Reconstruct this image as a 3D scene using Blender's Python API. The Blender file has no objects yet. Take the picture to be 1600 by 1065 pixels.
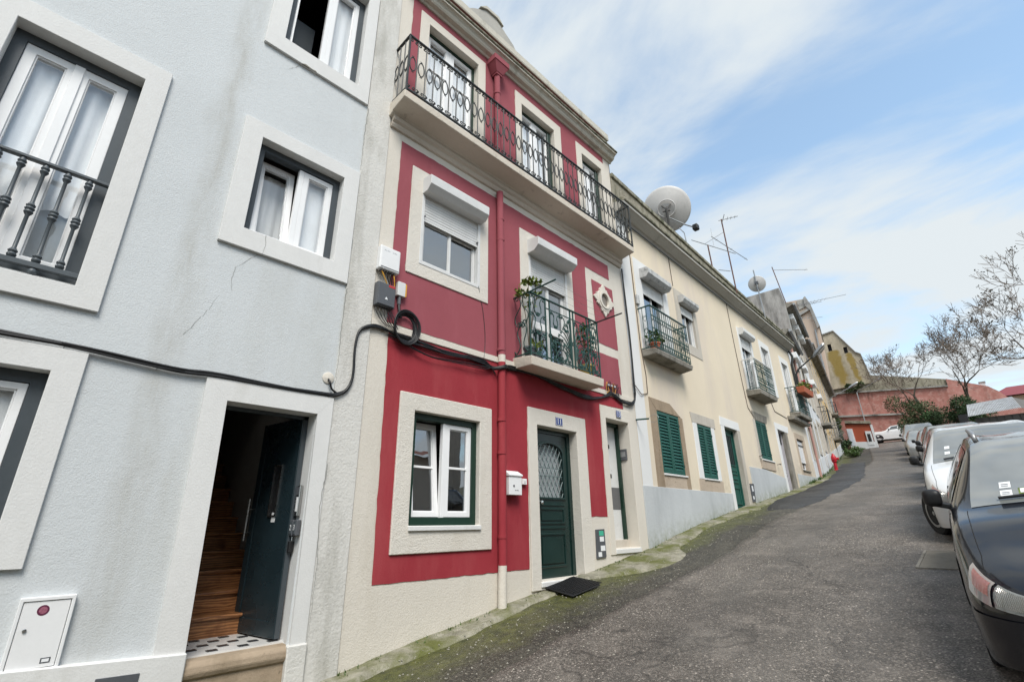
import bpy, bmesh, math, random
import numpy as np
from mathutils import Vector, Matrix
from mathutils.geometry import delaunay_2d_cdt
random.seed(7)
S = bpy.context.scene
COL = S.collection
R_ = math.radians

# ------------------------------------------------------------------ camera
cd = bpy.data.cameras.new('camera')
cam = bpy.data.objects.new('camera', cd)
COL.objects.link(cam)
cd.sensor_width = 36.0
cd.lens = 17.09
cd.clip_start = 0.05
cd.clip_end = 2000.0
CAM_X = 4.8
rows = [[0.710767, 0.703293, -0.013749], [-0.25937, 0.243858, -0.934484], [-0.653864, 0.667767, 0.355739]]
mw = Matrix(((rows[0][0], -rows[1][0], -rows[2][0], CAM_X), (rows[0][1], -rows[1][1], -rows[2][1], 0.0),
             (rows[0][2], -rows[1][2], -rows[2][2], 0.0), (0, 0, 0, 1)))
cam.matrix_world = mw
S.camera = cam

# ------------------------------------------------------------------ world, sun, exposure
SUN_EL, SUN_AZ = R_(52), R_(124)      # azimuth clockwise from +Y: the sun stands over the opposite side of the street
world = bpy.data.worlds.new('World')
S.world = world
world.use_nodes = True
wn = world.node_tree
wn.nodes.clear()
def wnode(t, **k):
    n = wn.nodes.new(t)
    for a, b in k.items(): setattr(n, a, b)
    return n
wout = wnode('ShaderNodeOutputWorld')
bg_sky = wnode('ShaderNodeBackground')
bg_cloud = wnode('ShaderNodeBackground')
mixw = wnode('ShaderNodeMixShader')
sky = wnode('ShaderNodeTexSky', sky_type='NISHITA', sun_disc=False)
sky.sun_elevation = SUN_EL
sky.sun_rotation = SUN_AZ
sky.air_density = 1.0
sky.dust_density = 1.0
sky.ozone_density = 0.1
bg_sky.inputs[1].default_value = 0.125
bg_cloud.inputs[0].default_value = (0.89, 0.96, 1.0, 1)
bg_cloud.inputs[1].default_value = 0.34
tcw = wnode('ShaderNodeTexCoord')
sepw = wnode('ShaderNodeSeparateXYZ')
wn.links.new(tcw.outputs['Generated'], sepw.inputs[0])
def wmath(op, a, b=None, clamp=False):
    n = wnode('ShaderNodeMath', operation=op, use_clamp=clamp)
    for i, v in enumerate((a, b)):
        if v is None: continue
        if isinstance(v, (int, float)): n.inputs[i].default_value = v
        else: wn.links.new(v, n.inputs[i])
    return n.outputs[0]
zz = wmath('ADD', wmath('MAXIMUM', sepw.outputs[2], 0.0), 0.22)
cx = wmath('DIVIDE', sepw.outputs[0], zz)
cy = wmath('DIVIDE', sepw.outputs[1], zz)
cmb = wnode('ShaderNodeCombineXYZ')
wn.links.new(cx, cmb.inputs[0]); wn.links.new(cy, cmb.inputs[1])
mapw = wnode('ShaderNodeMapping')
mapw.inputs['Location'].default_value = (7.7, 4.1, 0)
mapw.inputs['Rotation'].default_value = (0, 0, R_(38))
mapw.inputs['Scale'].default_value = (1.2, 2.2, 1)
wn.links.new(cmb.outputs[0], mapw.inputs[0])
cn = wnode('ShaderNodeTexNoise')
cn.inputs['Scale'].default_value = 1.0
cn.inputs['Detail'].default_value = 9
cn.inputs['Roughness'].default_value = 0.56
cn.inputs['Distortion'].default_value = 0.35
wn.links.new(mapw.outputs[0], cn.inputs['Vector'])
crw = wnode('ShaderNodeValToRGB')
crw.color_ramp.interpolation = 'EASE'
crw.color_ramp.elements[0].position = 0.37
crw.color_ramp.elements[0].color = (0.16, 0.16, 0.16, 1)
crw.color_ramp.elements[1].position = 0.61
crw.color_ramp.elements[1].color = (1, 1, 1, 1)
wn.links.new(cn.outputs[0], crw.inputs[0])
# towards the horizon the thin cloud lies deeper and hides more of the blue
hor = wmath('SUBTRACT', 1.0, wmath('MULTIPLY', wmath('MAXIMUM', sepw.outputs[2], 0.0), 1.8), True)
fac = wmath('ADD', crw.outputs[0], wmath('MULTIPLY', hor, 0.35), True)
tint = wnode('ShaderNodeMix', data_type='RGBA', blend_type='MULTIPLY')
tint.inputs[0].default_value = 1.0
tint.inputs[7].default_value = (0.88, 1.0, 0.95, 1)
wn.links.new(sky.outputs[0], tint.inputs[6])
wn.links.new(tint.outputs[2], bg_sky.inputs[0])
wn.links.new(fac, mixw.inputs[0])
wn.links.new(bg_sky.outputs[0], mixw.inputs[1])
wn.links.new(bg_cloud.outputs[0], mixw.inputs[2])
wn.links.new(mixw.outputs[0], wout.inputs[0])

sd = bpy.data.lights.new('sun', 'SUN')
sd.energy = 1.5
sd.angle = R_(26)
sd.color = (1.0, 0.96, 0.9)
sun = bpy.data.objects.new('sun', sd)
COL.objects.link(sun)
sdir = Vector((math.sin(SUN_AZ) * math.cos(SUN_EL), math.cos(SUN_AZ) * math.cos(SUN_EL), math.sin(SUN_EL)))
sun.rotation_euler = sdir.to_track_quat('Z', 'Y').to_euler()
sun.location = (20, -5, 40)

S.view_settings.view_transform = 'Standard'
S.view_settings.look = 'None'
S.view_settings.exposure = 1.38
S.view_settings.gamma = 1.0
S.view_settings.use_curve_mapping = False
S.cycles.max_bounces = 8
S.cycles.transparent_max_bounces = 16
S.cycles.caustics_reflective = False
S.cycles.caustics_refractive = False
S.cycles.use_denoising = True

# ------------------------------------------------------------------ object helpers
OFF = {}
def thing(name, label, cat, loc=(0, 0, 0), rotz=0.0, off=None, group=None, kind=None):
    """An Empty at the thing's base. Geometry handed to build() is given in a frame whose origin lies at -off."""
    o = bpy.data.objects.new(name, None)
    COL.objects.link(o)
    o.empty_display_size = 0.3
    o.location = loc
    o.rotation_euler = (0, 0, rotz)
    o['label'] = label
    o['category'] = cat
    if group: o['group'] = group
    if kind: o['kind'] = kind
    OFF[o.name] = Vector(off if off is not None else (0, 0, 0))
    return o
def tag(o, label, cat, group=None, kind=None):
    o['label'] = label
    o['category'] = cat
    if group: o['group'] = group
    if kind: o['kind'] = kind
    return o
def root_off(p):
    while p is not None:
        if p.name in OFF: return OFF[p.name]
        p = p.parent
    return Vector((0, 0, 0))
def link_mesh(name, me, parent=None, loc=None):
    o = bpy.data.objects.new(name, me)
    COL.objects.link(o)
    if parent is not None: o.parent = parent
    if loc is not None: o.location = loc
    return o
def inst(name, src, parent, loc, rot=None, scale=None):
    """A repeat that shares its mesh; loc in the frame of the parent's root."""
    o = src.copy()
    o.name = name
    COL.objects.link(o)
    o.parent = parent
    o.location = Vector(loc) - root_off(parent)
    if rot is not None: o.rotation_euler = rot
    if scale is not None: o.scale = scale
    return o

class MB:
    def __init__(s): s.v, s.f, s.u = [], [], None
    def add(s, vs, fs):
        n = len(s.v)
        s.v.extend([tuple(p) for p in vs])
        s.f.extend([tuple(i + n for i in q) for q in fs])
        return s
    def box(s, x0, x1, y0, y1, z0, z1):
        return s.hexa([(x0, y0), (x1, y0), (x1, y1), (x0, y1)], z0, z1)
    def hexa(s, q, z0, z1):
        v = [(a, b, z0) for a, b in q] + [(a, b, z1) for a, b in q]
        return s.add(v, [(3, 2, 1, 0), (4, 5, 6, 7), (0, 1, 5, 4), (1, 2, 6, 5), (2, 3, 7, 6), (3, 0, 4, 7)])
    def prism_x(s, poly, x0, x1):
        """polygon in (y, z) extruded along x"""
        n = len(poly)
        v = [(x1, a, b) for a, b in poly] + [(x0, a, b) for a, b in poly]
        f = [tuple(range(n)), tuple(range(2 * n - 1, n - 1, -1))]
        f += [(i, i + n, (i + 1) % n + n, (i + 1) % n) for i in range(n)]
        return s.add(v, f)
    def prism_y(s, poly, y0, y1):
        """profile in (x, z) run along y"""
        n = len(poly)
        v = [(a, y0, b) for a, b in poly] + [(a, y1, b) for a, b in poly]
        f = [tuple(range(n)), tuple(range(2 * n - 1, n - 1, -1))]
        f += [(i, i + n, (i + 1) % n + n, (i + 1) % n) for i in range(n)]
        return s.add(v, f)
    def ring(s, o, i, x1, x0, xi=None):
        """a flat frame in the y-z plane between outer rect o and inner rect i (y0,y1,z0,z1): front face x1, outer sides back to x0, inner sides back to xi"""
        xi = x0 if xi is None else xi
        O = [(o[0], o[2]), (o[1], o[2]), (o[1], o[3]), (o[0], o[3])]
        I = [(i[0], i[2]), (i[1], i[2]), (i[1], i[3]), (i[0], i[3])]
        return s.qring(O, I, x1, x0, xi)
    def qring(s, O, I, x1, x0, xi):
        v = [(x1, a, b) for a, b in O] + [(x1, a, b) for a, b in I] + [(x0, a, b) for a, b in O] + [(xi, a, b) for a, b in I]
        n = len(O)
        f = []
        for k in range(n):
            m = (k + 1) % n
            f += [(k, m, m + n, k + n), (k, k + 2 * n, m + 2 * n, m), (k + n, m + n, m + 3 * n, k + 3 * n)]
        return s.add(v, f)
    def tube(s, path, r, n=6, closed=False, caps=True):
        P = [Vector(p) for p in path]
        m = len(P)
        if m < 2: return s
        rr = r if isinstance(r, (list, tuple)) else [r] * m
        up = None
        base = len(s.v)
        for i in range(m):
            a = P[(i - 1) % m] if (closed or i > 0) else P[i]
            b = P[(i + 1) % m] if (closed or i < m - 1) else P[i]
            t = (b - a)
            t = t.normalized() if t.length > 1e-9 else Vector((0, 0, 1))
            if up is None:
                up = Vector((0, 0, 1)) if abs(t.z) < 0.9 else Vector((1, 0, 0))
            x = up - t * up.dot(t)
            if x.length < 1e-6: x = t.orthogonal()
            x.normalize()
            up = x
            y = t.cross(x)
            for k in range(n):
                an = 2 * math.pi * k / n
                s.v.append(tuple(P[i] + (x * math.cos(an) + y * math.sin(an)) * rr[i]))
        seg = m if closed else m - 1
        for i in range(seg):
            j = (i + 1) % m
            for k in range(n):
                l = (k + 1) % n
                s.f.append((base + i * n + k, base + i * n + l, base + j * n + l, base + j * n + k))
        if caps and not closed:
            s.f.append(tuple(base + k for k in range(n - 1, -1, -1)))
            s.f.append(tuple(base + (m - 1) * n + k for k in range(n)))
        return s
    def lathe(s, prof, c=(0, 0, 0), n=12, axis='z'):
        """profile of (radius, height) turned about an axis through c"""
        base = len(s.v)
        for r, h in prof:
            for k in range(n):
                a = 2 * math.pi * k / n
                p = (r * math.cos(a), r * math.sin(a), h)
                if axis == 'x': p = (h, p[0], p[1])
                elif axis == 'y': p = (p[0], h, p[1])
                s.v.append((c[0] + p[0], c[1] + p[1], c[2] + p[2]))
        m = len(prof)
        for i in range(m - 1):
            for k in range(n):
                l = (k + 1) % n
                s.f.append((base + i * n + k, base + i * n + l, base + (i + 1) * n + l, base + (i + 1) * n + k))
        s.f.append(tuple(base + k for k in range(n - 1, -1, -1)))
        s.f.append(tuple(base + (m - 1) * n + k for k in range(n)))
        return s
    def sheet(s, outer, holes=(), x=0.0):
        """planar facade sheet (y, z) with polygon holes"""
        pts, edges = [], []
        for poly in [outer] + list(holes):
            b = len(pts)
            pts += [Vector(p) for p in poly]
            edges += [(b + i, b + (i + 1) % len(poly)) for i in range(len(poly))]
        vo, eo, fo, *_ = delaunay_2d_cdt(pts, edges, [], 0, 1e-6)
        def inside(p, poly):
            c = False
            n = len(poly)
            for i in range(n):
                (x0, y0), (x1, y1) = poly[i], poly[(i + 1) % n]
                if (y0 > p[1]) != (y1 > p[1]) and p[0] < (x1 - x0) * (p[1] - y0) / (y1 - y0) + x0: c = not c
            return c
        fs = []
        for f in fo:
            c = sum((vo[i] for i in f), Vector((0, 0))) / len(f)
            if inside(c, outer) and not any(inside(c, h) for h in holes): fs.append(tuple(f))
        xx = x if callable(x) else (lambda p: x)
        return s.add([(xx(p), p[0], p[1]) for p in vo], fs)
    def build(s, name, mat, parent=None, bevel=0.0, smooth=False, seg=1, off=None):
        of = root_off(parent) if off is None else Vector(off)
        me = bpy.data.meshes.new(name)
        me.from_pydata([(p[0] - of.x, p[1] - of.y, p[2] - of.z) for p in s.v], [], s.f)
        bm = bmesh.new()
        bm.from_mesh(me)
        bmesh.ops.recalc_face_normals(bm, faces=bm.faces)
        if bevel > 0:
            ed = [e for e in bm.edges if len(e.link_faces) == 2 and e.calc_face_angle(0) > 0.5]
            bmesh.ops.bevel(bm, geom=ed, offset=bevel, segments=seg, profile=0.5, affect='EDGES', clamp_overlap=True)
        bm.to_mesh(me)
        bm.free()
        if smooth:
            me.polygons.foreach_set('use_smooth', [True] * len(me.polygons))
            if smooth != 'full':
                me.set_sharp_from_angle(angle=R_(38))
        if mat: me.materials.append(mat)
        return link_mesh(name, me, parent)

def rect(y0, y1, z0, z1): return [(y0, z0), (y1, z0), (y1, z1), (y0, z1)]

# ------------------------------------------------------------------ materials
def lin(r, g, b):
    f = lambda c: (c / 255 / 12.92) if c / 255 <= 0.04045 else ((c / 255 + 0.055) / 1.055) ** 2.4
    return (f(r), f(g), f(b))
class NT:
    def __init__(s, name):
        s.m = bpy.data.materials.new(name)
        s.m.use_nodes = True
        s.t = s.m.node_tree
        s.b = s.t.nodes['Principled BSDF']
        s.o = s.t.nodes['Material Output']
    def n(s, typ, **k):
        q = s.t.nodes.new(typ)
        for a, b in k.items(): setattr(q, a, b)
        return q
    def l(s, a, b): s.t.links.new(a, b)
    def val(s, sock, v):
        if isinstance(v, (int, float)): sock.default_value = v
        elif isinstance(v, tuple): sock.default_value = v if len(v) == 4 or len(sock.default_value) == 3 else (*v, 1)
        else: s.l(v, sock)
    def math(s, op, a, b=0.0, clamp=False):
        q = s.n('ShaderNodeMath', operation=op, use_clamp=clamp)
        s.val(q.inputs[0], a); s.val(q.inputs[1], b)
        return q.outputs[0]
    def mix(s, f, a, b, mode='MIX'):
        q = s.n('ShaderNodeMix', data_type='RGBA', blend_type=mode)
        s.val(q.inputs[0], f); s.val(q.inputs[6], a); s.val(q.inputs[7], b)
        return q.outputs[2]
    def coords(s, kind='Object', scale=None, rot=None):
        c = s.n('ShaderNodeTexCoord').outputs[kind]
        if scale or rot:
            q = s.n('ShaderNodeMapping')
            if scale: q.inputs['Scale'].default_value = scale
            if rot: q.inputs['Rotation'].default_value = rot
            s.l(c, q.inputs[0])
            c = q.outputs[0]
        return c
    def noise(s, co, scale, detail=4, rough=0.55, dist=0.0):
        q = s.n('ShaderNodeTexNoise')
        s.l(co, q.inputs['Vector'])
        q.inputs['Scale'].default_value = scale
        q.inputs['Detail'].default_value = detail
        q.inputs['Roughness'].default_value = rough
        q.inputs['Distortion'].default_value = dist
        return q.outputs[0]
    def ramp(s, f, p0, p1, c0=(0, 0, 0, 1), c1=(1, 1, 1, 1)):
        if p0 > p1: p0, p1, c0, c1 = p1, p0, c1, c0
        q = s.n('ShaderNodeValToRGB')
        q.color_ramp.elements[0].position = p0
        q.color_ramp.elements[1].position = p1
        q.color_ramp.elements[0].color = c0
        q.color_ramp.elements[1].color = c1
        s.l(f, q.inputs[0])
        return q.outputs[0]
    def bump(s, h, strength, dist=0.01):
        q = s.n('ShaderNodeBump')
        q.inputs['Strength'].default_value = strength
        q.inputs['Distance'].default_value = dist
        s.l(h, q.inputs['Height'])
        s.l(q.outputs[0], s.b.inputs['Normal'])
    def done(s, col=None, rough=None, metal=0.0, spec=0.5, coat=0.0):
        if col is not None: s.val(s.b.inputs['Base Color'], col)
        if rough is not None: s.val(s.b.inputs['Roughness'], rough)
        s.b.inputs['Metallic'].default_value = metal
        s.b.inputs['Specular IOR Level'].default_value = spec
        if coat:
            s.b.inputs['Coat Weight'].default_value = coat
            s.b.inputs['Coat Roughness'].default_value = 0.04
        return s.m

def M(name, col, rough=0.6, var=0.10, scale=2.5, bump=0.15, bscale=90, metal=0.0, spec=0.4, stain=None, coat=0.0, vert=False):
    """base colour broken by two noises, fine relief, optional stains (colour, scale, threshold, amount)"""
    t = NT(name)
    co = t.coords('Object')
    c2 = t.coords('Object', (1, 1, 0.22)) if vert else co
    a = t.noise(c2, scale, 5)
    b = t.noise(co, scale * 9, 3)
    f = t.math('ADD', t.math('MULTIPLY', a, 0.65), t.math('MULTIPLY', b, 0.35))
    lo = tuple(max(0, c * (1 - var * 1.6)) for c in col)
    hi = tuple(min(0.95, c * (1 + var)) for c in col)
    c = t.mix(t.ramp(f, 0.3, 0.7), lo, hi)
    if stain:
        sc, ss, th, am = stain
        d = t.noise(c2, ss, 7, 0.65)
        c = t.mix(t.math('MULTIPLY', t.ramp(d, th, th + 0.14), am), c, sc)
    if bump: t.bump(t.noise(co, bscale, 4, 0.6), bump, 0.01)
    return t.done(c, t.math('ADD', t.math('MULTIPLY', a, 0.2), rough - 0.1), metal, spec, coat)

def stucco(name, col, grain=55, bump=0.6, var=0.05, streaks=(), dirt=None, low=None, speck=None, bd=0.012):
    """rough-cast plaster with its own dirt: streaks = (y, half width, z top, z bottom, strength, colour)"""
    t = NT(name)
    co = t.coords('Object')
    sep = t.n('ShaderNodeSeparateXYZ')
    t.l(co, sep.inputs[0])
    Y, Z = sep.outputs[1], sep.outputs[2]
    a = t.noise(co, 0.9, 6, 0.6)
    b = t.noise(co, 14, 4)
    c = t.mix(t.ramp(a, 0.3, 0.72), tuple(x * (1 - var) for x in col), tuple(min(0.92, x * (1 + var * 0.6)) for x in col))
    c = t.mix(t.math('MULTIPLY', t.ramp(b, 0.5, 0.75), var * 1.2), c, tuple(x * 0.6 for x in col))
    if dirt:
        dc, ds, th, am = dirt
        d = t.noise(t.coords('Object', (1, 1, 0.25)), ds, 7, 0.68)
        c = t.mix(t.math('MULTIPLY', t.ramp(d, th, th + 0.2), am), c, dc)
    for (y0, w, zt, zb, k, sc) in streaks:
        wob = t.math('MULTIPLY', t.math('SUBTRACT', t.noise(co, 1.6, 3), 0.5), 0.25)
        dy = t.math('ABSOLUTE', t.math('DIVIDE', t.math('ADD', t.math('SUBTRACT', Y, y0), wob), w))
        g = t.math('SUBTRACT', 1.0, dy, True)
        g = t.math('MULTIPLY', g, t.math('MULTIPLY', t.math('SUBTRACT', zt, Z), 3.0, True))
        g = t.math('MULTIPLY', g, t.math('MULTIPLY', t.math('SUBTRACT', Z, zb), 0.9, True))
        g = t.math('MULTIPLY', g, t.ramp(t.noise(t.coords('Object', (1, 2.5, 0.5)), 3.0, 6, 0.7), 0.3, 0.7))
        c = t.mix(t.math('MULTIPLY', g, k), c, sc)
    if low:   # splash dirt and algae above the ground line: (z0 at y=0, slope, height, colour, amount)
        z0, sl, h, lc, am = low
        hz = t.math('SUBTRACT', Z, t.math('ADD', t.math('MULTIPLY', Y, sl), z0))
        g = t.math('SUBTRACT', 1.0, t.math('DIVIDE', hz, h), True)
        g = t.math('MULTIPLY', t.math('MULTIPLY', g, g), t.ramp(t.noise(co, 7, 6, 0.7), 0.35, 0.62))
        c = t.mix(t.math('MULTIPLY', g, am), c, lc)
    if speck:
        d = t.noise(co, speck[1], 5, 0.7)
        c = t.mix(t.math('MULTIPLY', t.ramp(d, speck[2], speck[2] + 0.06), speck[3]), c, speck[0])
    h = t.math('ADD', t.noise(co, grain, 5, 0.62), t.math('MULTIPLY', t.noise(co, grain * 0.3, 3), 0.6))
    t.bump(h, bump, bd)
    return t.done(c, 0.85, 0, 0.25)

def glass_mat(name, tint, refl=0.10, rough=0.015, fres=1.5):
    t = NT(name)
    tr = t.n('ShaderNodeBsdfTransparent'); tr.inputs[0].default_value = (*tint, 1)
    gl = t.n('ShaderNodeBsdfGlossy'); gl.inputs['Roughness'].default_value = rough
    gl.inputs[0].default_value = (0.95, 0.97, 1, 1)
    lw = t.n('ShaderNodeLayerWeight')
    schlick = t.math('POWER', lw.outputs[1], 5.0)
    wav = t.n('ShaderNodeBump'); wav.inputs['Strength'].default_value = 0.06; wav.inputs['Distance'].default_value = 0.02
    t.l(t.noise(t.coords('Object'), 2.2, 2), wav.inputs['Height'])
    t.l(wav.outputs[0], gl.inputs['Normal'])
    mx = t.n('ShaderNodeMixShader')
    t.l(t.math('ADD', t.math('MULTIPLY', schlick, fres), refl, True), mx.inputs[0])
    t.l(tr.outputs[0], mx.inputs[1]); t.l(gl.outputs[0], mx.inputs[2])
    t.l(mx.outputs[0], t.o.inputs[0])
    t.t.nodes.remove(t.b)
    return t.m

# ------------------------------------------------------------------ palette
m_white_plaster = M('white_painted_stone', (0.66, 0.655, 0.64), 0.75, 0.05, 1.6, 0.25, 60, stain=((0.40, 0.38, 0.33), 2.4, 0.60, 0.35), vert=True)
m_grey_wall = stucco('pale_blue_grey_render', (0.575, 0.597, 0.606), 75, 0.33, 0.05,
                     streaks=[(0.72, 0.17, 9.5, -0.6, 0.55, (0.32, 0.30, 0.25)), (0.12, 0.10, 1.75, 0.9, 0.3, (0.36, 0.33, 0.28)), (1.5, 0.5, 5.2, 3.4, 0.15, (0.42, 0.41, 0.38)), (0.93, 0.07, 2.62, 1.5, 0.5, (0.36, 0.34, 0.29)), (2.12, 0.06, 2.62, 1.7, 0.5, (0.36, 0.34, 0.29)), (1.0, 0.07, 5.26, 4.3, 0.5, (0.36, 0.34, 0.29)), (-0.3, 0.3, 1.64, 1.3, 0.3, (0.38, 0.36, 0.31)), (0.2, 0.06, -0.2, -0.9, 0.45, (0.34, 0.32, 0.27))],
                     dirt=((0.42, 0.42, 0.38), 0.8, 0.56, 0.4), low=(-1.66, 0.15, 0.7, (0.36, 0.34, 0.27), 0.6), bd=0.014)
m_pilaster = stucco('old_white_render', (0.62, 0.605, 0.57), 40, 0.6, 0.06, dirt=((0.27, 0.26, 0.22), 2.0, 0.52, 0.65),
                    low=(-1.62, 0.15, 0.5, (0.2, 0.19, 0.1), 0.7))
m_cream = stucco('cream_render', (0.64, 0.595, 0.525), 55, 0.45, 0.05, dirt=((0.44, 0.39, 0.31), 1.3, 0.58, 0.45),
                 low=(-2.05 + 0.35, 0.147, 0.45, (0.30, 0.28, 0.17), 0.6))
m_cream_rough = stucco('coarse_cream_render', (0.66, 0.62, 0.555), 60, 0.5, 0.06, dirt=((0.47, 0.42, 0.34), 2.2, 0.56, 0.5), bd=0.02)
m_red = stucco('crimson_paint', (0.305, 0.032, 0.043), 60, 0.16, 0.09, dirt=((0.375, 0.075, 0.08), 1.3, 0.50, 0.55), speck=((0.50, 0.22, 0.2), 9, 0.76, 0.5))
m_red_up = stucco('faded_crimson_paint', (0.30, 0.078, 0.095), 60, 0.14, 0.08, dirt=((0.37, 0.12, 0.14), 1.0, 0.52, 0.5), speck=((0.62, 0.5, 0.48), 5.0, 0.80, 0.7))
m_cornice = stucco('weathered_cornice_stone', (0.50, 0.475, 0.41), 40, 0.5, 0.08, dirt=((0.16, 0.16, 0.115), 3.2, 0.52, 0.75))
m_moss_stone = stucco('mossy_cornice_top', (0.33, 0.31, 0.24), 30, 1.0, 0.2, dirt=((0.075, 0.08, 0.045), 5.0, 0.42, 0.9), bd=0.02)
m_slab = stucco('balcony_slab_render', (0.60, 0.54, 0.46), 30, 0.6, 0.08, dirt=((0.13, 0.10, 0.075), 4.5, 0.575, 0.75))
m_soffit = stucco('soffit_render', (0.50, 0.44, 0.37), 40, 0.25, 0.06, dirt=((0.36, 0.31, 0.25), 1.4, 0.55, 0.5))
m_yellow = stucco('pale_yellow_render', (0.69, 0.60, 0.465), 50, 0.25, 0.05, dirt=((0.60, 0.52, 0.44), 0.9, 0.47, 0.8), low=(0.55, 0.145, 0.9, (0.42, 0.36, 0.27), 0.7))
m_plinth = stucco('grey_white_cement', (0.50, 0.52, 0.53), 45, 0.5, 0.10, dirt=((0.36, 0.38, 0.39), 1.6, 0.5, 0.6), low=(0.13, 0.142, 0.5, (0.13, 0.15, 0.05), 0.95))
m_quoin = stucco('white_limewash', (0.70, 0.70, 0.69), 50, 0.3, 0.04, dirt=((0.5, 0.49, 0.46), 1.5, 0.58, 0.5))
m_stone = stucco('lioz_stone', (0.50, 0.46, 0.40), 35, 0.5, 0.1, dirt=((0.34, 0.30, 0.25), 3.5, 0.5, 0.7), speck=((0.13, 0.10, 0.08), 16, 0.66, 0.7))
m_stone_brown = stucco('brown_stone', (0.33, 0.255, 0.18), 30, 0.6, 0.14, dirt=((0.20, 0.15, 0.10), 4, 0.5, 0.7), speck=((0.5, 0.43, 0.35), 11, 0.66, 0.6))
m_stone_pit = stucco('pitted_tan_stone', (0.47, 0.385, 0.30), 30, 0.8, 0.1, dirt=((0.36, 0.28, 0.21), 4, 0.5, 0.6), speck=((0.12, 0.09, 0.07), 22, 0.62, 0.85))
m_concrete = stucco('old_concrete', (0.28, 0.26, 0.225), 25, 0.9, 0.18, dirt=((0.08, 0.075, 0.055), 3.5, 0.48, 0.85), bd=0.02)
m_parapet = stucco('lichened_parapet', (0.30, 0.275, 0.215), 22, 1.0, 0.2, dirt=((0.10, 0.095, 0.06), 4, 0.47, 0.85), speck=((0.45, 0.42, 0.33), 8, 0.6, 0.6), bd=0.02)
m_cornice_y = stucco('grey_cornice_render', (0.40, 0.385, 0.35), 40, 0.3, 0.08, dirt=((0.17, 0.16, 0.13), 2.6, 0.56, 0.6))
m_dkgrey = M('dark_slate_window_frame', (0.055, 0.066, 0.075), 0.4, 0.06, 3, 0.05, 40)
m_upvc = M('white_upvc', (0.80, 0.80, 0.80), 0.32, 0.02, 2, 0.03, 30, spec=0.5)
m_white_paint = M('white_gloss_paint', (0.74, 0.74, 0.73), 0.4, 0.05, 4, 0.08, 50)
m_green_dark = M('dark_green_gloss', (0.007, 0.026, 0.023), 0.30, 0.15, 3, 0.06, 60, spec=0.5)
m_green_frame = M('bottle_green_frame', (0.010, 0.034, 0.022), 0.38, 0.12, 3, 0.05, 60)
m_green_shut = M('teal_green_shutter', (0.011, 0.082, 0.062), 0.5, 0.18, 5, 0.1, 60, stain=((0.02, 0.09, 0.075), 6, 0.55, 0.6))
m_iron = M('black_iron', (0.022, 0.026, 0.026), 0.5, 0.3, 10, 0.2, 120, stain=((0.07, 0.05, 0.04), 12, 0.62, 0.5))
m_iron_green = M('green_iron', (0.016, 0.062, 0.052), 0.45, 0.3, 10, 0.2, 120, stain=((0.05, 0.045, 0.035), 14, 0.62, 0.5))
m_iron_grey = M('grey_iron', (0.075, 0.088, 0.098), 0.42, 0.12, 8, 0.1, 100)
m_steel = M('brushed_steel', (0.56, 0.56, 0.55), 0.28, 0.05, 6, 0.05, 200, metal=1.0)
m_chrome = M('polished_nickel', (0.72, 0.71, 0.68), 0.12, 0.03, 6, 0.0, 50, metal=1.0)
m_alu = M('white_aluminium', (0.64, 0.64, 0.63), 0.45, 0.06, 5, 0.06, 40, stain=((0.36, 0.35, 0.32), 9, 0.62, 0.5))
m_alu_dirty = M('weathered_white_box', (0.50, 0.50, 0.49), 0.6, 0.12, 6, 0.2, 40, stain=((0.13, 0.14, 0.14), 9, 0.52, 0.75))
m_cable = M('black_cable', (0.012, 0.012, 0.013), 0.42, 0.2, 8, 0.1, 60)
m_black = M('matt_black_plastic', (0.014, 0.014, 0.015), 0.55, 0.15, 6, 0.1, 80)
m_rubber = M('rubber', (0.014, 0.014, 0.014), 0.8, 0.2, 8, 0.3, 150)
m_plastic_w = M('white_plastic_box', (0.76, 0.76, 0.76), 0.4, 0.03, 3, 0.05, 40)
m_plastic_g = M('grey_plastic_box', (0.09, 0.095, 0.105), 0.45, 0.08, 4, 0.05, 40)
m_yellowtag = M('yellow_label', (0.72, 0.36, 0.03), 0.5, 0.05)
m_redtag = M('red_label', (0.45, 0.03, 0.03), 0.5, 0.05)
m_curtain = M('sheer_white_curtain', (0.84, 0.85, 0.86), 0.9, 0.04, 3, 0.1, 90)
m_greyblind = M('grey_fabric_blind', (0.44, 0.47, 0.49), 0.9, 0.06, 3, 0.08, 90)
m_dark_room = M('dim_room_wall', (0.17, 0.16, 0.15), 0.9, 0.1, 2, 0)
m_wood = NT('varnished_stair_wood')
def _wood():
    t = m_wood
    co = t.coords('Object', (3.0, 0.9, 6.0))
    w = t.n('ShaderNodeTexWave', wave_type='BANDS', bands_direction='Z')
    w.inputs['Scale'].default_value = 2.2; w.inputs['Distortion'].default_value = 9; w.inputs['Detail'].default_value = 4
    w.inputs['Detail Scale'].default_value = 1.4
    t.l(co, w.inputs[0])
    c = t.mix(w.outputs[1], (0.17, 0.068, 0.026), (0.42, 0.19, 0.075))
    c = t.mix(t.ramp(t.noise(t.coords('Object'), 7, 4), 0.5, 0.8), c, (0.12, 0.04, 0.014))
    return t.done(c, 0.38, 0, 0.5)
m_wood = _wood()
m_tile_w = M('white_floor_tile', (0.66, 0.65, 0.63), 0.25, 0.05, 4, 0.03, 40, stain=((0.4, 0.38, 0.35), 5, 0.6, 0.4))
m_tile_b = M('black_floor_tile', (0.03, 0.03, 0.033), 0.3, 0.15, 8, 0.03, 40)
m_stepstone = stucco('worn_doorstep_stone', (0.34, 0.265, 0.19), 30, 0.5, 0.12, dirt=((0.20, 0.155, 0.10), 3, 0.48, 0.7), speck=((0.09, 0.08, 0.05), 9, 0.62, 0.6))
m_terracotta = M('terracotta', (0.40, 0.115, 0.06), 0.8, 0.15, 6, 0.15, 80)
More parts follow.
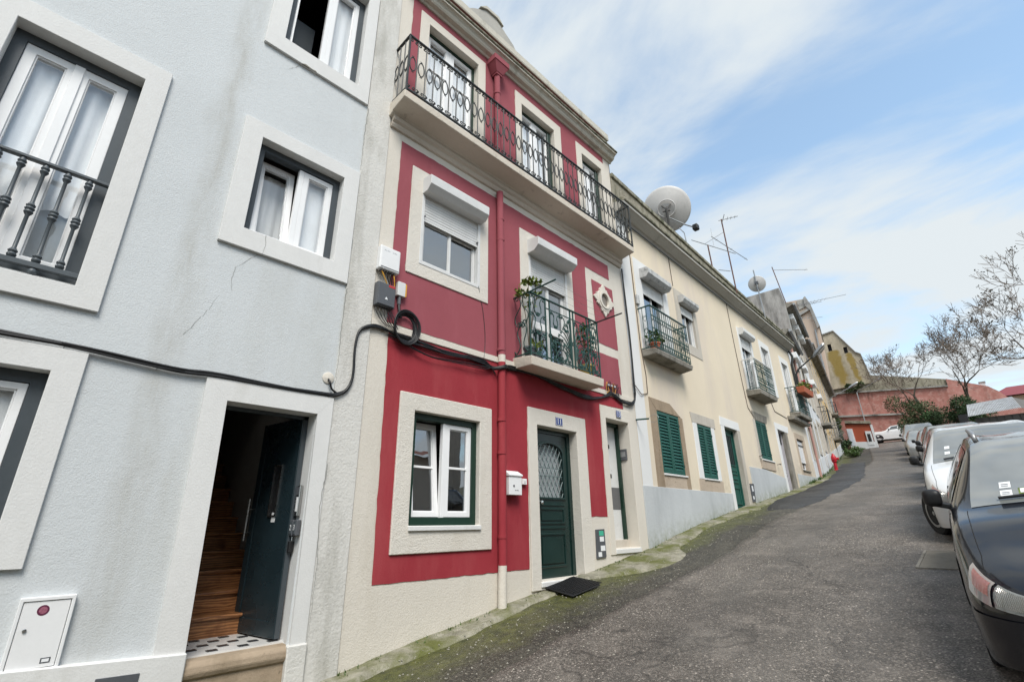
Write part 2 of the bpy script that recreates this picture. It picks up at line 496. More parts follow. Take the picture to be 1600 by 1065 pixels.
m_yellowpot = M('ochre_pot', (0.46, 0.32, 0.10), 0.7, 0.12, 6, 0.1, 60)
m_soil = M('potting_soil', (0.05, 0.035, 0.025), 0.95, 0.3, 20, 0.5, 60)
m_leaf = M('plant_leaf_green', (0.060, 0.115, 0.022), 0.5, 0.5, 14, 0.05, 40)
m_leaf_l = M('young_leaf_green', (0.16, 0.22, 0.035), 0.5, 0.4, 14, 0.05, 40)
m_flower = M('red_geranium', (0.50, 0.010, 0.03), 0.6, 0.2, 20, 0)
m_bluenum = M('enamel_blue', (0.022, 0.045, 0.20), 0.22, 0.06, 6, 0.0)
m_enamel_w = M('enamel_white', (0.78, 0.79, 0.80), 0.25, 0.03, 6, 0.0)
m_dish = M('satellite_dish_paint', (0.58, 0.565, 0.55), 0.55, 0.08, 1.6, 0.05, 40, stain=((0.36, 0.34, 0.31), 2.5, 0.55, 0.5))
m_rust = M('rusty_mast', (0.15, 0.075, 0.06), 0.7, 0.3, 8, 0.2, 80)
m_galv = M('galvanised_metal', (0.34, 0.345, 0.35), 0.45, 0.12, 6, 0.1, 80, metal=0.6)
m_lampglass = M('lamp_bowl', (0.30, 0.28, 0.25), 0.25, 0.1, 5, 0.02)
g_clear = glass_mat('window_glass', (0.985, 0.99, 0.99), 0.055, 0.015, 0.9)
g_dark = glass_mat('smoky_window_glass', (0.55, 0.58, 0.60), 0.26, 0.015, 0.9)
m_rooftile = M('terracotta_roof', (0.27, 0.10, 0.06), 0.85, 0.3, 6, 0.4, 30)

# ------------------------------------------------------------------ the ground
GZ = np.array([(-30, -6.2), (-10, -3.2), (0, -1.66), (2.57, -1.27), (4.6, -.96), (8.2, -.45), (10.06, -.115), (12.26, .2), (13.2, .32), (18.0, .91), (21.3, 1.39),
               (26, 1.96), (30.7, 2.6), (40, 3.95), (50, 5.5), (57, 6.75), (64, 7.8), (100, 10), (400, 12)])
def gz(y): return float(np.interp(y, GZ[:, 0], GZ[:, 1]))
A1, A2 = R_(1.5), R_(8.7)
def fx(y):
    """the facade line: x of the house fronts at y"""
    if y < 8.25: return 0.0
    if y < 21.5: return -(y - 8.25) * math.tan(A1)
    return -0.347 - (y - 21.5) * math.tan(A2)
def gslope(y): return math.atan((gz(y + 1.2) - gz(y - 1.2)) / 2.4)

def strip(name, offs, ys, lift, mat, parent=None, uvscale=1.0):
    """a sheet of the street: offs = callable(y) -> list of offsets from the facade line"""
    vs, fs, uv = [], [], []
    n = None
    for y in ys:
        row = offs(y)
        n = len(row)
        for o in row:
            d = lift(o, y) if callable(lift) else lift
            vs.append((fx(y) + o, y, gz(y) + d))
            uv.append((o, y))
    for i in range(len(ys) - 1):
        for k in range(n - 1):
            a = i * n + k
            fs.append((a, a + 1, a + 1 + n, a + n))
    me = bpy.data.meshes.new(name)
    me.from_pydata(vs, [], fs)
    ul = me.uv_layers.new(name='street')
    for lp in me.loops: ul.data[lp.index].uv = uv[lp.vertex_index]
    me.polygons.foreach_set('use_smooth', [True] * len(me.polygons))
    me.materials.append(mat)
    o = link_mesh(name, me, parent)
    o['kind'] = 'structure'
    return o

def asphalt(name, dark, light, size, mossy=0.0, damp=0.5):
    t = NT(name)
    co = t.coords('Object')
    uv = t.coords('UV')
    vo = t.n('ShaderNodeTexVoronoi'); vo.inputs['Scale'].default_value = size
    t.l(co, vo.inputs['Vector'])
    sp = t.n('ShaderNodeSeparateColor'); t.l(vo.outputs['Color'], sp.inputs[0])
    big = t.noise(co, 0.55, 5, 0.6)
    mid = t.noise(co, 3.0, 5, 0.6)
    g = t.math('POWER', sp.outputs[0], 2.9)
    c = t.mix(g, dark, light)
    v2 = t.n('ShaderNodeTexVoronoi'); v2.inputs['Scale'].default_value = size * 0.55
    t.l(co, v2.inputs['Vector'])
    s2 = t.n('ShaderNodeSeparateColor'); t.l(v2.outputs['Color'], s2.inputs[0])
    c = t.mix(t.math('MULTIPLY', t.ramp(s2.outputs[1], 0.90, 0.96), t.ramp(v2.outputs['Distance'], 0.5, 0.28)), c, tuple(min(0.6, x * 1.9) for x in light))
    c = t.mix(t.math('MULTIPLY', t.ramp(big, 0.42, 0.66), 0.45), c, tuple(x * 0.62 for x in dark))
    c = t.mix(t.math('MULTIPLY', t.ramp(mid, 0.5, 0.75), 0.35), c, tuple(x * 1.15 for x in light))
    # cracks
    vc = t.n('ShaderNodeTexVoronoi', feature='DISTANCE_TO_EDGE'); vc.inputs['Scale'].default_value = 0.42
    wob = t.n('ShaderNodeVectorMath', operation='ADD')
    nz = t.n('ShaderNodeTexNoise'); nz.inputs['Scale'].default_value = 1.4; nz.inputs['Detail'].default_value = 6
    t.l(co, nz.inputs['Vector'])
    sc = t.n('ShaderNodeVectorMath', operation='SCALE'); sc.inputs['Scale'].default_value = 0.9
    t.l(nz.outputs['Color'], sc.inputs[0]); t.l(co, wob.inputs[0]); t.l(sc.outputs[0], wob.inputs[1])
    t.l(wob.outputs[0], vc.inputs['Vector'])
    cr = t.math('MULTIPLY', t.ramp(vc.outputs['Distance'], 0.010, 0.0), t.ramp(big, 0.46, 0.56))
    c = t.mix(t.math('MULTIPLY', cr, 0.7), c, tuple(x * 0.3 for x in dark))
    if not mossy and light[0] > 0.1:
        su = t.n('ShaderNodeSeparateXYZ'); t.l(uv, su.inputs[0])
        for o0 in (2.35, 3.75):
            g = t.math('SUBTRACT', 1.0, t.math('DIVIDE', t.math('ABSOLUTE', t.math('SUBTRACT', su.outputs[0], o0)), 0.38), True)
            c = t.mix(t.math('MULTIPLY', g, t.math('MULTIPLY', t.ramp(t.noise(t.coords('UV', (1, .25, 1)), 1.5, 5), 0.3, 0.7), 0.45)), c, (0.075, 0.07, 0.064))
        oil = t.ramp(t.noise(co, 0.9, 4, 0.5), 0.66, 0.74)
        c = t.mix(t.math('MULTIPLY', oil, 0.5), c, (0.03, 0.028, 0.026))
        pale = t.ramp(t.noise(t.coords('UV', (1, .5, 1)), 0.7, 6, 0.6), 0.52, 0.72)
        c = t.mix(t.math('MULTIPLY', pale, 0.35), c, (0.23, 0.21, 0.185))
    if mossy:
        su = t.n('ShaderNodeSeparateXYZ'); t.l(uv, su.inputs[0])
        o = su.outputs[0]
        w = t.math('SUBTRACT', 1.0, t.math('DIVIDE', t.math('ABSOLUTE', t.math('SUBTRACT', o, 0.35)), 0.85), True)
        pat = t.noise(t.coords('UV', (1.6, 0.8, 1)), 1.0, 7, 0.65)
        mo = t.math('MULTIPLY', t.ramp(t.math('ADD', t.math('MULTIPLY', w, 0.40), t.math('MULTIPLY', pat, 0.75)), 0.47, 0.72), mossy)
        mcol = t.mix(t.ramp(t.noise(co, 9, 5, 0.7), 0.35, 0.7), (0.034, 0.040, 0.010), (0.125, 0.13, 0.030))
        c = t.mix(mo, c, mcol)
        pale = t.math('MULTIPLY', t.ramp(t.noise(co, 2.4, 6, 0.7), 0.56, 0.66), t.ramp(o, 0.55, 0.1))
        c = t.mix(t.math('MULTIPLY', pale, 0.55), c, (0.27, 0.25, 0.19))
        spk = t.n('ShaderNodeTexVoronoi'); spk.inputs['Scale'].default_value = 11
        t.l(co, spk.inputs['Vector'])
        c = t.mix(t.math('MULTIPLY', t.ramp(spk.outputs['Distance'], 0.10, 0.06), 0.5), c, (0.36, 0.35, 0.28))
    h = t.math('ADD', t.math('MULTIPLY', vo.outputs['Distance'], -0.8), t.math('MULTIPLY', mid, 0.6))
    t.bump(h, 0.75, 0.012)
    ro = t.math('ADD', t.math('MULTIPLY', t.ramp(t.noise(co, 0.8, 4), 0.35, 0.7), 0.30), 0.42 if damp else 0.6)
    return t.done(c, ro, 0, 0.45)

m_road = asphalt('worn_asphalt', (0.066, 0.058, 0.049), (0.29, 0.255, 0.22), 92)
m_gutter = asphalt('mossy_old_asphalt', (0.030, 0.027, 0.021), (0.125, 0.115, 0.09), 70, mossy=0.9)
m_patch = asphalt('fresh_asphalt_patch', (0.026, 0.026, 0.026), (0.075, 0.073, 0.07), 90)
def _apron():
    t = NT('mossy_concrete_apron')
    co = t.coords('Object')
    a = t.noise(co, 1.8, 7, 0.68)
    b = t.noise(co, 6, 6, 0.7)
    c = t.mix(t.ramp(b, 0.35, 0.65), (0.17, 0.16, 0.12), (0.33, 0.31, 0.245))
    c = t.mix(t.ramp(a, 0.42, 0.60), c, (0.105, 0.112, 0.032))
    c = t.mix(t.math('MULTIPLY', t.ramp(t.noise(co, 11, 5, 0.7), 0.58, 0.7), 0.8), c, (0.06, 0.065, 0.02))
    t.bump(t.math('ADD', b, t.math('MULTIPLY', t.noise(co, 45, 4), 0.5)), 0.8, 0.02)
    return t.done(c, 0.85, 0, 0.3)
m_apron = _apron()
m_earth = M('bare_earth', (0.10, 0.09, 0.06), 0.95, 0.3, 1.2, 0.5, 12, stain=((0.05, 0.07, 0.025), 0.8, 0.5, 0.8))
def noise1(y, s=1.0, seed=0.0):
    return math.sin(y * 1.7 * s + seed) * 0.5 + math.sin(y * 4.3 * s + 1.3 + seed * 2) * 0.3 + math.sin(y * 11.1 * s + 2.1 + seed) * 0.2

def frange(a, b, st):
    n = int(round((b - a) / st))
    return [a + (b - a) * i / n for i in range(n + 1)]
# base terrain: one sheet to the horizon
ys_t = [-300, -120, -60, -30, -18] + frange(-10, 64, 2) + [75, 100, 160, 260, 400, 900]
strip('terrain', lambda y: [-700, -250, -90, -30, -12, -4, 0, 4, 7.5, 12, 30, 90, 250, 700],
      ys_t, lambda o, y: -0.06 + (0 if abs(o) < 12 else -0.4), m_earth)
ys_n = frange(-12, 24, 0.12) + frange(24.4, 58, 0.5)
strip('gutter_lane', lambda y: [-0.06, 0.2, 0.5, 0.8, 1.1, 1.4, 1.7, 2.2], ys_n,
      lambda o, y: 0.012 * math.sin(o * 5 + y * 1.1) * (1 if o > 0 else 0) + 0.006 * noise1(y, 1.5, o) * (1 if y < 24 else 0), m_gutter)
def road_edge(y):
    s = min(max((y - 27) / 9, 0), 1)
    return 1.38 + 0.07 * noise1(y, 0.6) * (1 - s) + (0.02 * noise1(y, 3.1, 1) if y < 24 else 0) + 0.5 * s * s * (3 - 2 * s)
strip('road', lambda y: [road_edge(y) - 0.012, road_edge(y), road_edge(y) + 0.15] + [road_edge(y) + 0.15 + (7.4 - road_edge(y) - 0.15) * k / 11 for k in range(1, 12)], ys_n,
      lambda o, y: -0.02 if o < road_edge(y) - 0.005 else 0.026 + 0.012 * math.sin(min(max((o - 1.4) / 6, 0), 1) * math.pi) + 0.004 * noise1(y, 0.7, o) * (1 if y < 24 else 0), m_road)
def patch_row(y):
    e = 0.34 + 0.05 * noise1(y, 1.2, 4) + max(0, 14.5 - y) * .2
    w = 1.15 + 0.06 * noise1(y, 2.2, 2) - max(0, (14.2 - y) * 0.35)
    return [e, e + 0.01, e + w * 0.5, e + w, e + w + 0.01]
strip('asphalt_patch', patch_row, frange(12.6, 24, 0.2) + frange(24.5, 34, 0.5), lambda o, y: -0.02 if o in (patch_row(y)[0], patch_row(y)[-1]) else -0.02 + 0.054 * min(1, (y - 12.6) / 0.5) + 0.004 * noise1(y, 2, o), m_patch)
def apron_row(y):
    w = 0.50 + 0.13 * noise1(y, 0.8, 3) + 0.05 * noise1(y, 3.5, 5)
    w *= 0.55 if y < 6.3 else 0.7
    if 6.3 < y < 8.7: w += 0.50 * math.sin((y - 6.3) / 2.4 * math.pi)
    w = max(0.12, w)
    return [-0.04, 0.03, w * 0.4, w * 0.75, w - 0.03, w]
strip('footway', apron_row, frange(-3, 24, 0.07),
      lambda o, y: (0.045 - 0.02 * o / 0.5 + 0.010 * noise1(y, 2.5, o * 7)) if o < apron_row(y)[-1] - 0.01 else -0.01, m_apron)

# ------------------------------------------------------------------ windows
def xf(mb, fn):
    mb.v = [tuple(fn(Vector(p))) for p in mb.v]
    return mb
def tiltfn(x, z0, ang):
    """tipped inwards about its bottom edge"""
    m = Matrix.Rotation(-ang, 3, 'Y')
    c = Vector((x, 0, z0))
    return lambda p: m @ (p - c) + c
def swingfn(x, y, ang):
    m = Matrix.Rotation(ang, 3, 'Z')
    c = Vector((x, y, 0))
    return lambda p: m @ (p - c) + c
def surround(name, parent, o, i, mat, proud=0.03, depth=0.16, bev=0.004):
    """stone or rendered frame standing proud of the wall, its reveals running back into the wall"""
    mb = MB().ring(o, i, proud, -0.02, -depth)
    return mb.build(name, mat, parent, bevel=bev)
def sash(win, y0, y1, z0, z1, x, mat, glass, fw=0.065, th=0.05, bars=(), fn=None, pane=True):
    mb = MB().ring((y0, y1, z0, z1), (y0 + fw, y1 - fw, z0 + fw, z1 - fw), x, x - th)
    mb.qring([(y0 + fw, z0 + fw), (y1 - fw, z0 + fw), (y1 - fw, z1 - fw), (y0 + fw, z1 - fw)],
             [(y0 + fw + .012, z0 + fw + .012), (y1 - fw - .012, z0 + fw + .012), (y1 - fw - .012, z1 - fw - .012), (y0 + fw + .012, z1 - fw - .012)], x - 0.012, x - th, x - th)
    for b in bars:
        mb.box(x - th + .006, x - 0.006, y0 + fw - 0.01, y1 - fw + 0.01, b - 0.014, b + 0.014)
    if fn: xf(mb, fn)
    mb.build('sash', mat, win, bevel=0.003)
    if pane:
        pb = MB().box(x - th * 0.62, x - th * 0.5, y0 + fw - .01, y1 - fw + .01, z0 + fw - .01, z1 - fw + .01)
        if fn: xf(pb, fn)
        pb.build('pane', glass, win)
def curtain(win, y0, y1, z0, z1, x, mat, amp=0.02, per=0.13, name='curtain', hem=0):
    n = max(8, int((y1 - y0) / 0.025))
    vs, fs = [], []
    for k in range(n + 1):
        y = y0 + (y1 - y0) * k / n
        d = amp * math.sin(2 * math.pi * y / per) + amp * 0.5 * math.sin(2 * math.pi * y / per * 0.37 + 1)
        zb = z0 + hem * abs(math.sin(y * 40))
        vs += [(x + d * 1.2, y, zb), (x + d, y, (z0 + z1) / 2), (x + d * 0.5, y, z1)]
    for k in range(n):
        for j in range(2):
            a = k * 3 + j
            fs.append((a, a + 3, a + 4, a + 1))
    MB().add(vs, fs).build(name, mat, win, smooth='full')
def casing(win, y0, y1, z0, z1, x, fw, mat, th=0.06, name='frame', bottom=None):
    b = fw if bottom is None else bottom
    MB().ring((y0 - .01, y1 + .01, z0 - .01, z1 + .01), (y0 + fw, y1 - fw, z0 + b, z1 - fw), x, x - th).build(name, mat, win, bevel=0.003)

def shell(name, parent, y0, y1, z0, z1, depth, mat, x=-0.03):
    """the rest of the house behind its front: party walls, back and flat roof deck, open to the front"""
    mb = MB()
    t = 0.2
    mb.box(-depth, x, y0, y0 + t, z0, z1).box(-depth, x, y1 - t, y1, z0, z1)
    mb.box(-depth - t, -depth, y0, y1, z0, z1).box(-depth, x, y0 + t, y1 - t, z1 - t, z1 - 0.01)
    return mb.build(name, mat, parent)
def floors(parent, y0, y1, zs, depth, x=-0.25):
    for z in zs:
        MB().box(-depth, x, y0 + 0.21, y1 - 0.21, z - 0.12, z + 0.12).build('upper_floor', m_dark_room, parent)

# ================================================================== GREY HOUSE
zb = -1.9
grey = thing('grey_house', 'pale blue grey house with white window surrounds and an open dark street door', 'house', (0, 0, zb), 0, (0, 0, zb))
h_UL, h_M, h_UR, h_LL = (-0.83, 0.03, 1.76, 3.94), (1.08, 2.02, 2.815, 3.955), (1.09, 2.04, 5.47, 7.10), (-0.95, 0.06, -0.06, 1.105)
h_D = (1.235, 2.065, -1.9, 1.08)
MB().sheet(rect(-5, 2.215, -2.6, 9.5), [rect(*h) for h in (h_UL, h_M, h_UR, h_LL)] + [rect(1.235, 2.065, -2.5, 1.08)], 0.0).build('wall', m_grey_wall, grey)
MB().box(-0.2, 0.018, 2.215, 2.56, -2.6, 9.5).build('pilaster', m_pilaster, grey, bevel=0.006)
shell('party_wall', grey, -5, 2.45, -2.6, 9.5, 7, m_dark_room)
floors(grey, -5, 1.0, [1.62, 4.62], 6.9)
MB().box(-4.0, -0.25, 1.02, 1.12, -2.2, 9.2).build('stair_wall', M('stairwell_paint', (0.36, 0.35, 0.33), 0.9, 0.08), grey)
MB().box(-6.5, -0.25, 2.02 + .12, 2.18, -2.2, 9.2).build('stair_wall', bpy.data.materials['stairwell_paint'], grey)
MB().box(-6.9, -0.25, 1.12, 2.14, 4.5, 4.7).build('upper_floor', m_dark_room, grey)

# tall French window with its balustrade
w = surround('window', grey, (-1.03, 0.21, 1.62, 4.15), (-0.83, 0.03, 1.79, 3.94), m_white_plaster, 0.035, 0.26)
casing(w, -0.83, 0.03, 1.83, 3.94, -0.10, 0.085, m_dkgrey, 0.08)
MB().box(-0.26, -0.05, -0.84, 0.04, 1.785, 1.83).build('sill', m_white_plaster, w, bevel=0.004)
sash(w, -0.745, -0.40, 1.90, 3.855, -0.115, m_upvc, g_clear, 0.075, 0.06)
sash(w, -0.40, -0.055, 1.90, 3.855, -0.115, m_upvc, g_clear, 0.075, 0.06)
MB().box(-0.125, -0.100, -0.435, -0.365, 1.9, 3.855).build('meeting_stile', m_upvc, w, bevel=0.003)
curtain(w, -0.74, -0.41, 2.45, 3.85, -0.215, m_curtain, 0.015, 0.11, hem=0.012)
curtain(w, -0.39, -0.06, 2.45, 3.85, -0.22, m_curtain, 0.018, 0.14, hem=0.012)
curtain(w, -0.76, -0.04, 1.85, 2.5, -0.27, m_greyblind, 0.006, 0.3, 'lower_curtain')
# balustrade: rails and turned balusters
rl = thing('window_balustrade', 'grey iron balustrade of turned bars across the tall window of the grey house', 'railing', (-0.02, -0.4, 1.88), 0, (-0.02, -0.4, 1.88))
MB().box(-0.045, 0.005, -0.84, 0.04, 2.742, 2.768).build('top_rail', m_iron_grey, rl, bevel=0.004)
MB().box(-0.045, 0.005, -0.84, 0.04, 1.862, 1.905).build('bottom_rail', m_iron_grey, rl, bevel=0.004)
prof = []
for z, r in ((1.905, .016), (1.915, .026), (1.93, .03), (1.945, .022), (1.96, .03), (1.975, .02), (1.99, .013)): prof.append((r, z))
for z, r in ((2.27, .013), (2.285, .022), (2.30, .03), (2.315, .024), (2.33, .032), (2.345, .024), (2.36, .03), (2.375, .02), (2.39, .013)): prof.append((r, z))
for z, r in ((2.645, .013), (2.66, .022), (2.675, .029), (2.69, .022), (2.705, .029), (2.72, .022), (2.742, .016)): prof.append((r, z))
b0 = None
for k in range(6):
    y = -0.09 - 0.135 * k
    if b0 is None:
        b0 = MB().lathe([(r, z - 2.3) for r, z in prof], n=10).build('baluster', m_iron_grey, rl, smooth=True, off=(0, 0, 0))
        b0.location = Vector((-0.02, y, 2.3)) - OFF[rl.name]
    else: inst('baluster', b0, rl, (-0.02, y, 2.3))
for y in (-0.225, -0.63):
    MB().lathe([(0.012, 1.80), (0.024, 1.815), (0.03, 1.83), (0.026, 1.85), (0.014, 1.862)], (-0.02, y, 0), 10).build('foot', m_iron_grey, rl, smooth=True)

# square window with a tipped sash
w = surround('window', grey, (0.885, 2.21, 2.595, 4.14), (h_M[0], h_M[1], h_M[2], h_M[3]), m_white_plaster, 0.035, 0.22)
casing(w, *h_M, -0.08, 0.075, m_dkgrey, 0.09, bottom=0.02)
sash(w, 1.155, 1.545, 2.84, 3.87, -0.105, m_upvc, g_clear, 0.06, 0.055, fn=tiltfn(-0.13, 2.84, R_(7)))
sash(w, 1.60, 1.945, 2.84, 3.87, -0.09, m_upvc, g_clear, 0.06, 0.055)
MB().box(-0.14, -0.088, 1.545, 1.60, 2.84, 3.87).build('mullion', m_upvc, w, bevel=0.003)
curtain(w, 1.15, 1.56, 2.86, 3.80, -0.37, m_curtain, 0.012, 0.10)
curtain(w, 1.60, 1.95, 2.86, 3.86, -0.18, m_curtain, 0.004, 0.2)
# upper window, one sash swung open
w = surround('window', grey, (0.89, 2.20, 5.245, 7.32), (h_UR[0], h_UR[1], h_UR[2], h_UR[3]), m_white_plaster, 0.035, 0.22)
casing(w, *h_UR, -0.08, 0.075, m_dkgrey, 0.09, bottom=0.02)
sash(w, 1.165, 1.545, 5.49, 7.02, -0.09, m_upvc, g_clear, 0.06, 0.055, fn=swingfn(-0.13, 1.165, R_(76)))
sash(w, 1.60, 1.965, 5.49, 7.02, -0.09, m_upvc, g_clear, 0.06, 0.055)
MB().box(-0.145, -0.088, 1.545, 1.60, 5.49, 7.02).build('mullion', m_upvc, w, bevel=0.003)
curtain(w, 1.60, 1.96, 5.5, 7.02, -0.19, m_curtain, 0.012, 0.12)
MB().add([(-0.52, 0.95, 5.45), (-0.52, 1.56, 5.45), (-0.52, 1.56, 6.55), (-0.52, 0.95, 6.55)], [(0, 1, 2, 3)]).build('dark_blind', m_dkgrey, w)
# ground floor window at the edge of the picture
w = surround('window', grey, (-1.15, 0.235, -0.22, 1.285), (-0.95, 0.055, -0.04, 1.105), m_white_plaster, 0.035, 0.18)
casing(w, -0.95, 0.055, -0.04, 1.105, -0.08, 0.085, m_dkgrey, 0.08)
sash(w, -0.86, -0.45, 0.05, 1.015, -0.09, m_upvc, g_clear, 0.05, 0.05)
sash(w, -0.45, -0.032, 0.05, 1.015, -0.09, m_upvc, g_clear, 0.05, 0.05)
MB().add([(-0.17, -0.85, 0.03), (-0.17, -0.04, 0.03), (-0.17, -0.04, 1.0), (-0.17, -0.85, 1.0)], [(0, 1, 2, 3)]).build('blind', m_curtain, w)

# street door: surround, plinths, step, leaf, stairs
O = [(1.085, -0.84), (2.215, -0.95), (2.215, 1.265), (1.045, 1.285)]
mb = MB()
mb.prism_x([(1.045, 1.285), (2.215, 1.265), (2.065, 1.08), (1.235, 1.08)], -0.2, 0.035)
mb.prism_x([(1.045, 1.285), (1.088, -1.0), (1.294, -1.0), (1.235, 1.08)], -0.2, 0.0345)
mb.prism_x([(2.065, 1.08), (2.215, 1.265), (2.22, -0.93), (2.085, -0.93)], -0.22, 0.034)
mb.build('door_surround', m_white_plaster, grey)
mb = MB().prism_x([(2.06, -0.93), (2.235, -0.93), (2.235, -1.6), (2.07, -1.6)], -0.2, 0.052)
mb.build('door_plinth', m_pilaster, grey, bevel=0.01)
MB().prism_x([(-5, -0.79), (0.3, -0.80), (1.30, -0.86), (1.30, -1.9), (-5, -2.6)], -0.2, 0.06).build('plinth', m_white_plaster, grey, bevel=0.008)
MB().prism_x([(0.77, -0.925), (1.02, -0.935), (1.015, -1.05), (0.765, -1.04)], 0.05, 0.066).build('vent_plate', m_plastic_g, grey, bevel=0.002)
mb = MB().box(-0.35, 0.0, 1.22, 2.10, -1.9, -1.05)
mb.prism_y([(-0.35, -1.06), (-0.01, -1.06), (0.02, -1.045), (0.035, -1.01), (0.03, -0.965), (0.005, -0.935), (-0.02, -0.93), (-0.35, -0.92)], 1.25, 2.085)
mb.build('doorstep', m_stepstone, grey, bevel=0.006)
# tiled lobby floor
tf = MB().box(-0.8, -0.11, 1.13, 2.13, -1.0, -0.915).build('lobby_floor', m_tile_w, grey)
t0 = None
for i in range(5):
    for k in range(4):
        p = (-0.19 - 0.13 * i, 1.30 + 0.24 * k + 0.12 * (i % 2), -0.913)
        if p[1] > 2.08: continue
        if t0 is None:
            t0 = MB().box(-.03, .03, -.04, .04, -.004, .004).build('tile', m_tile_b, tf, off=(0, 0, 0))
            t0.location = Vector(p) - OFF[grey.name]
        else: inst('tile', t0, tf, p)
for k in range(3):
    pass
for k in range(15):
    x0, z0 = -0.78 - 0.245 * k, -0.915 + 0.178 * (k + 1)
    st = MB().box(x0 - 0.02, x0, 1.125, 2.13, z0 - 0.178, z0 - 0.03).build('step', m_wood, grey, bevel=0.002)
    MB().box(x0 - 0.265, x0 + 0.03, 1.125, 2.13, z0 - 0.03, z0).build('tread', m_wood, st, bevel=0.008, seg=2)
MB().box(-5.0, -0.78, 2.10, 2.135, -0.9, -0.60).build('skirting', m_white_paint, grey)
# the leaf, opened inwards and hinged on the right jamb
ang = R_(-81)
hx, hy = -0.17, 2.02
fn = swingfn(hx, hy, ang)
lf = MB()
z0, z1 = -0.90, 1.07
Lw = 0.73
y0, y1 = hy - Lw, hy
lf.box(hx - 0.05, hx, y0, y1, z0, z1)
lf.ring((y0, y1, z0, z1), (y0 + 0.09, y1 - 0.09, z0 + 0.13, z1 - 0.09), hx + 0.008, hx - 0.001)
xf(lf, fn).build('street_door', m_dkgrey if False else M('dark_blue_green_door', (0.014, 0.026, 0.032), 0.28, 0.1, 4, 0.04, 60, spec=0.5), grey, bevel=0.003)
dl = [o for o in grey.children if o.name.startswith('street_door')][0]
def on_leaf(mb, name, mat, **k): return xf(mb, fn).build(name, mat, dl, **k)
on_leaf(MB().ring((y0 + .33, y0 + .47, 0.12, 0.62), (y0 + .345, y0 + .455, 0.135, 0.605), hx + 0.014, hx), 'vision_slot', m_steel)
on_leaf(MB().box(hx - .001, hx + .004, y0 + .35, y0 + .45, 0.14, 0.60), 'slot_glass', m_black)
on_leaf(MB().tube([(hx, y0 + .06, -0.02), (hx + .07, y0 + .06, -0.02)], .008).tube([(hx, y0 + .06, 0.20), (hx + .07, y0 + .06, 0.20)], .008)
        .tube([(hx + .07, y0 + .06, -0.10), (hx + .07, y0 + .06, 0.30)], .011, 8), 'pull_handle', m_steel, smooth=True)
on_leaf(MB().box(hx, hx + .005, y0 + .40, y0 + .46, 0.07, 0.16), 'sticker', m_enamel_w)
mb = MB().box(-0.20, -0.165, 2.02, 2.065, -0.90, 1.08).box(-0.20, -0.165, 1.235, 2.065, 1.045, 1.08)
mb.build('door_frame', m_dkgrey, grey)

# intercom and key boxes on the door reveal
t = thing('intercom_panel', 'narrow steel intercom panel on the white reveal of the open grey house door', 'intercom', (-0.12, 2.062, 0.1), 0, (-0.12, 2.062, 0.1))
MB().box(-0.16, -0.075, 2.035, 2.066, 0.12, 0.40).build('panel', m_steel, t, bevel=0.004)
MB().box(-0.15, -0.085, 2.030, 2.036, 0.31, 0.385).build('speaker_grille', m_plastic_g, t)
for k in range(5): MB().box(-0.14, -0.125, 2.029, 2.036, 0.16 + 0.026 * k, 0.172 + 0.026 * k).build('button', m_black, t)
MB().box(-0.115, -0.09, 2.029, 2.036, 0.16, 0.29).build('name_strip', m_enamel_w, t)
def text_mesh(name, s, size, mat, parent, pos, rot, depth=0.001, wid=None):
    c = bpy.data.curves.new(name, 'FONT')
    c.body = s
    c.size = size
    c.extrude = depth
    c.align_x = 'CENTER'
    c.align_y = 'CENTER'
    c.resolution_u = 3
    tmp = bpy.data.objects.new(name, c)
    COL.objects.link(tmp)
    dg = bpy.context.evaluated_depsgraph_get()
    me = bpy.data.meshes.new_from_object(tmp.evaluated_get(dg))
    bpy.data.objects.remove(tmp)
    me.name = name
    me.materials.clear()
    me.materials.append(mat)
    o = link_mesh(name, me, parent)
    o.location = Vector(pos) - root_off(parent)
    o.rotation_euler = rot
    return o
FACE_X = (R_(90), 0, R_(90))          # lettering that faces the street (+x)
for (xa, s, lab) in ((-0.135, '2', 'dark key safe nearest the hinges of the open grey house door'), (-0.055, '3', 'dark key safe nearest the street edge of the open grey house doorway')):
    t = thing('key_safe', lab, 'key safe', (xa, 2.062, -0.05), 0, (xa, 2.062, -0.05), 'key safes beside the open door')
    MB().box(xa - .036, xa + .036, 2.022, 2.066, -0.055, 0.085).build('body', m_plastic_g, t, bevel=0.008, seg=2)
    MB().box(xa - .028, xa + .028, 2.018, 2.024, -0.04, 0.07).build('cover', m_iron_grey, t, bevel=0.004)
    text_mesh('number', s, 0.07, m_enamel_w, t, (xa, 2.0165, 0.015), (R_(90), 0, 0))
t = thing('padlock_box', 'small black lock box hanging below the key safes by the open door', 'lock box', (-0.15, 2.06, -0.2), 0, (-0.15, 2.06, -0.2), None)
MB().box(-0.185, -0.12, 2.025, 2.066, -0.20, -0.10).build('body', m_black, t, bevel=0.006)
MB().tube([(-0.175, 2.045, -0.10), (-0.172, 2.045, -0.065), (-0.152, 2.045, -0.055), (-0.133, 2.045, -0.065), (-0.13, 2.045, -0.10)], 0.006, 6).build('shackle', m_steel, t)

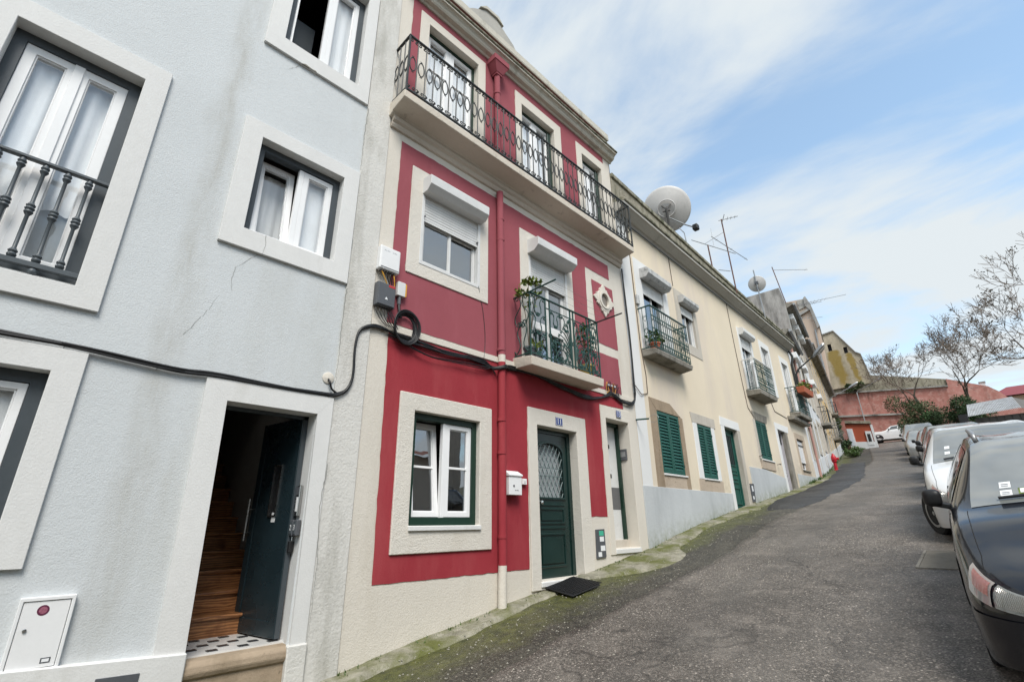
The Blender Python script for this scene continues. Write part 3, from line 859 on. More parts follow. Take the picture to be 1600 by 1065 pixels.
# gas meter cupboard
t = thing('meter_box', 'white meter cupboard with a round purple sticker low on the grey house wall', 'meter box', (0.03, 0.41, -0.84), 0, (0.03, 0.41, -0.84))
MB().ring((0.272, 0.555, -0.835, -0.395), (0.292, 0.535, -0.812, -0.418), 0.045, -0.01).build('frame', m_plastic_w, t, bevel=0.003)
MB().box(0.0, 0.038, 0.295, 0.532, -0.809, -0.421).build('door', m_plastic_w, t, bevel=0.003)
MB().lathe([(0.011, 0.036), (0.011, 0.047), (0.006, 0.049)], (0, 0.335, -0.585), 12, 'x').build('lock', m_steel, t, smooth=True)
MB().lathe([(0.031, 0.037), (0.031, 0.0395)], (0, 0.40, -0.475), 20, 'x').build('sticker', M('purple_sticker', (0.12, 0.025, 0.06), 0.4, 0.1, 20), t)
MB().lathe([(0.021, 0.0395), (0.021, 0.0402)], (0, 0.40, -0.475), 20, 'x').build('sticker_ring', M('pink_sticker_print', (0.34, 0.12, 0.17), 0.4, 0.4, 60), t)
MB().box(0.038, 0.040, 0.455, 0.505, -0.785, -0.755).build('label_plate', m_plastic_g, t)
MB().box(0.040, 0.0405, 0.462, 0.498, -0.779, -0.761).build('label_print', m_enamel_w, t)

# hairline cracks and a chipped sill on the grey front
def crack(path, wd, x, seed):
    rnd = random.Random(seed)
    P = []
    for (a, b) in zip(path, path[1:]):
        n = max(2, int(math.hypot(b[0] - a[0], b[1] - a[1]) / 0.03))
        for k in range(n): P.append((a[0] + (b[0] - a[0]) * k / n + rnd.gauss(0, .004), a[1] + (b[1] - a[1]) * k / n + rnd.gauss(0, .004)))
    P.append(path[-1])
    mb = MB()
    for i, p in enumerate(P):
        w_ = wd * (1 - 0.8 * i / len(P))
        mb.v += [(x, p[0] - w_, p[1] - w_ * .5), (x, p[0] + w_, p[1] + w_ * .5)]
    for i in range(len(P) - 1): mb.f.append((2 * i, 2 * i + 1, 2 * i + 3, 2 * i + 2))
    return mb.build('crack', M('crack_grime', (0.30, 0.30, 0.28), 0.95, 0.1) if 'crack_grime' not in bpy.data.materials else bpy.data.materials['crack_grime'], grey)
crack([(1.25, 2.585), (1.16, 2.47), (1.09, 2.38), (1.07, 2.25), (1.10, 2.13)], .0035, .003, 1)
crack([(1.28, 2.815), (1.305, 2.70), (1.29, 2.60)], .003, .0365, 2)
crack([(1.32, 5.235), (1.18, 5.06), (1.05, 4.98)], .004, .003, 3)
crack([(0.8, 1.6), (0.95, 1.9), (1.0, 2.05)], .0025, .003, 4)
crack([(2.22, 3.2), (2.205, 2.9), (2.215, 2.58)], .006, .0195, 5)
crack([(2.22, 2.55), (2.21, 2.1), (2.22, 1.7), (2.21, 1.35)], .006, .0195, 6)
crack([(2.23, 0.6), (2.20, 0.2), (2.24, -0.3), (2.235, -0.9)], .004, .0365, 7)
crack([(2.22, 5.2), (2.21, 4.7), (2.215, 4.2)], .007, .0195, 8)
MB().prism_x([(1.32, 5.244), (1.50, 5.246), (1.49, 5.262), (1.44, 5.255), (1.36, 5.268)], 0.02, 0.0365).build('chipped_edge', m_concrete, grey)

# ================================================================== RED HOUSE
zb = -1.4
red = thing('red_house', 'crimson and cream three storey house with two iron balconies and doors 11 and 13', 'house', (0, 5.4, zb), 0, (0, 5.4, zb))
RY0, RY1 = 2.56, 8.26
hW = (3.165, 4.205, 3.255, 4.60)
hBD = (5.32, 6.30, 2.33, 4.50)
hG = (3.225, 4.25, 0.02, 1.29)
h11 = (5.385, 6.335, -0.69, 1.40)
h13 = (7.22, 7.95, -0.36, 1.765)
hT = [(3.09, 4.14, 5.5, 7.63), (5.24, 6.20, 5.5, 7.55), (7.13, 7.86, 5.5, 7.55)]
holes = [rect(*h) for h in [hW, hBD, hG, h11, h13] + hT]
MB().sheet([(RY0, -2.4), (RY1, -1.6), (RY1, 8.8), (RY0, 8.8)], holes, 0.0).build('wall', m_cream, red)
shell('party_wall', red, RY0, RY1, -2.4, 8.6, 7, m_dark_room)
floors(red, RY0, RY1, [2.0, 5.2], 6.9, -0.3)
MB().box(-7, 0.0, RY1 - 0.02, RY1 + 0.001, 6.4, 8.75).build('side_wall', m_cornice, red)
def panel(poly, hs, mat, name='painted_panel', x=0.006):
    rnd = random.Random(len(poly) * 7 + int(poly[0][1] * 10))
    def wob(pl):        # hand painted edges waver by a few millimetres
        out = []
        for a, b in zip(pl, pl[1:] + pl[:1]):
            n = max(1, int(math.hypot(b[0] - a[0], b[1] - a[1]) / 0.09))
            for k in range(n): out.append((a[0] + (b[0] - a[0]) * k / n + (rnd.gauss(0, .0028) if k else 0), a[1] + (b[1] - a[1]) * k / n + (rnd.gauss(0, .0028) if k else 0)))
        return out
    return MB().sheet(wob(list(poly)), [wob(list(h)) for h in hs], x).build(name, mat, red)
# ground floor panels (painted fields stand a coat of render proud of the cream)
panel([(2.845, -0.53), (5.165, -0.53), (5.19, 1.64), (6.585, 1.655), (6.545, 0.125), (7.055, 0.125), (7.065, 1.99), (7.84, 2.01), (7.84, 2.19), (2.80, 2.19)],
      [rect(3.015, 4.465, -0.265, 1.495)], m_red)
panel([(2.765, 2.30), (4.9, 2.285), (6.6, 2.27), (6.9, 2.27), (6.95, 4.69), (7.77, 4.69), (7.77, 5.03), (2.765, 5.03)], [rect(2.965, 4.39, 3.055, 4.73), rect(5.105, 6.495, 2.27, 4.715)], m_red_up)
panel([(7.16, 3.18), (7.86, 3.18), (7.85, 4.49), (7.13, 4.49)], [], m_red_up)
panel([(6.95, 2.29), (7.84, 2.28), (7.83, 2.99), (6.95, 2.99)], [], m_red_up)
top = [(2.79, 5.6), (7.99, 5.6), (7.99, 7.96), (2.79, 7.96)]
panel([(2.77, 5.52), (8.0, 5.52), (8.0, 7.98), (2.77, 7.98)], [rect(2.92, 4.31, 5.5, 7.81), rect(5.07, 6.42, 5.5, 7.78), rect(6.94, 8.01, 5.5, 7.77)], m_red_up) if False else None
panel([(2.77, 5.51), (2.92, 5.51), (2.92, 7.81), (4.31, 7.81), (4.31, 5.51), (5.07, 5.51), (5.07, 7.78), (6.42, 7.78), (6.42, 5.51), (6.94, 5.51), (6.94, 7.77), (7.99, 7.77), (7.99, 7.98), (2.77, 7.98)], [], m_red_up)
# ground floor window
w = surround('window', red, (3.015, 4.465, -0.265, 1.495), hG, m_cream_rough, 0.03, 0.12, 0.008)
casing(w, *hG, -0.045, 0.075, m_green_frame, 0.10, bottom=0.085)
MB().box(-0.12, 0.055, 3.215, 4.27, -0.035, 0.018).build('sill', m_white_plaster, w, bevel=0.006)
sash(w, 3.30, 3.715, 0.11, 1.215, -0.10, m_upvc, g_dark, 0.06, 0.055, [0.68], fn=tiltfn(-0.12, 0.11, R_(6)))
sash(w, 3.765, 4.175, 0.11, 1.215, -0.065, m_upvc, g_dark, 0.06, 0.055, [0.68])
MB().box(-0.12, -0.06, 3.715, 3.765, 0.105, 1.215).build('mullion', m_upvc, w, bevel=0.003)
MB().add([(-0.75, 3.0, -0.1), (-0.75, 4.45, -0.1), (-0.75, 4.45, 1.4), (-0.75, 3.0, 1.4)], [(0, 1, 2, 3)]).build('room_backing', m_dark_room, w)  # flat sheet in the dark room colour, standing in for the room's depth
# first floor window with roller shutter
def shutter_box(win, y0, y1, zt, zb_, dx, mat, name='shutter_box'):
    MB().prism_y([(0.0, zt + 0.03), (dx * 0.93, zt - 0.01), (dx, zt - 0.03), (dx * 0.98, zb_ + 0.07), (dx * 0.62, zb_ - 0.01), (0.0, zb_ - 0.01)], y0, y1).build(name, mat, win, bevel=0.004)
def roller(win, y0, y1, zt, zb_, x, mat, pitch=0.045):
    n = int((zt - zb_) / pitch)
    s0 = None
    for k in range(n):
        z = zb_ + pitch * (k + 0.5)
        if s0 is None:
            s0 = MB().prism_y([(-.006, -pitch / 2 + .003), (.003, -pitch / 2 + .004), (.008, 0), (.004, pitch / 2 - .002), (-.006, pitch / 2 - .002)], y0, y1)
            s0 = s0.build('slat', mat, win, off=(0, 0, 0))
            s0.location = Vector((x, 0, z)) - root_off(win)
        else: inst('slat', s0, win, (x, 0, z))
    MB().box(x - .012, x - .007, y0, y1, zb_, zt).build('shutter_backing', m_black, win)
    MB().box(x - .01, x + .012, y0, y1, zb_ - 0.03, zb_).build('bottom_bar', mat, win, bevel=0.003)
w = surround('window', red, (2.965, 4.39, 3.055, 4.73), hW, m_cream_rough, 0.022, 0.10, 0.006)
MB().ring((3.15, 4.22, 3.24, 4.5), (3.195, 4.175, 3.285, 4.5), 0.028, -0.06).build('frame', m_alu, w, bevel=0.003)
roller(w, 3.19, 4.18, 4.40, 3.95, 0.0, m_alu)
sash(w, 3.20, 3.70, 3.29, 3.95, -0.02, m_alu, g_dark, 0.035, 0.04)
sash(w, 3.67, 4.17, 3.29, 3.95, -0.045, m_alu, g_dark, 0.035, 0.04)
curtain(w, 3.2, 4.2, 3.28, 4.3, -0.14, m_greyblind, 0.004, 0.5, 'blind')
shutter_box(w, 3.145, 4.23, 4.58, 4.35, 0.22, m_alu)
for y in (3.2, 4.16): MB().lathe([(0.012, 0.0), (0.012, 0.03)], (0.01, y, 3.99), 8, 'x').build('stopper', m_plastic_g, w)
# balcony door with roller shutter
w = surround('balcony_door', red, (5.105, 6.495, 2.30, 4.715), hBD, m_cream_rough, 0.022, 0.10, 0.006)
MB().ring((5.305, 6.315, 2.31, 4.45), (5.35, 6.27, 2.35, 4.45), 0.028, -0.06).build('frame', m_alu, w, bevel=0.003)
roller(w, 5.345, 6.275, 4.30, 3.84, 0.0, m_alu)
sash(w, 5.36, 5.84, 2.36, 3.84, -0.02, m_alu, g_dark, 0.05, 0.04, [3.0])
sash(w, 5.79, 6.26, 2.36, 3.84, -0.045, m_alu, g_dark, 0.05, 0.04, [3.0])
for a, b in ((5.41, 5.79), (5.84, 6.21)): MB().box(-0.06, -0.03, a, b, 2.98, 3.12).build('kick_panel', m_upvc, w, bevel=0.003)
curtain(w, 5.3, 6.3, 2.36, 4.3, -0.14, m_greyblind, 0.01, 0.2, 'blind')
shutter_box(w, 5.28, 6.33, 4.52, 4.29, 0.28, m_alu)
# oval window medallion
md = MB()
def oval(cy_, cz, a, b, n=28): return [(cy_ + a * math.cos(2 * math.pi * k / n), cz + b * math.sin(2 * math.pi * k / n)) for k in range(n)]
oy, oz = 7.49, 4.13
for (a1, b1, a2, b2, x1, x0) in ((0.225, 0.235, 0.18, 0.19, 0.045, 0.0), (0.18, 0.19, 0.125, 0.14, 0.06, 0.0)):
    md.qring(oval(oy, oz, a1, b1), oval(oy, oz, a2, b2), x1, x0, -0.05)
for k in range(4):
    an = math.pi / 2 * k
    cy_, cz = oy + 0.225 * math.cos(an), oz + 0.225 * math.sin(an)
    d = (math.cos(an), math.sin(an)); e = (-d[1], d[0])
    P = [(-.14, -.03), (-.11, .03), (-.07, .02), (-.05, .07), (0, .13), (.05, .07), (.07, .02), (.11, .03), (.14, -.03)]
    md.prism_x([(cy_ + e[0] * u + d[0] * v, cz + e[1] * u + d[1] * v) for u, v in P], 0.0, 0.038)
md = md.build('oval_medallion', m_cream, red, bevel=0.004)
MB().prism_x(oval(oy, oz, 0.126, 0.141), 0.006, 0.012).build('oval_recess', M('dim_oval_pane', (0.20, 0.175, 0.15), 0.35, 0.1), md)
# string course
MB().prism_y([(0.0, 2.19), (0.022, 2.195), (0.022, 2.275), (0.0, 2.285)], RY0 + 0.005, RY1 - 0.005).build('string_course', m_cream, red, bevel=0.003)

# ---- number 11: green panelled door
w = surround('door_surround', red, (5.19, 6.59, -0.80, 1.65), h11, m_cream_rough, 0.028, 0.17, 0.008)
MB().box(-0.2, 0.05, 5.36, 6.37, -0.765, -0.70).build('sill', m_white_plaster, w, bevel=0.008)
MB().ring((5.385, 6.335, -0.70, 1.40), (5.415, 6.26, -0.70, 1.335), -0.13, -0.22).build('door_frame', m_green_dark, w, bevel=0.003)
gd = MB()
X = -0.15
ya, yb, za, zc = 5.42, 6.255, -0.695, 1.33
# leaf built as stiles and rails round an arched light
gw = (5.53, 6.14, 0.395, 1.03)
arch = [(gw[0], gw[2]), (gw[1], gw[2]), (gw[1], gw[3])]
cxm, rx, rz = (gw[0] + gw[1]) / 2, (gw[1] - gw[0]) / 2, 0.16
arch_t = [(cxm + rx * math.cos(math.pi * k / 12), gw[3] + rz * math.sin(math.pi * k / 12)) for k in range(13)]
hole = [(gw[0], gw[2]), (gw[1], gw[2])] + arch_t
gd.sheet(rect(ya, yb, za, zc), [hole], X)
n0 = len(hole)
gd.add([(X, a, b) for a, b in hole] + [(X - 0.05, a, b) for a, b in hole], [(i, (i + 1) % n0, (i + 1) % n0 + n0, i + n0) for i in range(n0)])
gd.ring((ya, yb, za, zc), (ya + .001, yb - .001, za + .001, zc - .001), X + 0.0002, X - 0.05)
d11 = gd.build('street_door', m_green_dark, red)
def mould(o, i, x, h):
    return MB().ring(o, i, x + h, x - 0.002)
out = [(a + (a - cxm) * 0.10, b + (0.03 if b > 0.9 else -0.03)) for a, b in hole]
MB().qring(out, hole, X + 0.022, X - 0.001, X - 0.01).build('light_moulding', m_green_dark, d11, bevel=0.005)
MB().add([(X - 0.035, a, b) for a, b in hole], [tuple(range(n0))]).build('light_pane', g_clear, d11)
MB().add([(X - 0.09, a, b) for a, b in rect(gw[0] - .05, gw[1] + .05, gw[2] - .05, gw[3] + .22)], [(0, 1, 2, 3)]).build('light_backing', m_greyblind, d11)
gr = MB()
def clip_line(p, q, poly):
    """the pieces of a segment inside a polygon"""
    ts = [0.0, 1.0]
    for i in range(len(poly)):
        a, b = poly[i], poly[(i + 1) % len(poly)]
        dx, dy, ex, ey = q[0] - p[0], q[1] - p[1], b[0] - a[0], b[1] - a[1]
        den = dx * ey - dy * ex
        if abs(den) < 1e-9: continue
        t = ((a[0] - p[0]) * ey - (a[1] - p[1]) * ex) / den
        u = ((a[0] - p[0]) * dy - (a[1] - p[1]) * dx) / den
        if 0 < t < 1 and 0 <= u <= 1: ts.append(t)
    ts.sort()
    out = []
    for t0_, t1_ in zip(ts, ts[1:]):
        m = ((p[0] + (q[0] - p[0]) * (t0_ + t1_) / 2), (p[1] + (q[1] - p[1]) * (t0_ + t1_) / 2))
        c = False
        for i in range(len(poly)):
            (x0, y0), (x1, y1) = poly[i], poly[(i + 1) % len(poly)]
            if (y0 > m[1]) != (y1 > m[1]) and m[0] < (x1 - x0) * (m[1] - y0) / (y1 - y0) + x0: c = not c
        if c and t1_ - t0_ > 1e-4:
            out.append(((p[0] + (q[0] - p[0]) * t0_, p[1] + (q[1] - p[1]) * t0_), (p[0] + (q[0] - p[0]) * t1_, p[1] + (q[1] - p[1]) * t1_)))
    return out
for sgn in (1, -1):
    for k in range(-8, 22):
        y = gw[0] + 0.095 * k
        for a, b in clip_line((y, gw[2] - 0.01), (y + sgn * 0.55, gw[2] + 0.99), hole):
            gr.tube([(X - 0.012 + 0.004 * sgn, *a), (X - 0.012 + 0.004 * sgn, *b)], 0.0065, 5)
for z in (0.70, 0.82): gr.tube([(X - 0.01, gw[0], z), (X - 0.01, gw[1], z)], 0.006, 5)
gr.build('diamond_grille', M('grille_paint', (0.10, 0.15, 0.15), 0.4, 0.1), d11)
for (a, b, c_, d_) in ((5.53, 6.14, 0.02, 0.245), (5.53, 6.14, -0.555, -0.10)):
    MB().ring((a, b, c_, d_), (a + .035, b - .035, c_ + .03, d_ - .03), X + 0.016, X - 0.002, X + 0.001).build('panel_moulding', m_green_dark, d11, bevel=0.006)
    MB().qring(rect(a + .07, b - .07, c_ + .055, d_ - .055), rect(a + .12, b - .12, c_ + .095 if d_ - c_ > .3 else c_ + .09, d_ - .095 if d_ - c_ > .3 else d_ - .09), X + 0.016, X - 0.002, X - .002).build('raised_field', m_green_dark, d11)
    MB().box(X - .001, X + .015, a + .119, b - .119, c_ + .089, d_ - .089).build('raised_field', m_green_dark, d11)
MB().box(X, X + 0.014, 5.53, 6.14, -0.045, -0.01).build('ledge', m_green_dark, d11, bevel=0.005)
MB().box(X, X + 0.014, 5.53, 6.14, 0.275, 0.30).build('ledge', m_green_dark, d11, bevel=0.005)
MB().lathe([(0.028, X), (0.03, X + .008), (0.013, X + .014), (0.013, X + .035), (0.03, X + .045), (0.034, X + .062), (0.026, X + .08), (0.0, X + .083)], (0, 5.555, 0.285 + .03), 14, 'x').build('door_knob', m_chrome, d11, smooth=True)
def number_plate(y, z, wd, ht, s):
    p = MB().box(0.028, 0.036, y - wd / 2, y + wd / 2, z - ht / 2, z + ht / 2).build('number_plate', m_bluenum, red, bevel=0.002)
    MB().ring((y - wd / 2 + .004, y + wd / 2 - .004, z - ht / 2 + .004, z + ht / 2 - .004), (y - wd / 2 + .009, y + wd / 2 - .009, z - ht / 2 + .009, z + ht / 2 - .009), 0.0366, 0.036).build('plate_rim', m_enamel_w, p)
    text_mesh('number', s, ht * 0.95, m_enamel_w, p, (0.0372, y, z - 0.002), FACE_X, 0.0006)
number_plate(5.895, 1.515, 0.17, 0.125, '11')
# ---- number 13: open passage door with a white inner leaf
w = surround('door_surround', red, (7.07, 8.02, -0.45, 1.985), h13, m_cream, 0.016, 0.34, 0.004)
MB().box(-0.4, 0.03, 7.20, 7.97, -0.44, -0.37).build('sill', m_white_plaster, w, bevel=0.006)
MB().box(-0.30, -0.19, 7.215, 7.955, -0.37, -0.24).build('step', m_stone, w, bevel=0.006)
MB().box(-0.27, -0.195, 7.875, 7.925, -0.36, 1.765).box(-0.27, -0.195, 7.22, 7.925, 1.70, 1.765).build('door_frame', m_green_frame, w, bevel=0.003)
MB().box(-0.30, -0.26, 7.22, 7.875, -0.24, 1.70).build('inner_leaf', m_alu, w)
MB().box(-0.26, -0.256, 7.22, 7.875, 0.25, 0.62).build('kick_band', M('grey_band_paint', (0.13, 0.13, 0.13), 0.5, 0.06), w)
for z in (0.78, 1.3): MB().box(-0.26, -0.248, 7.60, 7.66, z, z + 0.07).build('lock_plate', m_black, w, bevel=0.004)
number_plate(7.625, 1.885, 0.15, 0.125, '13')
t = thing('entry_phone', 'small grey entry phone on the reveal of the cream passage doorway numbered 13', 'intercom', (-0.15, 7.94, 1.2), 0, (-0.15, 7.94, 1.2))
MB().box(-0.23, -0.07, 7.925, 7.953, 1.10, 1.30).build('body', m_plastic_g, t, bevel=0.005)
MB().box(-0.21, -0.09, 7.921, 7.926, 1.16, 1.25).build('face_plate', m_galv, t)

# ---- upper floor: slab, cornice, windows
sl = MB()
sl.prism_y([(0.0, 5.30), (0.05, 5.30), (0.09, 5.325), (0.10, 5.35), (0.36, 5.385), (0.385, 5.39), (0.39, 5.50), (0.37, 5.515), (0.0, 5.53)], 2.525, 8.255)
bal = sl.build('balcony', m_slab, red, bevel=0.006)
MB().prism_y([(0.0, 5.15), (0.035, 5.155), (0.05, 5.19), (0.05, 5.225), (0.085, 5.25), (0.095, 5.305), (0.0, 5.305)], 2.57, 8.25).build('soffit_moulding', m_soffit, bal)
MB().box(0.10, 0.382, 2.527, 8.253, 5.381, 5.384).build('soffit', m_soffit, bal) if False else None
bx = 0.355
ry0, ry1 = 2.56, 8.275
zt, zbm = 6.575, 5.575
MB().box(bx - .018, bx + .018, ry0 - .018, ry1 + .018, zt - .012, zt + .012).box(0.0, bx - .018, ry0 - .018, ry0 + .018, zt - .012, zt + .012).box(0.0, bx - .018, ry1 - .018, ry1 + .018, zt - .012, zt + .012).build('top_rail', m_iron, bal, bevel=0.003)
MB().box(bx - .014, bx + .014, ry0 - .014, ry1 + .014, zbm - .014, zbm + .014).box(0.0, bx - .014, ry0 - .014, ry0 + .014, zbm - .014, zbm + .014).box(0.0, bx - .014, ry1 - .014, ry1 + .014, zbm - .014, zbm + .014).build('bottom_rail', m_iron, bal, bevel=0.003)
p0 = MB().box(-.013, .013, -.013, .013, 5.515 - 6, zt - 6 - .01).build('post', m_iron, bal, off=(0, 0, 0), bevel=0.003)
p0.location = Vector((bx, ry0, 6)) - OFF[red.name]
for y in (5.40, ry1): inst('post', p0, bal, (bx, y, 6))
def spiral(c, r0, r1, a0, turns, n=14):
    return [(c[0] + (r0 + (r1 - r0) * k / n) * math.cos(a0 + turns * 2 * math.pi * k / n), c[1] + (r0 + (r1 - r0) * k / n) * math.sin(a0 + turns * 2 * math.pi * k / n)) for k in range(n + 1)]
pitch = (ry1 - ry0) / 40
bar0 = orn0 = None
def orn_mesh():
    mb = MB()
    mb.tube([(0, 0.050 * math.cos(2 * math.pi * k / 16), 0.125 * math.sin(2 * math.pi * k / 16)) for k in range(16)], 0.009, 6, closed=True)
    for s in (1, -1):
        mb.tube([(0, 0, s * 0.122), (0, 0, s * 0.16)], [0.008, 0.002], 5)
        mb.tube([(0, 0.018, s * 0.165 - s * .012), (0, 0.0, s * 0.130), (0, -0.018, s * 0.165 - s * .012)], 0.0045, 5)
    return mb
def curl_mesh():
    q, s = 1, 1
    c = (0.040, -0.05)
    mb = MB().tube([(0, pitch / 2, 0.0)] + [(0, a, b) for a, b in spiral(c, 0.036, 0.012, math.pi / 2, -1.15, 12)], 0.0068, 5)
    mb.lathe([(0.0, -0.014), (0.014, 0.0), (0.0, 0.014)], (0, c[0] - .012, c[1] - .012), 6)
    return mb
curl0 = None
for k in range(1, 40):
    y = ry0 + pitch * k
    if bar0 is None:
        bar0 = MB().tube([(0, 0, -0.5), (0, 0, 0.5)], 0.009, 6).build('bar', m_iron, bal, off=(0, 0, 0))
        bar0.location = Vector((bx, y, (zt + zbm) / 2)) - OFF[red.name]
    else: inst('bar', bar0, bal, (bx, y, (zt + zbm) / 2))
for k in range(40):
    y = ry0 + pitch * (k + 0.5)
    if orn0 is None:
        orn0 = orn_mesh().build('ring_ornament', m_iron, bal, off=(0, 0, 0), smooth='full')
        orn0.location = Vector((bx, y, (zt + zbm) / 2)) - OFF[red.name]
    else: inst('ring_ornament', orn0, bal, (bx, y, (zt + zbm) / 2))
    for fl in (1, -1):
        for (zq, up) in ((zt - .012, 1), (zbm + .014, -1)):
            if curl0 is None:
                curl0 = curl_mesh().build('curl', m_iron, bal, off=(0, 0, 0), smooth='full')
                curl0.location = Vector((bx, y, zq)) - OFF[red.name]
            else: inst('curl', curl0, bal, (bx, y, zq), scale=(1, fl, up))
for y in (ry0, ry1):
    for x in (0.12, 0.24): inst('bar', bar0, bal, (x, y, (zt + zbm) / 2))
    for x in (0.06, 0.18, 0.30): inst('ring_ornament', orn0, bal, (x, y, (zt + zbm) / 2), rot=(0, 0, R_(90)))
tops = [((2.92, 4.31, 5.5, 7.81), hT[0]), ((5.07, 6.42, 5.5, 7.78), hT[1]), ((6.94, 8.0, 5.5, 7.77), hT[2])]
for o, h in tops:
    w = surround('balcony_window', red, o, h, m_cream, 0.022, 0.17, 0.005)
    casing(w, *h, -0.10, 0.05, m_green_frame, 0.08)
    c = (h[0] + h[1]) / 2
    for a, b in ((h[0] + .05, c - .02), (c + .02, h[1] - .05)):
        sash(w, a, b, 5.56, h[3] - .06, -0.115, m_upvc, g_clear, 0.065, 0.055, [6.9])
        MB().box(-0.165, -0.125, a + .05, b - .05, 5.60, 6.25).build('door_panel', m_upvc, w, bevel=0.004)
        curtain(w, a + .03, b - .03, 5.7, h[3] - .1, -0.205, m_curtain, 0.012, 0.1)
    MB().box(-0.17, -0.113, c - .02, c + .02, 5.56, h[3] - .06).build('mullion', m_upvc, w)
# a half open dark shutter leaf beside the middle and right doors
for (y, zt_) in ((6.17, 7.45), (7.83, 7.45)):
    MB().box(-0.09, -0.06, y - 0.10, y, 5.55, zt_).build('folded_shutter', m_green_frame, red, bevel=0.003)
# cornice and parapet
MB().prism_y([(0.0, 7.96), (0.03, 7.965), (0.05, 8.0), (0.11, 8.02), (0.13, 8.05), (0.14, 8.09), (0.165, 8.12), (0.19, 8.13), (0.20, 8.135), (0.20, 8.17), (0.0, 8.20)], RY0, 8.30).build('cornice', m_cornice, red)
MB().prism_y([(0.0, 8.19), (0.205, 8.17), (0.225, 8.18), (0.225, 8.215), (0.20, 8.235), (0.0, 8.30)], RY0, 8.33).build('cornice_top', m_moss_stone, red, bevel=0.01)
MB().box(0.0, 0.012, RY0, 8.08, 8.28, 8.62).build('parapet_band', m_red_up, red)
MB().box(-0.2, -0.001, RY0, 8.255, 8.30, 8.80).box(0.0, 0.016, 8.08, 8.255, 8.30, 8.62).build('parapet', m_cornice, red)
MB().prism_y([(-0.26, 8.80), (0.05, 8.60), (0.06, 8.635), (0.05, 8.80), (-0.1, 8.84), (-0.26, 8.83)], RY0, 8.27).build('coping', m_cornice, red, bevel=0.008)
# attic gable standing back behind the parapet
at = MB()
prof = [(4.6, 8.6), (4.6, 11.9), (5.95, 13.35), (6.45, 13.75), (6.85, 13.78), (7.55, 13.35), (8.25, 12.3), (8.25, 8.6)]
at.prism_x(prof, -4.2, -2.35)
at = at.build('attic', M('attic_grey_render', (0.40, 0.385, 0.35), 0.85, 0.1, 2, 0.3, 40), red)
MB().prism_x([(6.2, 13.62), (6.42, 13.86), (6.9, 13.89), (7.1, 13.68), (6.85, 13.79), (6.45, 13.76)], -4.25, -2.30).build('gable_coping', m_cornice, at)
# downpipe with collars and hopper
dp = MB().tube([(0.065, 4.61, 0.0 - 0.45), (0.065, 4.62, 2.19)], 0.055, 14).build('downpipe', m_red, red, smooth=True)
MB().tube([(0.065, 4.60, -1.02), (0.065, 4.61, -0.45)], 0.0545, 14).build('pipe_foot', m_cream, dp, smooth=True)
MB().tube([(0.065, 4.62, 2.19), (0.065, 4.62, 2.30)], 0.0545, 14).build('pipe_band', m_cream, dp, smooth=True)
MB().tube([(0.065, 4.62, 2.30), (0.065, 4.60, 5.12)], 0.055, 14).build('pipe_shaft', m_red_up, dp, smooth=True)
MB().tube([(0.085, 4.55, 5.52), (0.085, 4.53, 7.62)], 0.055, 14).build('pipe_shaft', m_red_up, dp, smooth=True)
for z, mt in ((-0.12, m_red), (0.92, m_red), (1.36, m_red), (2.38, m_red_up), (4.22, m_red_up), (4.60, m_red_up)):
    MB().tube([(0.065, 4.61, z - .02), (0.065, 4.61, z + .02)], 0.061, 14).build('collar', mt, dp, smooth=True)
MB().tube([(0.085, 4.53, 7.18), (0.085, 4.53, 7.23)], 0.063, 14).build('collar', m_red_up, dp, smooth=True)
hp = MB().hexa([(0.02, 4.46), (0.15, 4.46), (0.15, 4.60), (0.02, 4.60)], 7.60, 7.66)
hp.add([(0.01, 4.45, 7.64), (0.16, 4.45, 7.64), (0.16, 4.61, 7.64), (0.01, 4.61, 7.64), (0.0, 4.36, 7.82), (0.22, 4.36, 7.82), (0.22, 4.70, 7.82), (0.0, 4.70, 7.82)],
       [(3, 2, 1, 0), (4, 5, 6, 7), (0, 1, 5, 4), (1, 2, 6, 5), (2, 3, 7, 6), (3, 0, 4, 7)])
hp.box(0.0, 0.23, 4.35, 4.71, 7.82, 7.94).build('hopper', m_red_up, dp, bevel=0.005)

# ---- small balcony of the first floor
sb = MB()
sb.add([(0.0, 4.905, 2.335), (0.37, 4.925, 2.30), (0.37, 6.735, 2.30), (0.0, 6.77, 2.335), (0.0, 4.93, 2.17), (0.36, 4.935, 2.165), (0.36, 6.725, 2.165), (0.0, 6.75, 2.17)],
       [(0, 1, 2, 3), (7, 6, 5, 4), (0, 4, 5, 1), (1, 5, 6, 2), (2, 6, 7, 3), (3, 7, 4, 0)])
sbal = sb.build('balcony', m_slab, red, bevel=0.008)
gx = 0.335
gy0, gy1, gz0, gz1 = 4.95, 6.69, 2.36, 3.33
mb = MB().box(gx - .02, gx + .02, gy0 - .02, gy1 + .02, gz1 - .008, gz1 + .01).box(0.0, gx - .02, gy0 - .016, gy0 + .016, gz1 - .008, gz1 + .01).box(0.0, gx - .02, gy1 - .016, gy1 + .016, gz1 - .008, gz1 + .01)
mb.build('top_rail', m_iron_green, sbal, bevel=0.003)
mb = MB().box(gx - .01, gx + .01, gy0, gy1, gz0 - .01, gz0 + .01).box(0.0, gx - .01, gy0 - .01, gy0 + .01, gz0 - .01, gz0 + .01).box(0.0, gx - .01, gy1 - .01, gy1 + .01, gz0 - .01, gz0 + .01)
mb.box(gx - .008, gx + .008, gy0 + .36, gy1, gz1 - .16, gz1 - .145)
mb.build('bottom_rail', m_iron_green, sbal, bevel=0.002)
p0 = None
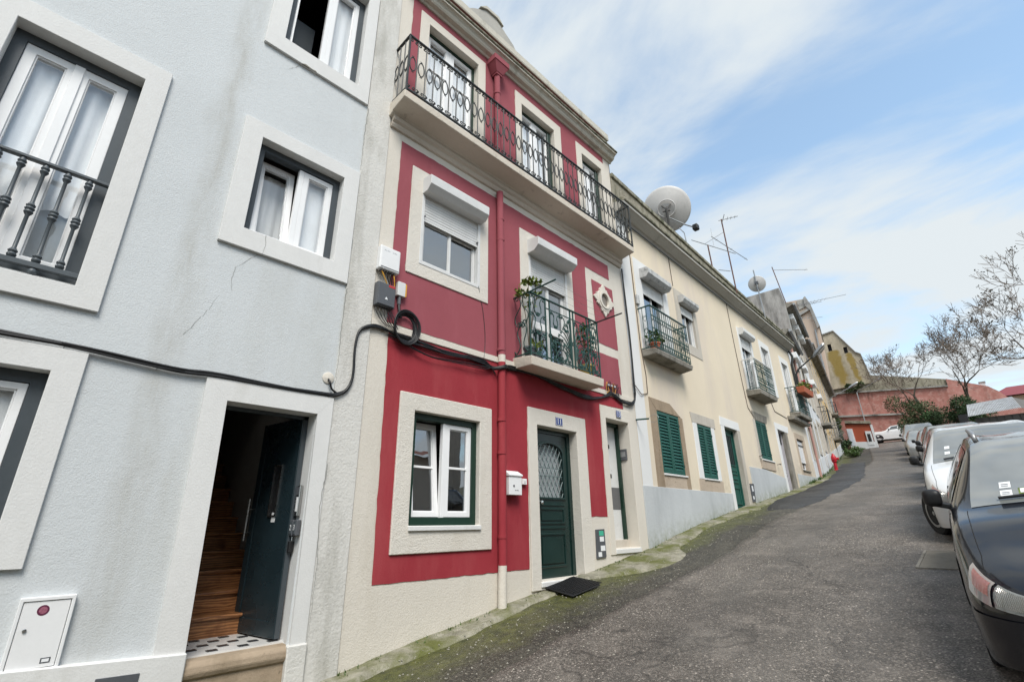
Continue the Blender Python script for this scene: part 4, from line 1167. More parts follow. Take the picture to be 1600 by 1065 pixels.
for y in (gy0, gy0 + 0.36, gy0 + 0.46, gy0 + 0.98, gy0 + 1.06, gy1 - 0.30, gy1 - 0.22, gy1):
    if p0 is None:
        p0 = MB().box(-.0105, .0105, -.0105, .0105, -(gz1 - gz0) / 2 - .05, (gz1 - gz0) / 2).build('post', m_iron_green, sbal, off=(0, 0, 0), bevel=0.002)
        p0.location = Vector((gx, y, (gz0 + gz1) / 2)) - OFF[red.name]
    else: inst('post', p0, sbal, (gx, y, (gz0 + gz1) / 2))
def s_scroll(mb, to3, p, q, r, flip=1, n=10):
    """an S shaped bar from p to q with a curl at either end; to3 maps (u, v) to 3-D"""
    P, Q = Vector(p), Vector(q)
    d = (Q - P)
    L = d.length
    d.normalize()
    e = Vector((-d.y, d.x)) * flip
    pts = []
    for k in range(12):        # curl at the start
        t = 1 - k / 11
        a = t * 1.5 * 2 * math.pi * 0.8
        rr = r * (1 - 0.75 * t)
        c = P + e * r + d * r * 0.2
        pts.append(c + (-e * math.cos(a) + (-d) * math.sin(a)) * rr)
    for k in range(1, n):
        t = k / n
        pts.append(P + d * (L * t) + e * math.sin(t * 2 * math.pi) * (-L * 0.10))
    for k in range(12):
        t = k / 11
        a = t * 1.5 * 2 * math.pi * 0.8
        rr = r * (1 - 0.75 * t)
        c = Q - e * r - d * r * 0.2
        pts.append(c + (e * math.cos(a) + d * math.sin(a)) * rr)
    mb.tube([to3(v.x, v.y) for v in pts], 0.0085, 5)
front = lambda u, v: (gx, u, v)
side = lambda yy: (lambda u, v: (u, yy, v))
for yy in (gy0, gy1):
    mb = MB()
    for (a, b, f_) in (((0.06, gz0 + .03), (0.14, gz0 + .48), 1), ((0.26, gz0 + .05), (0.20, gz0 + .50), -1), ((0.05, gz0 + .50), (0.13, gz1 - .04), -1), ((0.28, gz0 + .52), (0.2, gz1 - .05), 1)):
        s_scroll(mb, side(yy), a, b, 0.05, f_)
    mb.build('scroll_panel', m_iron_green, sbal, smooth='full')['kind'] = 'stuff'
mb = MB()
for (c, wd) in ((gy0 + 0.18, 0.30), (gy1 - 0.11, 0.2)):
    for s in (1, -1):
        for (zl, zh) in ((gz0 + .02, gz0 + .34), (gz0 + .34, gz0 + .64), (gz0 + .64, gz1 - .03)):
            s_scroll(mb, front, (c + s * wd * 0.08, zl), (c + s * wd * 0.36, zh), 0.038, s)
for s in (1, -1):
    s_scroll(mb, front, (gy0 + 0.72 + s * 0.05, gz0 + .03), (gy0 + 0.72 + s * 0.22, gz0 + .40), 0.05, s)
    s_scroll(mb, front, (gy0 + 1.23 + s * 0.04, gz0 + .03), (gy0 + 1.23 + s * 0.15, gz0 + .40), 0.045, s)
for c in (gy0 + 0.60, gy0 + 0.86, gy0 + 1.20, gy0 + 1.36, gy1 - 0.15):
    for s in (1, -1):
        s_scroll(mb, front, (c + s * .012, gz1 - .42), (c + s * .075, gz1 - .19), 0.03, s)
        s_scroll(mb, front, (c + s * .02, gz0 + .05), (c + s * .085, gz0 + .30), 0.032, -s)
mb.build('scroll_panel', m_iron_green, sbal, smooth='full')['kind'] = 'stuff'
mb = MB()
for k in range(8):       # the fan of rising bars, left and right of the middle posts
    for s, wd, cy_ in ((-1, 0.50, gy0 + 0.98), (1, 0.36, gy0 + 1.06)):
        a = (k + 0.5) / 8
        ex, ez = cy_ + s * wd * (1 - a) ** 0.8, gz0 + 0.20 + 0.60 * a
        pts = []
        for j in range(9):
            t = j / 8
            pts.append((gx, cy_ + (ex - cy_) * t ** 1.7, gz0 + 0.05 + (ez - gz0 - 0.05) * (1 - (1 - t) ** 1.8)))
        sp_ = spiral((ex, ez - 0.03), 0.03, 0.008, math.pi / 2, -0.9 * (-s), 8)
        mb.tube(pts + [(gx, u, v) for u, v in sp_], 0.008, 5)
mb.build('fan_panel', m_iron_green, sbal, smooth='full')['kind'] = 'stuff'
for y in (gy0, gy1):
    MB().tube([(gx, y, gz1 + 0.002), (0.86, y, gz1 + 0.012)], 0.014, 6).build('clothes_arm', m_iron_green if y == gy0 else m_iron, sbal)
for x in (0.5, 0.65, 0.8):
    MB().tube([(x, gy0, 3.345), (x, (gy0 + gy1) / 2, 3.31), (x, gy1, 3.345)], 0.0022, 4).build('washing_line', m_galv, sbal)

# ================================================================== PALE YELLOW HOUSE (own frame: x out of the front, y uphill along it)
zb = -0.6
yel = thing('yellow_house', 'long pale yellow two storey house with green louvred shutters and a mossy roof parapet', 'house', (0, 8.25, zb), A1, (0, 0, zb))
L = 13.25
h_s1, h_s2, h_s3 = (0.90, 1.90, 0.94, 2.20), (2.85, 3.67, 0.95, 2.185), (7.22, 8.22, 1.74, 2.89)
h_d1, h_d2, h_w4 = (4.58, 5.50, 0.31, 2.35), (9.37, 10.19, 0.78, 2.88), (11.56, 12.44, 1.72, 2.82)
h_b1, h_b2, h_b3, h_b4, h_b5 = (0.93, 1.95, 3.38, 5.3), (2.90, 3.68, 4.24, 5.30), (7.30, 8.26, 3.7, 5.66), (9.43, 10.25, 4.35, 5.81), (11.76, 12.58, 3.74, 5.77)
MB().sheet([(0.0, -0.9), (L, 1.0), (L, 6.60), (0.0, 6.60)], [rect(*h) for h in (h_s1, h_s2, h_s3, h_d1, h_d2, h_w4, h_b1, h_b2, h_b3, h_b4, h_b5)], 0.0).build('wall', m_yellow, yel)
shell('party_wall', yel, 0, L, -0.9, 7.3, 6, m_dark_room)
floors(yel, 0, L, [3.1], 5.9)
MB().sheet([(0.02, 0.667), (0.40, 0.669), (0.76, 4.64), (0.8, 6.55), (0.02, 6.55)], [], 0.005).build('quoin_strip', m_quoin, yel) if False else MB().sheet([(0.02, 0.667), (0.41, 0.669), (0.46, 3.2), (0.5, 6.55), (0.02, 6.55)], [], 0.005).build('quoin_strip', m_quoin, yel)
def prismx(name, poly, x1, mat, x0=-0.02, bev=0.005, parent=yel): return MB().prism_x(poly, x0, x1).build(name, mat, parent, bevel=bev)
prismx('plinth', [(0.0, 0.663), (4.36, 0.673), (4.36, -0.2), (0.0, -0.9)], 0.022, m_plinth)
prismx('plinth', [(5.98, 1.43), (7.3, 1.44), (9.13, 1.30), (9.13, 0.5), (5.69, -0.1), (5.98, 0.2)], 0.02, m_plinth)
prismx('plinth', [(10.71, 1.53), (L, 1.55), (L, 1.0), (10.71, 0.7)], 0.02, m_plinth)
# --- ground floor shuttered windows
def shutters(win, h, n=17):
    y0, y1, z0, z1 = h
    c = (y0 + y1) / 2
    sl0 = None
    for (a, b) in ((y0 + .01, c - .004), (c + .004, y1 - .01)):
        MB().ring((a, b, z0 + .01, z1 - .01), (a + .055, b - .055, z0 + .085, z1 - .075), 0.004, -0.036).build('shutter_leaf', m_green_shut, win, bevel=0.003)
        p = (z1 - .075 - z0 - .085) / n
        for k in range(n):
            z = z0 + .085 + p * (k + .5)
            if sl0 is None:
                wd = (b - a - .11) / 2 + .004
                sl0 = MB().prism_y([(-.020, p * .50), (-.014, p * .56), (.017, -p * .30), (.017, -p * .46), (.011, -p * .46)], -wd, wd).build('slat', m_green_shut, win, off=(0, 0, 0))
                sl0.location = Vector((-0.016, (a + b) / 2, z)) - OFF[yel.name]
            else: inst('slat', sl0, win, (-0.016, (a + b) / 2, z))
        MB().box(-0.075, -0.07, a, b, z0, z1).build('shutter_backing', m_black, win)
    for z in (z0 + .2, z1 - .2): MB().box(0.003, 0.012, y1 - .06, y1 + .03, z - .02, z + .02).build('hinge', m_iron_green, win)
w = MB()
w.prism_x([(0.62, 2.44), (1.55, 2.44), (1.92, 2.25), (2.03, 2.20), (0.90, 2.20)], -0.09, 0.012)
w.prism_x([(0.62, 2.44), (0.90, 2.20), (0.90, 0.66), (0.60, 0.66)], -0.09, 0.0118)
w = w.build('window', m_stone_brown, yel, bevel=0.006)
prismx('jamb', [(1.90, 2.20), (2.09, 2.19), (2.09, 0.66), (1.90, 0.66)], 0.013, m_stone_brown, -0.09, parent=w)
prismx('apron', [(0.90, 0.90), (1.90, 0.905), (1.90, 0.66), (0.90, 0.66)], 0.01, m_stone_pit, -0.09, parent=w)
prismx('sill', [(0.89, 0.94), (1.95, 0.94), (1.95, 0.905), (0.89, 0.90)], 0.035, m_white_plaster, -0.09, parent=w)
shutters(w, h_s1)
w = prismx('window', [(2.55, 2.425), (3.95, 2.43), (3.95, 2.19), (2.60, 2.19)], 0.014, m_stone)
prismx('jamb', [(2.62, 2.19), (2.85, 2.19), (2.85, 0.93), (2.60, 0.93)], 0.013, m_quoin, -0.09, parent=w)
prismx('jamb', [(3.67, 2.19), (3.86, 2.19), (3.86, 0.93), (3.67, 0.93)], 0.013, m_quoin, -0.09, parent=w)
prismx('apron', [(2.55, 0.925), (3.92, 0.93), (3.90, 0.67), (2.53, 0.67)], 0.011, m_stone_pit, -0.09, parent=w)
prismx('sill', [(2.83, 0.95), (3.72, 0.955), (3.72, 0.92), (2.83, 0.915)], 0.035, m_white_plaster, -0.09, parent=w)
shutters(w, h_s2)
w = prismx('window', [(7.05, 3.15), (8.45, 3.15), (8.32, 2.9), (7.14, 2.9)], 0.014, m_concrete)
prismx('jamb', [(7.02, 2.9), (7.22, 2.9), (7.22, 1.72), (7.02, 1.72)], 0.013, m_stone, -0.09, parent=w)
prismx('jamb', [(8.22, 2.9), (8.42, 2.9), (8.42, 1.72), (8.22, 1.72)], 0.013, m_yellow, -0.09, parent=w)
prismx('apron', [(7.05, 1.70), (8.35, 1.70), (8.33, 1.45), (7.05, 1.46)], 0.024, m_stone_pit, -0.09, parent=w)
prismx('sill', [(7.18, 1.74), (8.30, 1.74), (8.30, 1.70), (7.18, 1.70)], 0.05, m_white_plaster, -0.09, parent=w)
shutters(w, h_s3, 15)
for y, z in ((7.0, 1.80), (8.62, 1.68)):
    MB().tube([(0.0, y, z), (0.10, y, z)], 0.008, 6).box(0.08, 0.10, y - .05, y + .05, z - .015, z + .015).build('shutter_catch', m_iron, yel)
# --- street doors
w = prismx('door_surround', [(4.36, 2.585), (5.69, 2.58), (5.72, 2.35), (4.33, 2.35)], 0.014, m_quoin, -0.15)
prismx('jamb', [(4.36, 2.35), (4.58, 2.35), (4.58, 0.18), (4.36, 0.18)], 0.013, m_quoin, -0.15, parent=w)
prismx('jamb', [(5.50, 2.35), (5.70, 2.35), (5.70, 0.30), (5.50, 0.30)], 0.0135, m_stone, -0.30, parent=w)
prismx('sill', [(4.55, 0.31), (5.75, 0.31), (5.75, 0.26), (4.55, 0.26)], 0.06, m_stone, -0.30, parent=w)
def panel_door(h, x, mat, name='street_door', grille=True):
    y0, y1, z0, z1 = h
    d = MB().box(x - .045, x, y0, y1, z0, z1).build(name, mat, yel)
    MB().ring((y0, y1, z0, z1), (y0 + .05, y1 - .05, z0 + .0, z1 - .05), x + .03, x - .01).build('door_frame', mat, d, bevel=0.003)
    a, b = y0 + .14, y1 - .14
    for zl, zh in ((z0 + .12, z0 + .55), (z0 + .65, z0 + .78), (z0 + .86, z0 + .99)):
        MB().qring(rect(a, b, zl, zh), rect(a + .04, b - .04, zl + .04, zh - .04), x + .018, x - .002, x).build('panel_moulding', mat, d, bevel=0.005)
    if grille:
        MB().ring((a, b, z0 + 1.08, z1 - .14), (a + .03, b - .03, z0 + 1.11, z1 - .17), x + .02, x - .002, x).build('light_moulding', mat, d, bevel=0.003)
        MB().box(x, x + .004, a + .03, b - .03, z0 + 1.11, z1 - .17).build('light_pane', m_black, d)
        for k in range(5):
            yy = a + .05 + (b - a - .1) * k / 4
            MB().tube([(x + .012, yy, z0 + 1.1), (x + .012, yy, z1 - .16)], .007, 5).build('grille_bar', m_iron_green, d)
    return d
panel_door(h_d1, -0.14, m_green_shut)
w = prismx('door_surround', [(9.13, 3.09), (10.72, 3.11), (10.60, 2.88), (9.16, 2.88)], 0.014, m_quoin, -0.15)
prismx('jamb', [(9.13, 2.88), (9.37, 2.88), (9.37, 0.7), (9.13, 0.7)], 0.0135, m_quoin, -0.15, parent=w)
prismx('jamb', [(10.19, 2.88), (10.45, 2.88), (10.45, 0.9), (10.19, 0.9)], 0.0135, m_concrete, -0.28, parent=w)
panel_door(h_d2, -0.14, M('faded_lilac_grey_door', (0.42, 0.40, 0.42), 0.6, 0.1, 4, 0.1, 60, stain=((0.25, 0.24, 0.24), 6, 0.58, 0.5)), grille=False)
MB().box(-0.139, -0.12, 9.5, 10.06, 2.45, 2.80).build('fanlight', m_black, yel)
w = MB().ring((11.36, 12.64, 1.52, 3.02), h_w4, 0.012, -0.02, -0.12).build('window', m_stone_pit, yel, bevel=0.005)
roller(w, 11.56, 12.44, 2.82, 2.02, -0.06, m_upvc, 0.05)
MB().box(-0.07, -0.03, 11.56, 12.44, 2.60, 2.64).build('shutter_band', m_plastic_g, w)
sash(w, 11.58, 12.0, 1.74, 2.05, -0.09, m_upvc, g_dark, 0.04, 0.04)
sash(w, 12.0, 12.42, 1.74, 2.05, -0.09, m_upvc, g_dark, 0.04, 0.04)
MB().box(-0.1, 0.05, 11.5, 12.5, 1.68, 1.72).build('sill', m_concrete, w, bevel=0.004)
# --- upper floor
def upper(h, mat_s, box=None, boxmat=None, blind=None, name='window', so=None, dark=True):
    y0, y1, z0, z1 = h
    o = so or (y0 - .17, y1 + .17, z0 - (.25 if z0 > 4 else 0.0), z1 + .24)
    w = MB().ring(o, h, 0.012, -0.02, -0.14).build(name, mat_s, yel, bevel=0.004)
    MB().ring((y0 - .01, y1 + .01, z0 - .01, z1 + .01), (y0 + .04, y1 - .04, z0 + .05, z1 - .04), -0.05, -0.11).build('frame', m_alu, w, bevel=0.003)
    c = (y0 + y1) / 2
    sash(w, y0 + .04, c + .015, z0 + .05, z1 - .05, -0.06, m_alu, g_dark, 0.04, 0.03)
    sash(w, c - .015, y1 - .04, z0 + .05, z1 - .05, -0.085, m_alu, g_dark, 0.04, 0.03)
    curtain(w, y0 + .02, c, z0 + .05, z1 - .05, -0.2, m_curtain, 0.012, 0.12)
    if blind: roller(w, y0 + .01, y1 - .01, z1 - .02, blind, -0.02, m_alu, 0.05)
    if box:
        zt_, zb__, dx = box
        MB().prism_y([(0.012, zt_), (dx * .8, zt_ - .01), (dx, zt_ - .05), (dx, zb__ + .06), (dx * .7, zb__ - .02), (0.012, zb__ - .02)], y0 - .07, y1 + .06).build('shutter_box', boxmat, w, bevel=0.004)
    return w
upper(h_b1, m_quoin, (5.49, 5.26, 0.24), m_alu_dirty, 4.93, 'balcony_door', (0.62, 2.2, 3.38, 5.72))
upper(h_b2, m_stone, (5.50, 5.31, 0.18), m_alu_dirty, 5.06, so=(2.62, 3.88, 3.97, 5.66))
upper(h_b3, m_quoin, (5.88, 5.66, 0.19), m_alu, 5.28, 'balcony_door')
upper(h_b4, m_quoin)
upper(h_b5, m_quoin, name='balcony_door')
# --- cornice, gutter line and parapet
MB().prism_y([(0.0, 6.54), (0.02, 6.54), (0.05, 6.58), (0.09, 6.59), (0.16, 6.64), (0.24, 6.70), (0.28, 6.72), (0.28, 6.78), (0.24, 6.80), (0.0, 6.86)], 0.0, L).build('cornice', m_cornice_y, yel)
MB().prism_y([(0.0, 6.85), (0.25, 6.79), (0.31, 6.80), (0.315, 6.86), (0.27, 6.90), (0.0, 6.96)], 0.0, L + 0.03).build('cornice_top', m_moss_stone, yel, bevel=0.012)
MB().tube([(0.03, 0.05, 6.50), (0.03, 4, 6.505), (0.035, 8, 6.49), (0.03, L - 0.1, 6.49)], 0.014, 5).build('cornice_cable', m_cable, yel)
MB().prism_x([(0.0, 6.8), (L - 0.05, 6.8), (L - 0.05, 7.36), (6.0, 7.50), (0.0, 7.64)], -0.22, 0.02).build('parapet', m_parapet, yel, bevel=0.015)
MB().prism_x([(0.0, 7.56), (6.0, 7.44), (L - 0.05, 7.30), (L - 0.05, 7.39), (6.0, 7.54), (0.0, 7.68)], -0.26, 0.06).build('coping', m_moss_stone, yel, bevel=0.012)
# roof slab behind the parapet
MB().add([(-0.2, 0, 7.0), (-0.2, L, 7.0), (-6, L, 7.1), (-6, 0, 7.1)], [(0, 1, 2, 3)]).build('roof', m_rooftile, yel)
# --- wrought iron balconies
def wrought(y0, y1, zs, dep, zt_, slab_mat, iron, style, th=0.13, railmat=None):
    b = MB().add([(0.0, y0, zs + .03), (dep, y0 + .03, zs), (dep, y1 - .03, zs), (0.0, y1, zs + .03), (0.0, y0 + .02, zs - th), (dep - .02, y0 + .06, zs - th + .02), (dep - .02, y1 - .06, zs - th + .02), (0.0, y1 - .02, zs - th)],
                 [(0, 1, 2, 3), (7, 6, 5, 4), (0, 4, 5, 1), (1, 5, 6, 2), (2, 6, 7, 3), (3, 7, 4, 0)]).build('balcony', slab_mat, yel, bevel=0.012)
    x = dep - .04
    ya, yb = y0 + .05, y1 - .05
    rm = railmat or iron
    MB().box(x - .018, x + .018, ya - .018, yb + .018, zt_ - .012, zt_ + .012).box(0.0, x - .018, ya - .016, ya + .016, zt_ - .012, zt_ + .012).box(0.0, x - .018, yb - .016, yb + .016, zt_ - .012, zt_ + .012).build('top_rail', rm, b)
    z0 = zs + .05
    mb = MB().box(x - .01, x + .01, ya, yb, z0 - .01, z0 + .01)
    for yy in (ya, yb): mb.box(0.0, x - .01, yy - .01, yy + .01, z0 - .01, z0 + .01)
    mb.build('bottom_rail', iron, b)
    H = zt_ - z0
    n = int((yb - ya) / (0.10 if style < 2 else 0.115))
    br = MB().tube([(0, 0, -H / 2), (0, 0, H / 2)], 0.0075, 5).build('bar', iron, b, off=(0, 0, 0))
    br.location = Vector((x, ya, z0 + H / 2)) - OFF[yel.name]
    for k in range(1, n + 1): inst('bar', br, b, (x, ya + (yb - ya) * k / n, z0 + H / 2))
    for yy in (ya, yb):
        for f_ in (0.33, 0.66): inst('bar', br, b, (x * f_, yy, z0 + H / 2))
    wd = (yb - ya) / n
    mb = MB()
    if style == 1:
        for s in (1, -1):
            for zc in (-H * .36, -H * .05, H * .26):
                mb.tube([(0, a, c_) for a, c_ in spiral((s * wd * .22, zc), wd * .24, .006, -math.pi / 2 * s, s * 1.2, 10)] , .005, 4)
                mb.tube([(0, s * wd * .0, zc - .12), (0, s * wd * .35, zc - .05), (0, s * wd * .44, zc + .02)], .005, 4)
    else:
        mb.tube([(0, wd * .42 * math.cos(2 * math.pi * k / 12), .14 * math.sin(2 * math.pi * k / 12)) for k in range(12)], .0055, 4, closed=True)
        for s in (1, -1):
            mb.tube([(0, -wd * .4, s * .16), (0, 0, s * .22), (0, wd * .4, s * .16)], .005, 4)
            mb.tube([(0, a, c_) for a, c_ in spiral((0, s * .30), wd * .32, .008, 0, 1.3 * s, 10)], .005, 4)
            mb.tube([(0, -wd * .45, s * .41), (0, wd * .45, s * .36)], .005, 4)
            mb.tube([(0, wd * .45, s * .41), (0, -wd * .45, s * .36)], .005, 4)
    o0 = mb.build('scroll', iron, b, off=(0, 0, 0), smooth='full')
    o0['kind'] = 'stuff'
    o0.location = Vector((x, ya + wd * .5, z0 + H / 2)) - OFF[yel.name]
    for k in range(1, n): inst('scroll', o0, b, (x, ya + wd * (k + .5), z0 + H / 2))
    for yy in (ya, yb): inst('scroll', o0, b, (x * .5, yy, z0 + H / 2), rot=(0, 0, R_(90)))
    return b
wrought(0.55, 2.40, 3.41, 0.33, 4.39, m_concrete, m_iron_green, 1)
b3 = wrought(6.93, 8.62, 3.72, 0.42, 4.70, m_concrete, m_iron_green, 2, 0.15, m_alu)
b5 = wrought(11.42, 13.12, 3.72, 0.36, 4.67, m_concrete, m_iron_green, 2, 0.15)
MB().prism_y([(0.0, 3.42), (0.22, 3.42), (0.25, 3.52), (0.2, 3.56), (0.0, 3.56)], 11.0, 13.1).build('corbel', m_concrete, b5, bevel=0.01)
# downpipe at the uphill end, cables down the front
MB().tube([(0.06, L - 0.06, 6.56), (0.14, L - 0.05, 6.3), (0.06, L - 0.06, 6.0), (0.06, L - 0.02, 4.2)], 0.045, 8).build('downpipe', m_iron, yel, smooth=True)
for path in ([(0.012, 6.58, 6.5), (0.012, 6.62, 5.2), (0.012, 6.7, 3.9), (0.012, 6.78, 3.2), (0.012, 7.1, 3.0), (0.012, 7.3, 2.94)],
             [(0.012, 2.62, 6.5), (0.012, 2.64, 5.7)], [(0.012, 8.9, 5.0), (0.012, 9.0, 4.2), (0.012, 9.5, 3.5), (0.012, 10.9, 3.45)],
             [(0.012, 0.5, 6.5), (0.012, 0.52, 4.9), (0.012, 0.53, 3.5), (0.012, 0.62, 2.9), (0.012, 0.60, 2.5), (0.03, 0.3, 2.42), (0.03, 0.02, 2.6)]):
    MB().tube(path, 0.009, 5).build('wire', M('brown_wire', (0.14, 0.11, 0.09), 0.7, 0.2) if 'brown_wire' not in bpy.data.materials else bpy.data.materials['brown_wire'], yel)
MB().box(0.0, 0.05, 0.55, 0.66, 4.50, 4.72).build('junction_box', m_alu_dirty, yel, bevel=0.006)
t = thing('meter_plate', 'grey meter plate with white notices on the yellow house beside its green door', 'meter plate', (0.0, 8.25 + 5.86, 0.5), A1, (0.0, 5.86, 0.5))
t.location = (-math.sin(A1) * 5.86, 8.25 + math.cos(A1) * 5.86, 0.5)
MB().prism_x([(5.75, 0.97), (6.03, 0.98), (5.97, 0.52), (5.71, 0.5)], 0.0, 0.02).build('plate', m_plastic_g, t)
MB().box(0.02, 0.022, 5.82, 5.93, 0.78, 0.92).box(0.02, 0.022, 5.8, 5.9, 0.58, 0.66).build('notice', m_enamel_w, t)
t = thing('green_hook', 'green handled pull hook on the white edge strip between red and yellow houses', 'hook', (0.0, 8.28, 1.85), 0, (0.0, 8.28, 1.85))
MB().tube([(0.0, 8.27, 1.875), (0.26, 8.30, 1.86)], 0.016, 8).build('grip', m_iron_green, t)
MB().tube([(0.26 + 0.10 + 0.1 * math.cos(a), 8.30, 1.85 + 0.07 * math.sin(a)) for a in [math.pi + 2 * math.pi * k / 14 for k in range(15)]], 0.003, 4).build('loop', m_galv, t)

# ================================================================== THE ROW UPHILL (one frame: x out, y along the bent street line)
RO = Vector((-0.347, 21.5, 0))
def row_pt(x, s, z): return Vector((RO.x + x * math.cos(A2) - s * math.sin(A2), RO.y + x * math.sin(A2) + s * math.cos(A2), z))
def row_gz(s): return gz(row_pt(0, s, 0).y)
m_row_white = stucco('lime_white_render', (0.64, 0.65, 0.66), 40, 0.4, 0.06, dirt=((0.40, 0.41, 0.41), 1.0, 0.5, 0.6))
m_row_pink = stucco('washed_pink_render', (0.60, 0.50, 0.47), 40, 0.4, 0.06, dirt=((0.42, 0.38, 0.36), 1.0, 0.5, 0.6))
m_row_ochre = stucco('ochre_yellow_render', (0.62, 0.44, 0.22), 40, 0.4, 0.06, dirt=((0.5, 0.40, 0.28), 1.2, 0.5, 0.6))
m_row_buff = stucco('buff_render', (0.55, 0.45, 0.33), 40, 0.4, 0.06, dirt=((0.38, 0.33, 0.27), 1.2, 0.5, 0.6))
m_gable = stucco('weathered_grey_gable', (0.38, 0.37, 0.35), 25, 0.8, 0.15, dirt=((0.085, 0.085, 0.08), 1.6, 0.46, 0.85))
m_bluewhite = M('pale_blue_grey_paint', (0.58, 0.62, 0.68), 0.6, 0.06)

def row_house(name, label, s0, s1, eave, mat, spec, step=0.0, door_s=(), boxes=True):
    zb = row_gz(s0) - 0.3
    h = thing(name, label, 'house', row_pt(0, s0, zb), A2, (0, s0, zb))
    holes, wl = [], []
    for (s, wd, z0, ht, kind) in spec:
        holes.append(rect(s, s + wd, z0, z0 + ht))
        wl.append((s, s + wd, z0, z0 + ht, kind))
    x0 = step
    MB().sheet([(s0, row_gz(s0) - 0.6), (s1, row_gz(s1) - 0.6), (s1, eave), (s0, eave)], holes, x0).build('wall', mat, h)
    MB().box(-6, x0 - 0.01, s0, s0 + 0.2, row_gz(s0) - 1, eave).box(-6, x0 - 0.01, s1 - 0.2, s1, row_gz(s1) - 1, eave).box(-6.2, -6, s0, s1, row_gz(s0) - 1, eave).build('party_wall', m_dark_room, h)
    MB().prism_x([(s0, row_gz(s0) - .5), (s1, row_gz(s1) - .5), (s1, row_gz(s1) + .75), (s0, row_gz(s0) + .75)], x0 - 0.02, x0 + 0.02).build('plinth', m_plinth if False else m_row_white, h) if spec else None
    for (a, b, z0, z1, kind) in wl:
        w = MB().ring((a - .14, b + .14, z0 - (.14 if kind != 'door' else 0), z1 + .16), (a, b, z0, z1), x0 + 0.03, x0 - .02, x0 - 0.15).build('door_surround' if kind == 'door' else 'window', m_stone, h)
        if kind == 'door':
            MB().box(x0 - .16, x0 - .12, a, b, z0, z1).build('street_door', random.choice([m_white_paint, m_green_dark, m_bluewhite]), w)
            continue
        MB().ring((a, b, z0, z1), (a + .07, b - .07, z0 + .07, z1 - .07), x0 - 0.06, x0 - 0.12).build('frame', m_upvc, w)
        MB().box(x0 - .10, x0 - .095, a, b, z0, z1).build('pane', g_dark, w)
        MB().box(x0 - .11, x0 - .06, (a + b) / 2 - .03, (a + b) / 2 + .03, z0, z1).build('mullion', m_upvc, w)
        curtain(w, a, b, z0, z1, x0 - 0.25, m_curtain, 0.02, 0.2)
        if kind == 'box':
            MB().box(x0 + .0, x0 + .24, a - .08, b + .08, z1 + .0, z1 + .25).build('shutter_box', m_upvc, w, bevel=0.01)
        if kind == 'balc':
            bl = MB().box(x0, x0 + .45, a - .3, b + .3, z0 - .18, z0 - .03).build('balcony', m_concrete, h, bevel=0.02)
            mb = MB()
            for yy in [a - .27 + (b - a + .54) * k / 9 for k in range(10)]: mb.tube([(x0 + .42, yy, z0 - .03), (x0 + .42, yy, z0 + .85)], .012, 4)
            mb.tube([(x0, a - .27, z0 + .85), (x0 + .42, a - .27, z0 + .85), (x0 + .42, b + .27, z0 + .85), (x0, b + .27, z0 + .85)], .02, 4)
            for q in (a - .27, b + .27):
                for xx in (.14, .28): mb.tube([(x0 + xx, q, z0 - .03), (x0 + xx, q, z0 + .85)], .012, 4)
            mb.build('railing', m_iron, bl)
    return h
def eaves(h, s0, s1, z, out=0.35, mat=None, x0=0.0):
    MB().prism_y([(x0, z - .18), (x0 + .08, z - .16), (x0 + out, z - .02), (x0 + out + .03, z + .03), (x0, z + .12)], s0, s1).build('eaves', mat or m_concrete, h)
    MB().tube([(x0 + out + .06, s0, z - .02), (x0 + out + .06, s1, z - .04)], .06, 8).build('gutter', m_galv, h)
    MB().add([(x0 + out, s0, z + .06), (x0 + out, s1, z + .06), (-4, s1, z + .5), (-4, s0, z + .5)], [(0, 1, 2, 3)]).build('roof', m_rooftile, h)

h = row_house('annex_house', 'low white rendered house squeezed between the yellow house and the taller white house', 0.0, 3.7, 7.4, m_row_white,
              [(0.9, .8, 5.2, 1.3, 'box'), (2.5, .8, 5.2, 1.3, 'w'), (0.8, .8, 2.4, 1.2, 'w'), (2.4, .9, 1.9, 2.1, 'door')])
eaves(h, -0.1, 3.7, 7.45, 0.2)
MB().tube([(0.06, 1.3, 7.3), (0.06, 1.3, row_gz(1.3))], .05, 8).build('downpipe', M('salmon_pipe', (0.42, 0.24, 0.2), 0.6, 0.1), h)
h = row_house('white_house', 'tall white rendered house with white shutter boxes under its eaves and a grey gable', 3.7, 9.4, 9.95, m_row_white,
              [(4.4, .9, 8.1, 1.4, 'box'), (6.2, .9, 8.1, 1.4, 'box'), (8.0, .9, 8.1, 1.4, 'box'), (4.4, .9, 5.4, 1.5, 'box'), (6.2, .9, 5.4, 1.5, 'w'), (8.0, .9, 5.4, 1.5, 'box'),
               (4.5, .8, 3.0, 1.2, 'w'), (6.4, .9, 2.5, 2.1, 'door'), (8.0, .8, 3.5, 1.2, 'w')])
eaves(h, 3.75, 9.4, 10.05)
MB().prism_y([(-1.75, 10.55), (-1.65, 10.92), (-0.05, 11.0), (0.05, 10.2), (0.12, 6.8), (-5, 6.8), (-5, 9.4)], 3.62, 4.0).build('gable_end', m_gable, h, bevel=0.02)
h = row_house('pink_house', 'narrow washed pink house with a small balcony between the white and ochre houses', 9.4, 12.6, 9.75, m_row_pink,
              [(9.7, .9, 7.4, 1.6, 'w'), (11.3, .9, 7.4, 1.6, 'w'), (9.8, .9, 5.1, 1.9, 'balc'), (11.4, .8, 5.4, 1.4, 'box'),
               (9.7, .9, 2.9, 2.0, 'door'), (11.3, .8, 3.7, 1.1, 'w')])
eaves(h, 9.4, 12.6, 9.85)
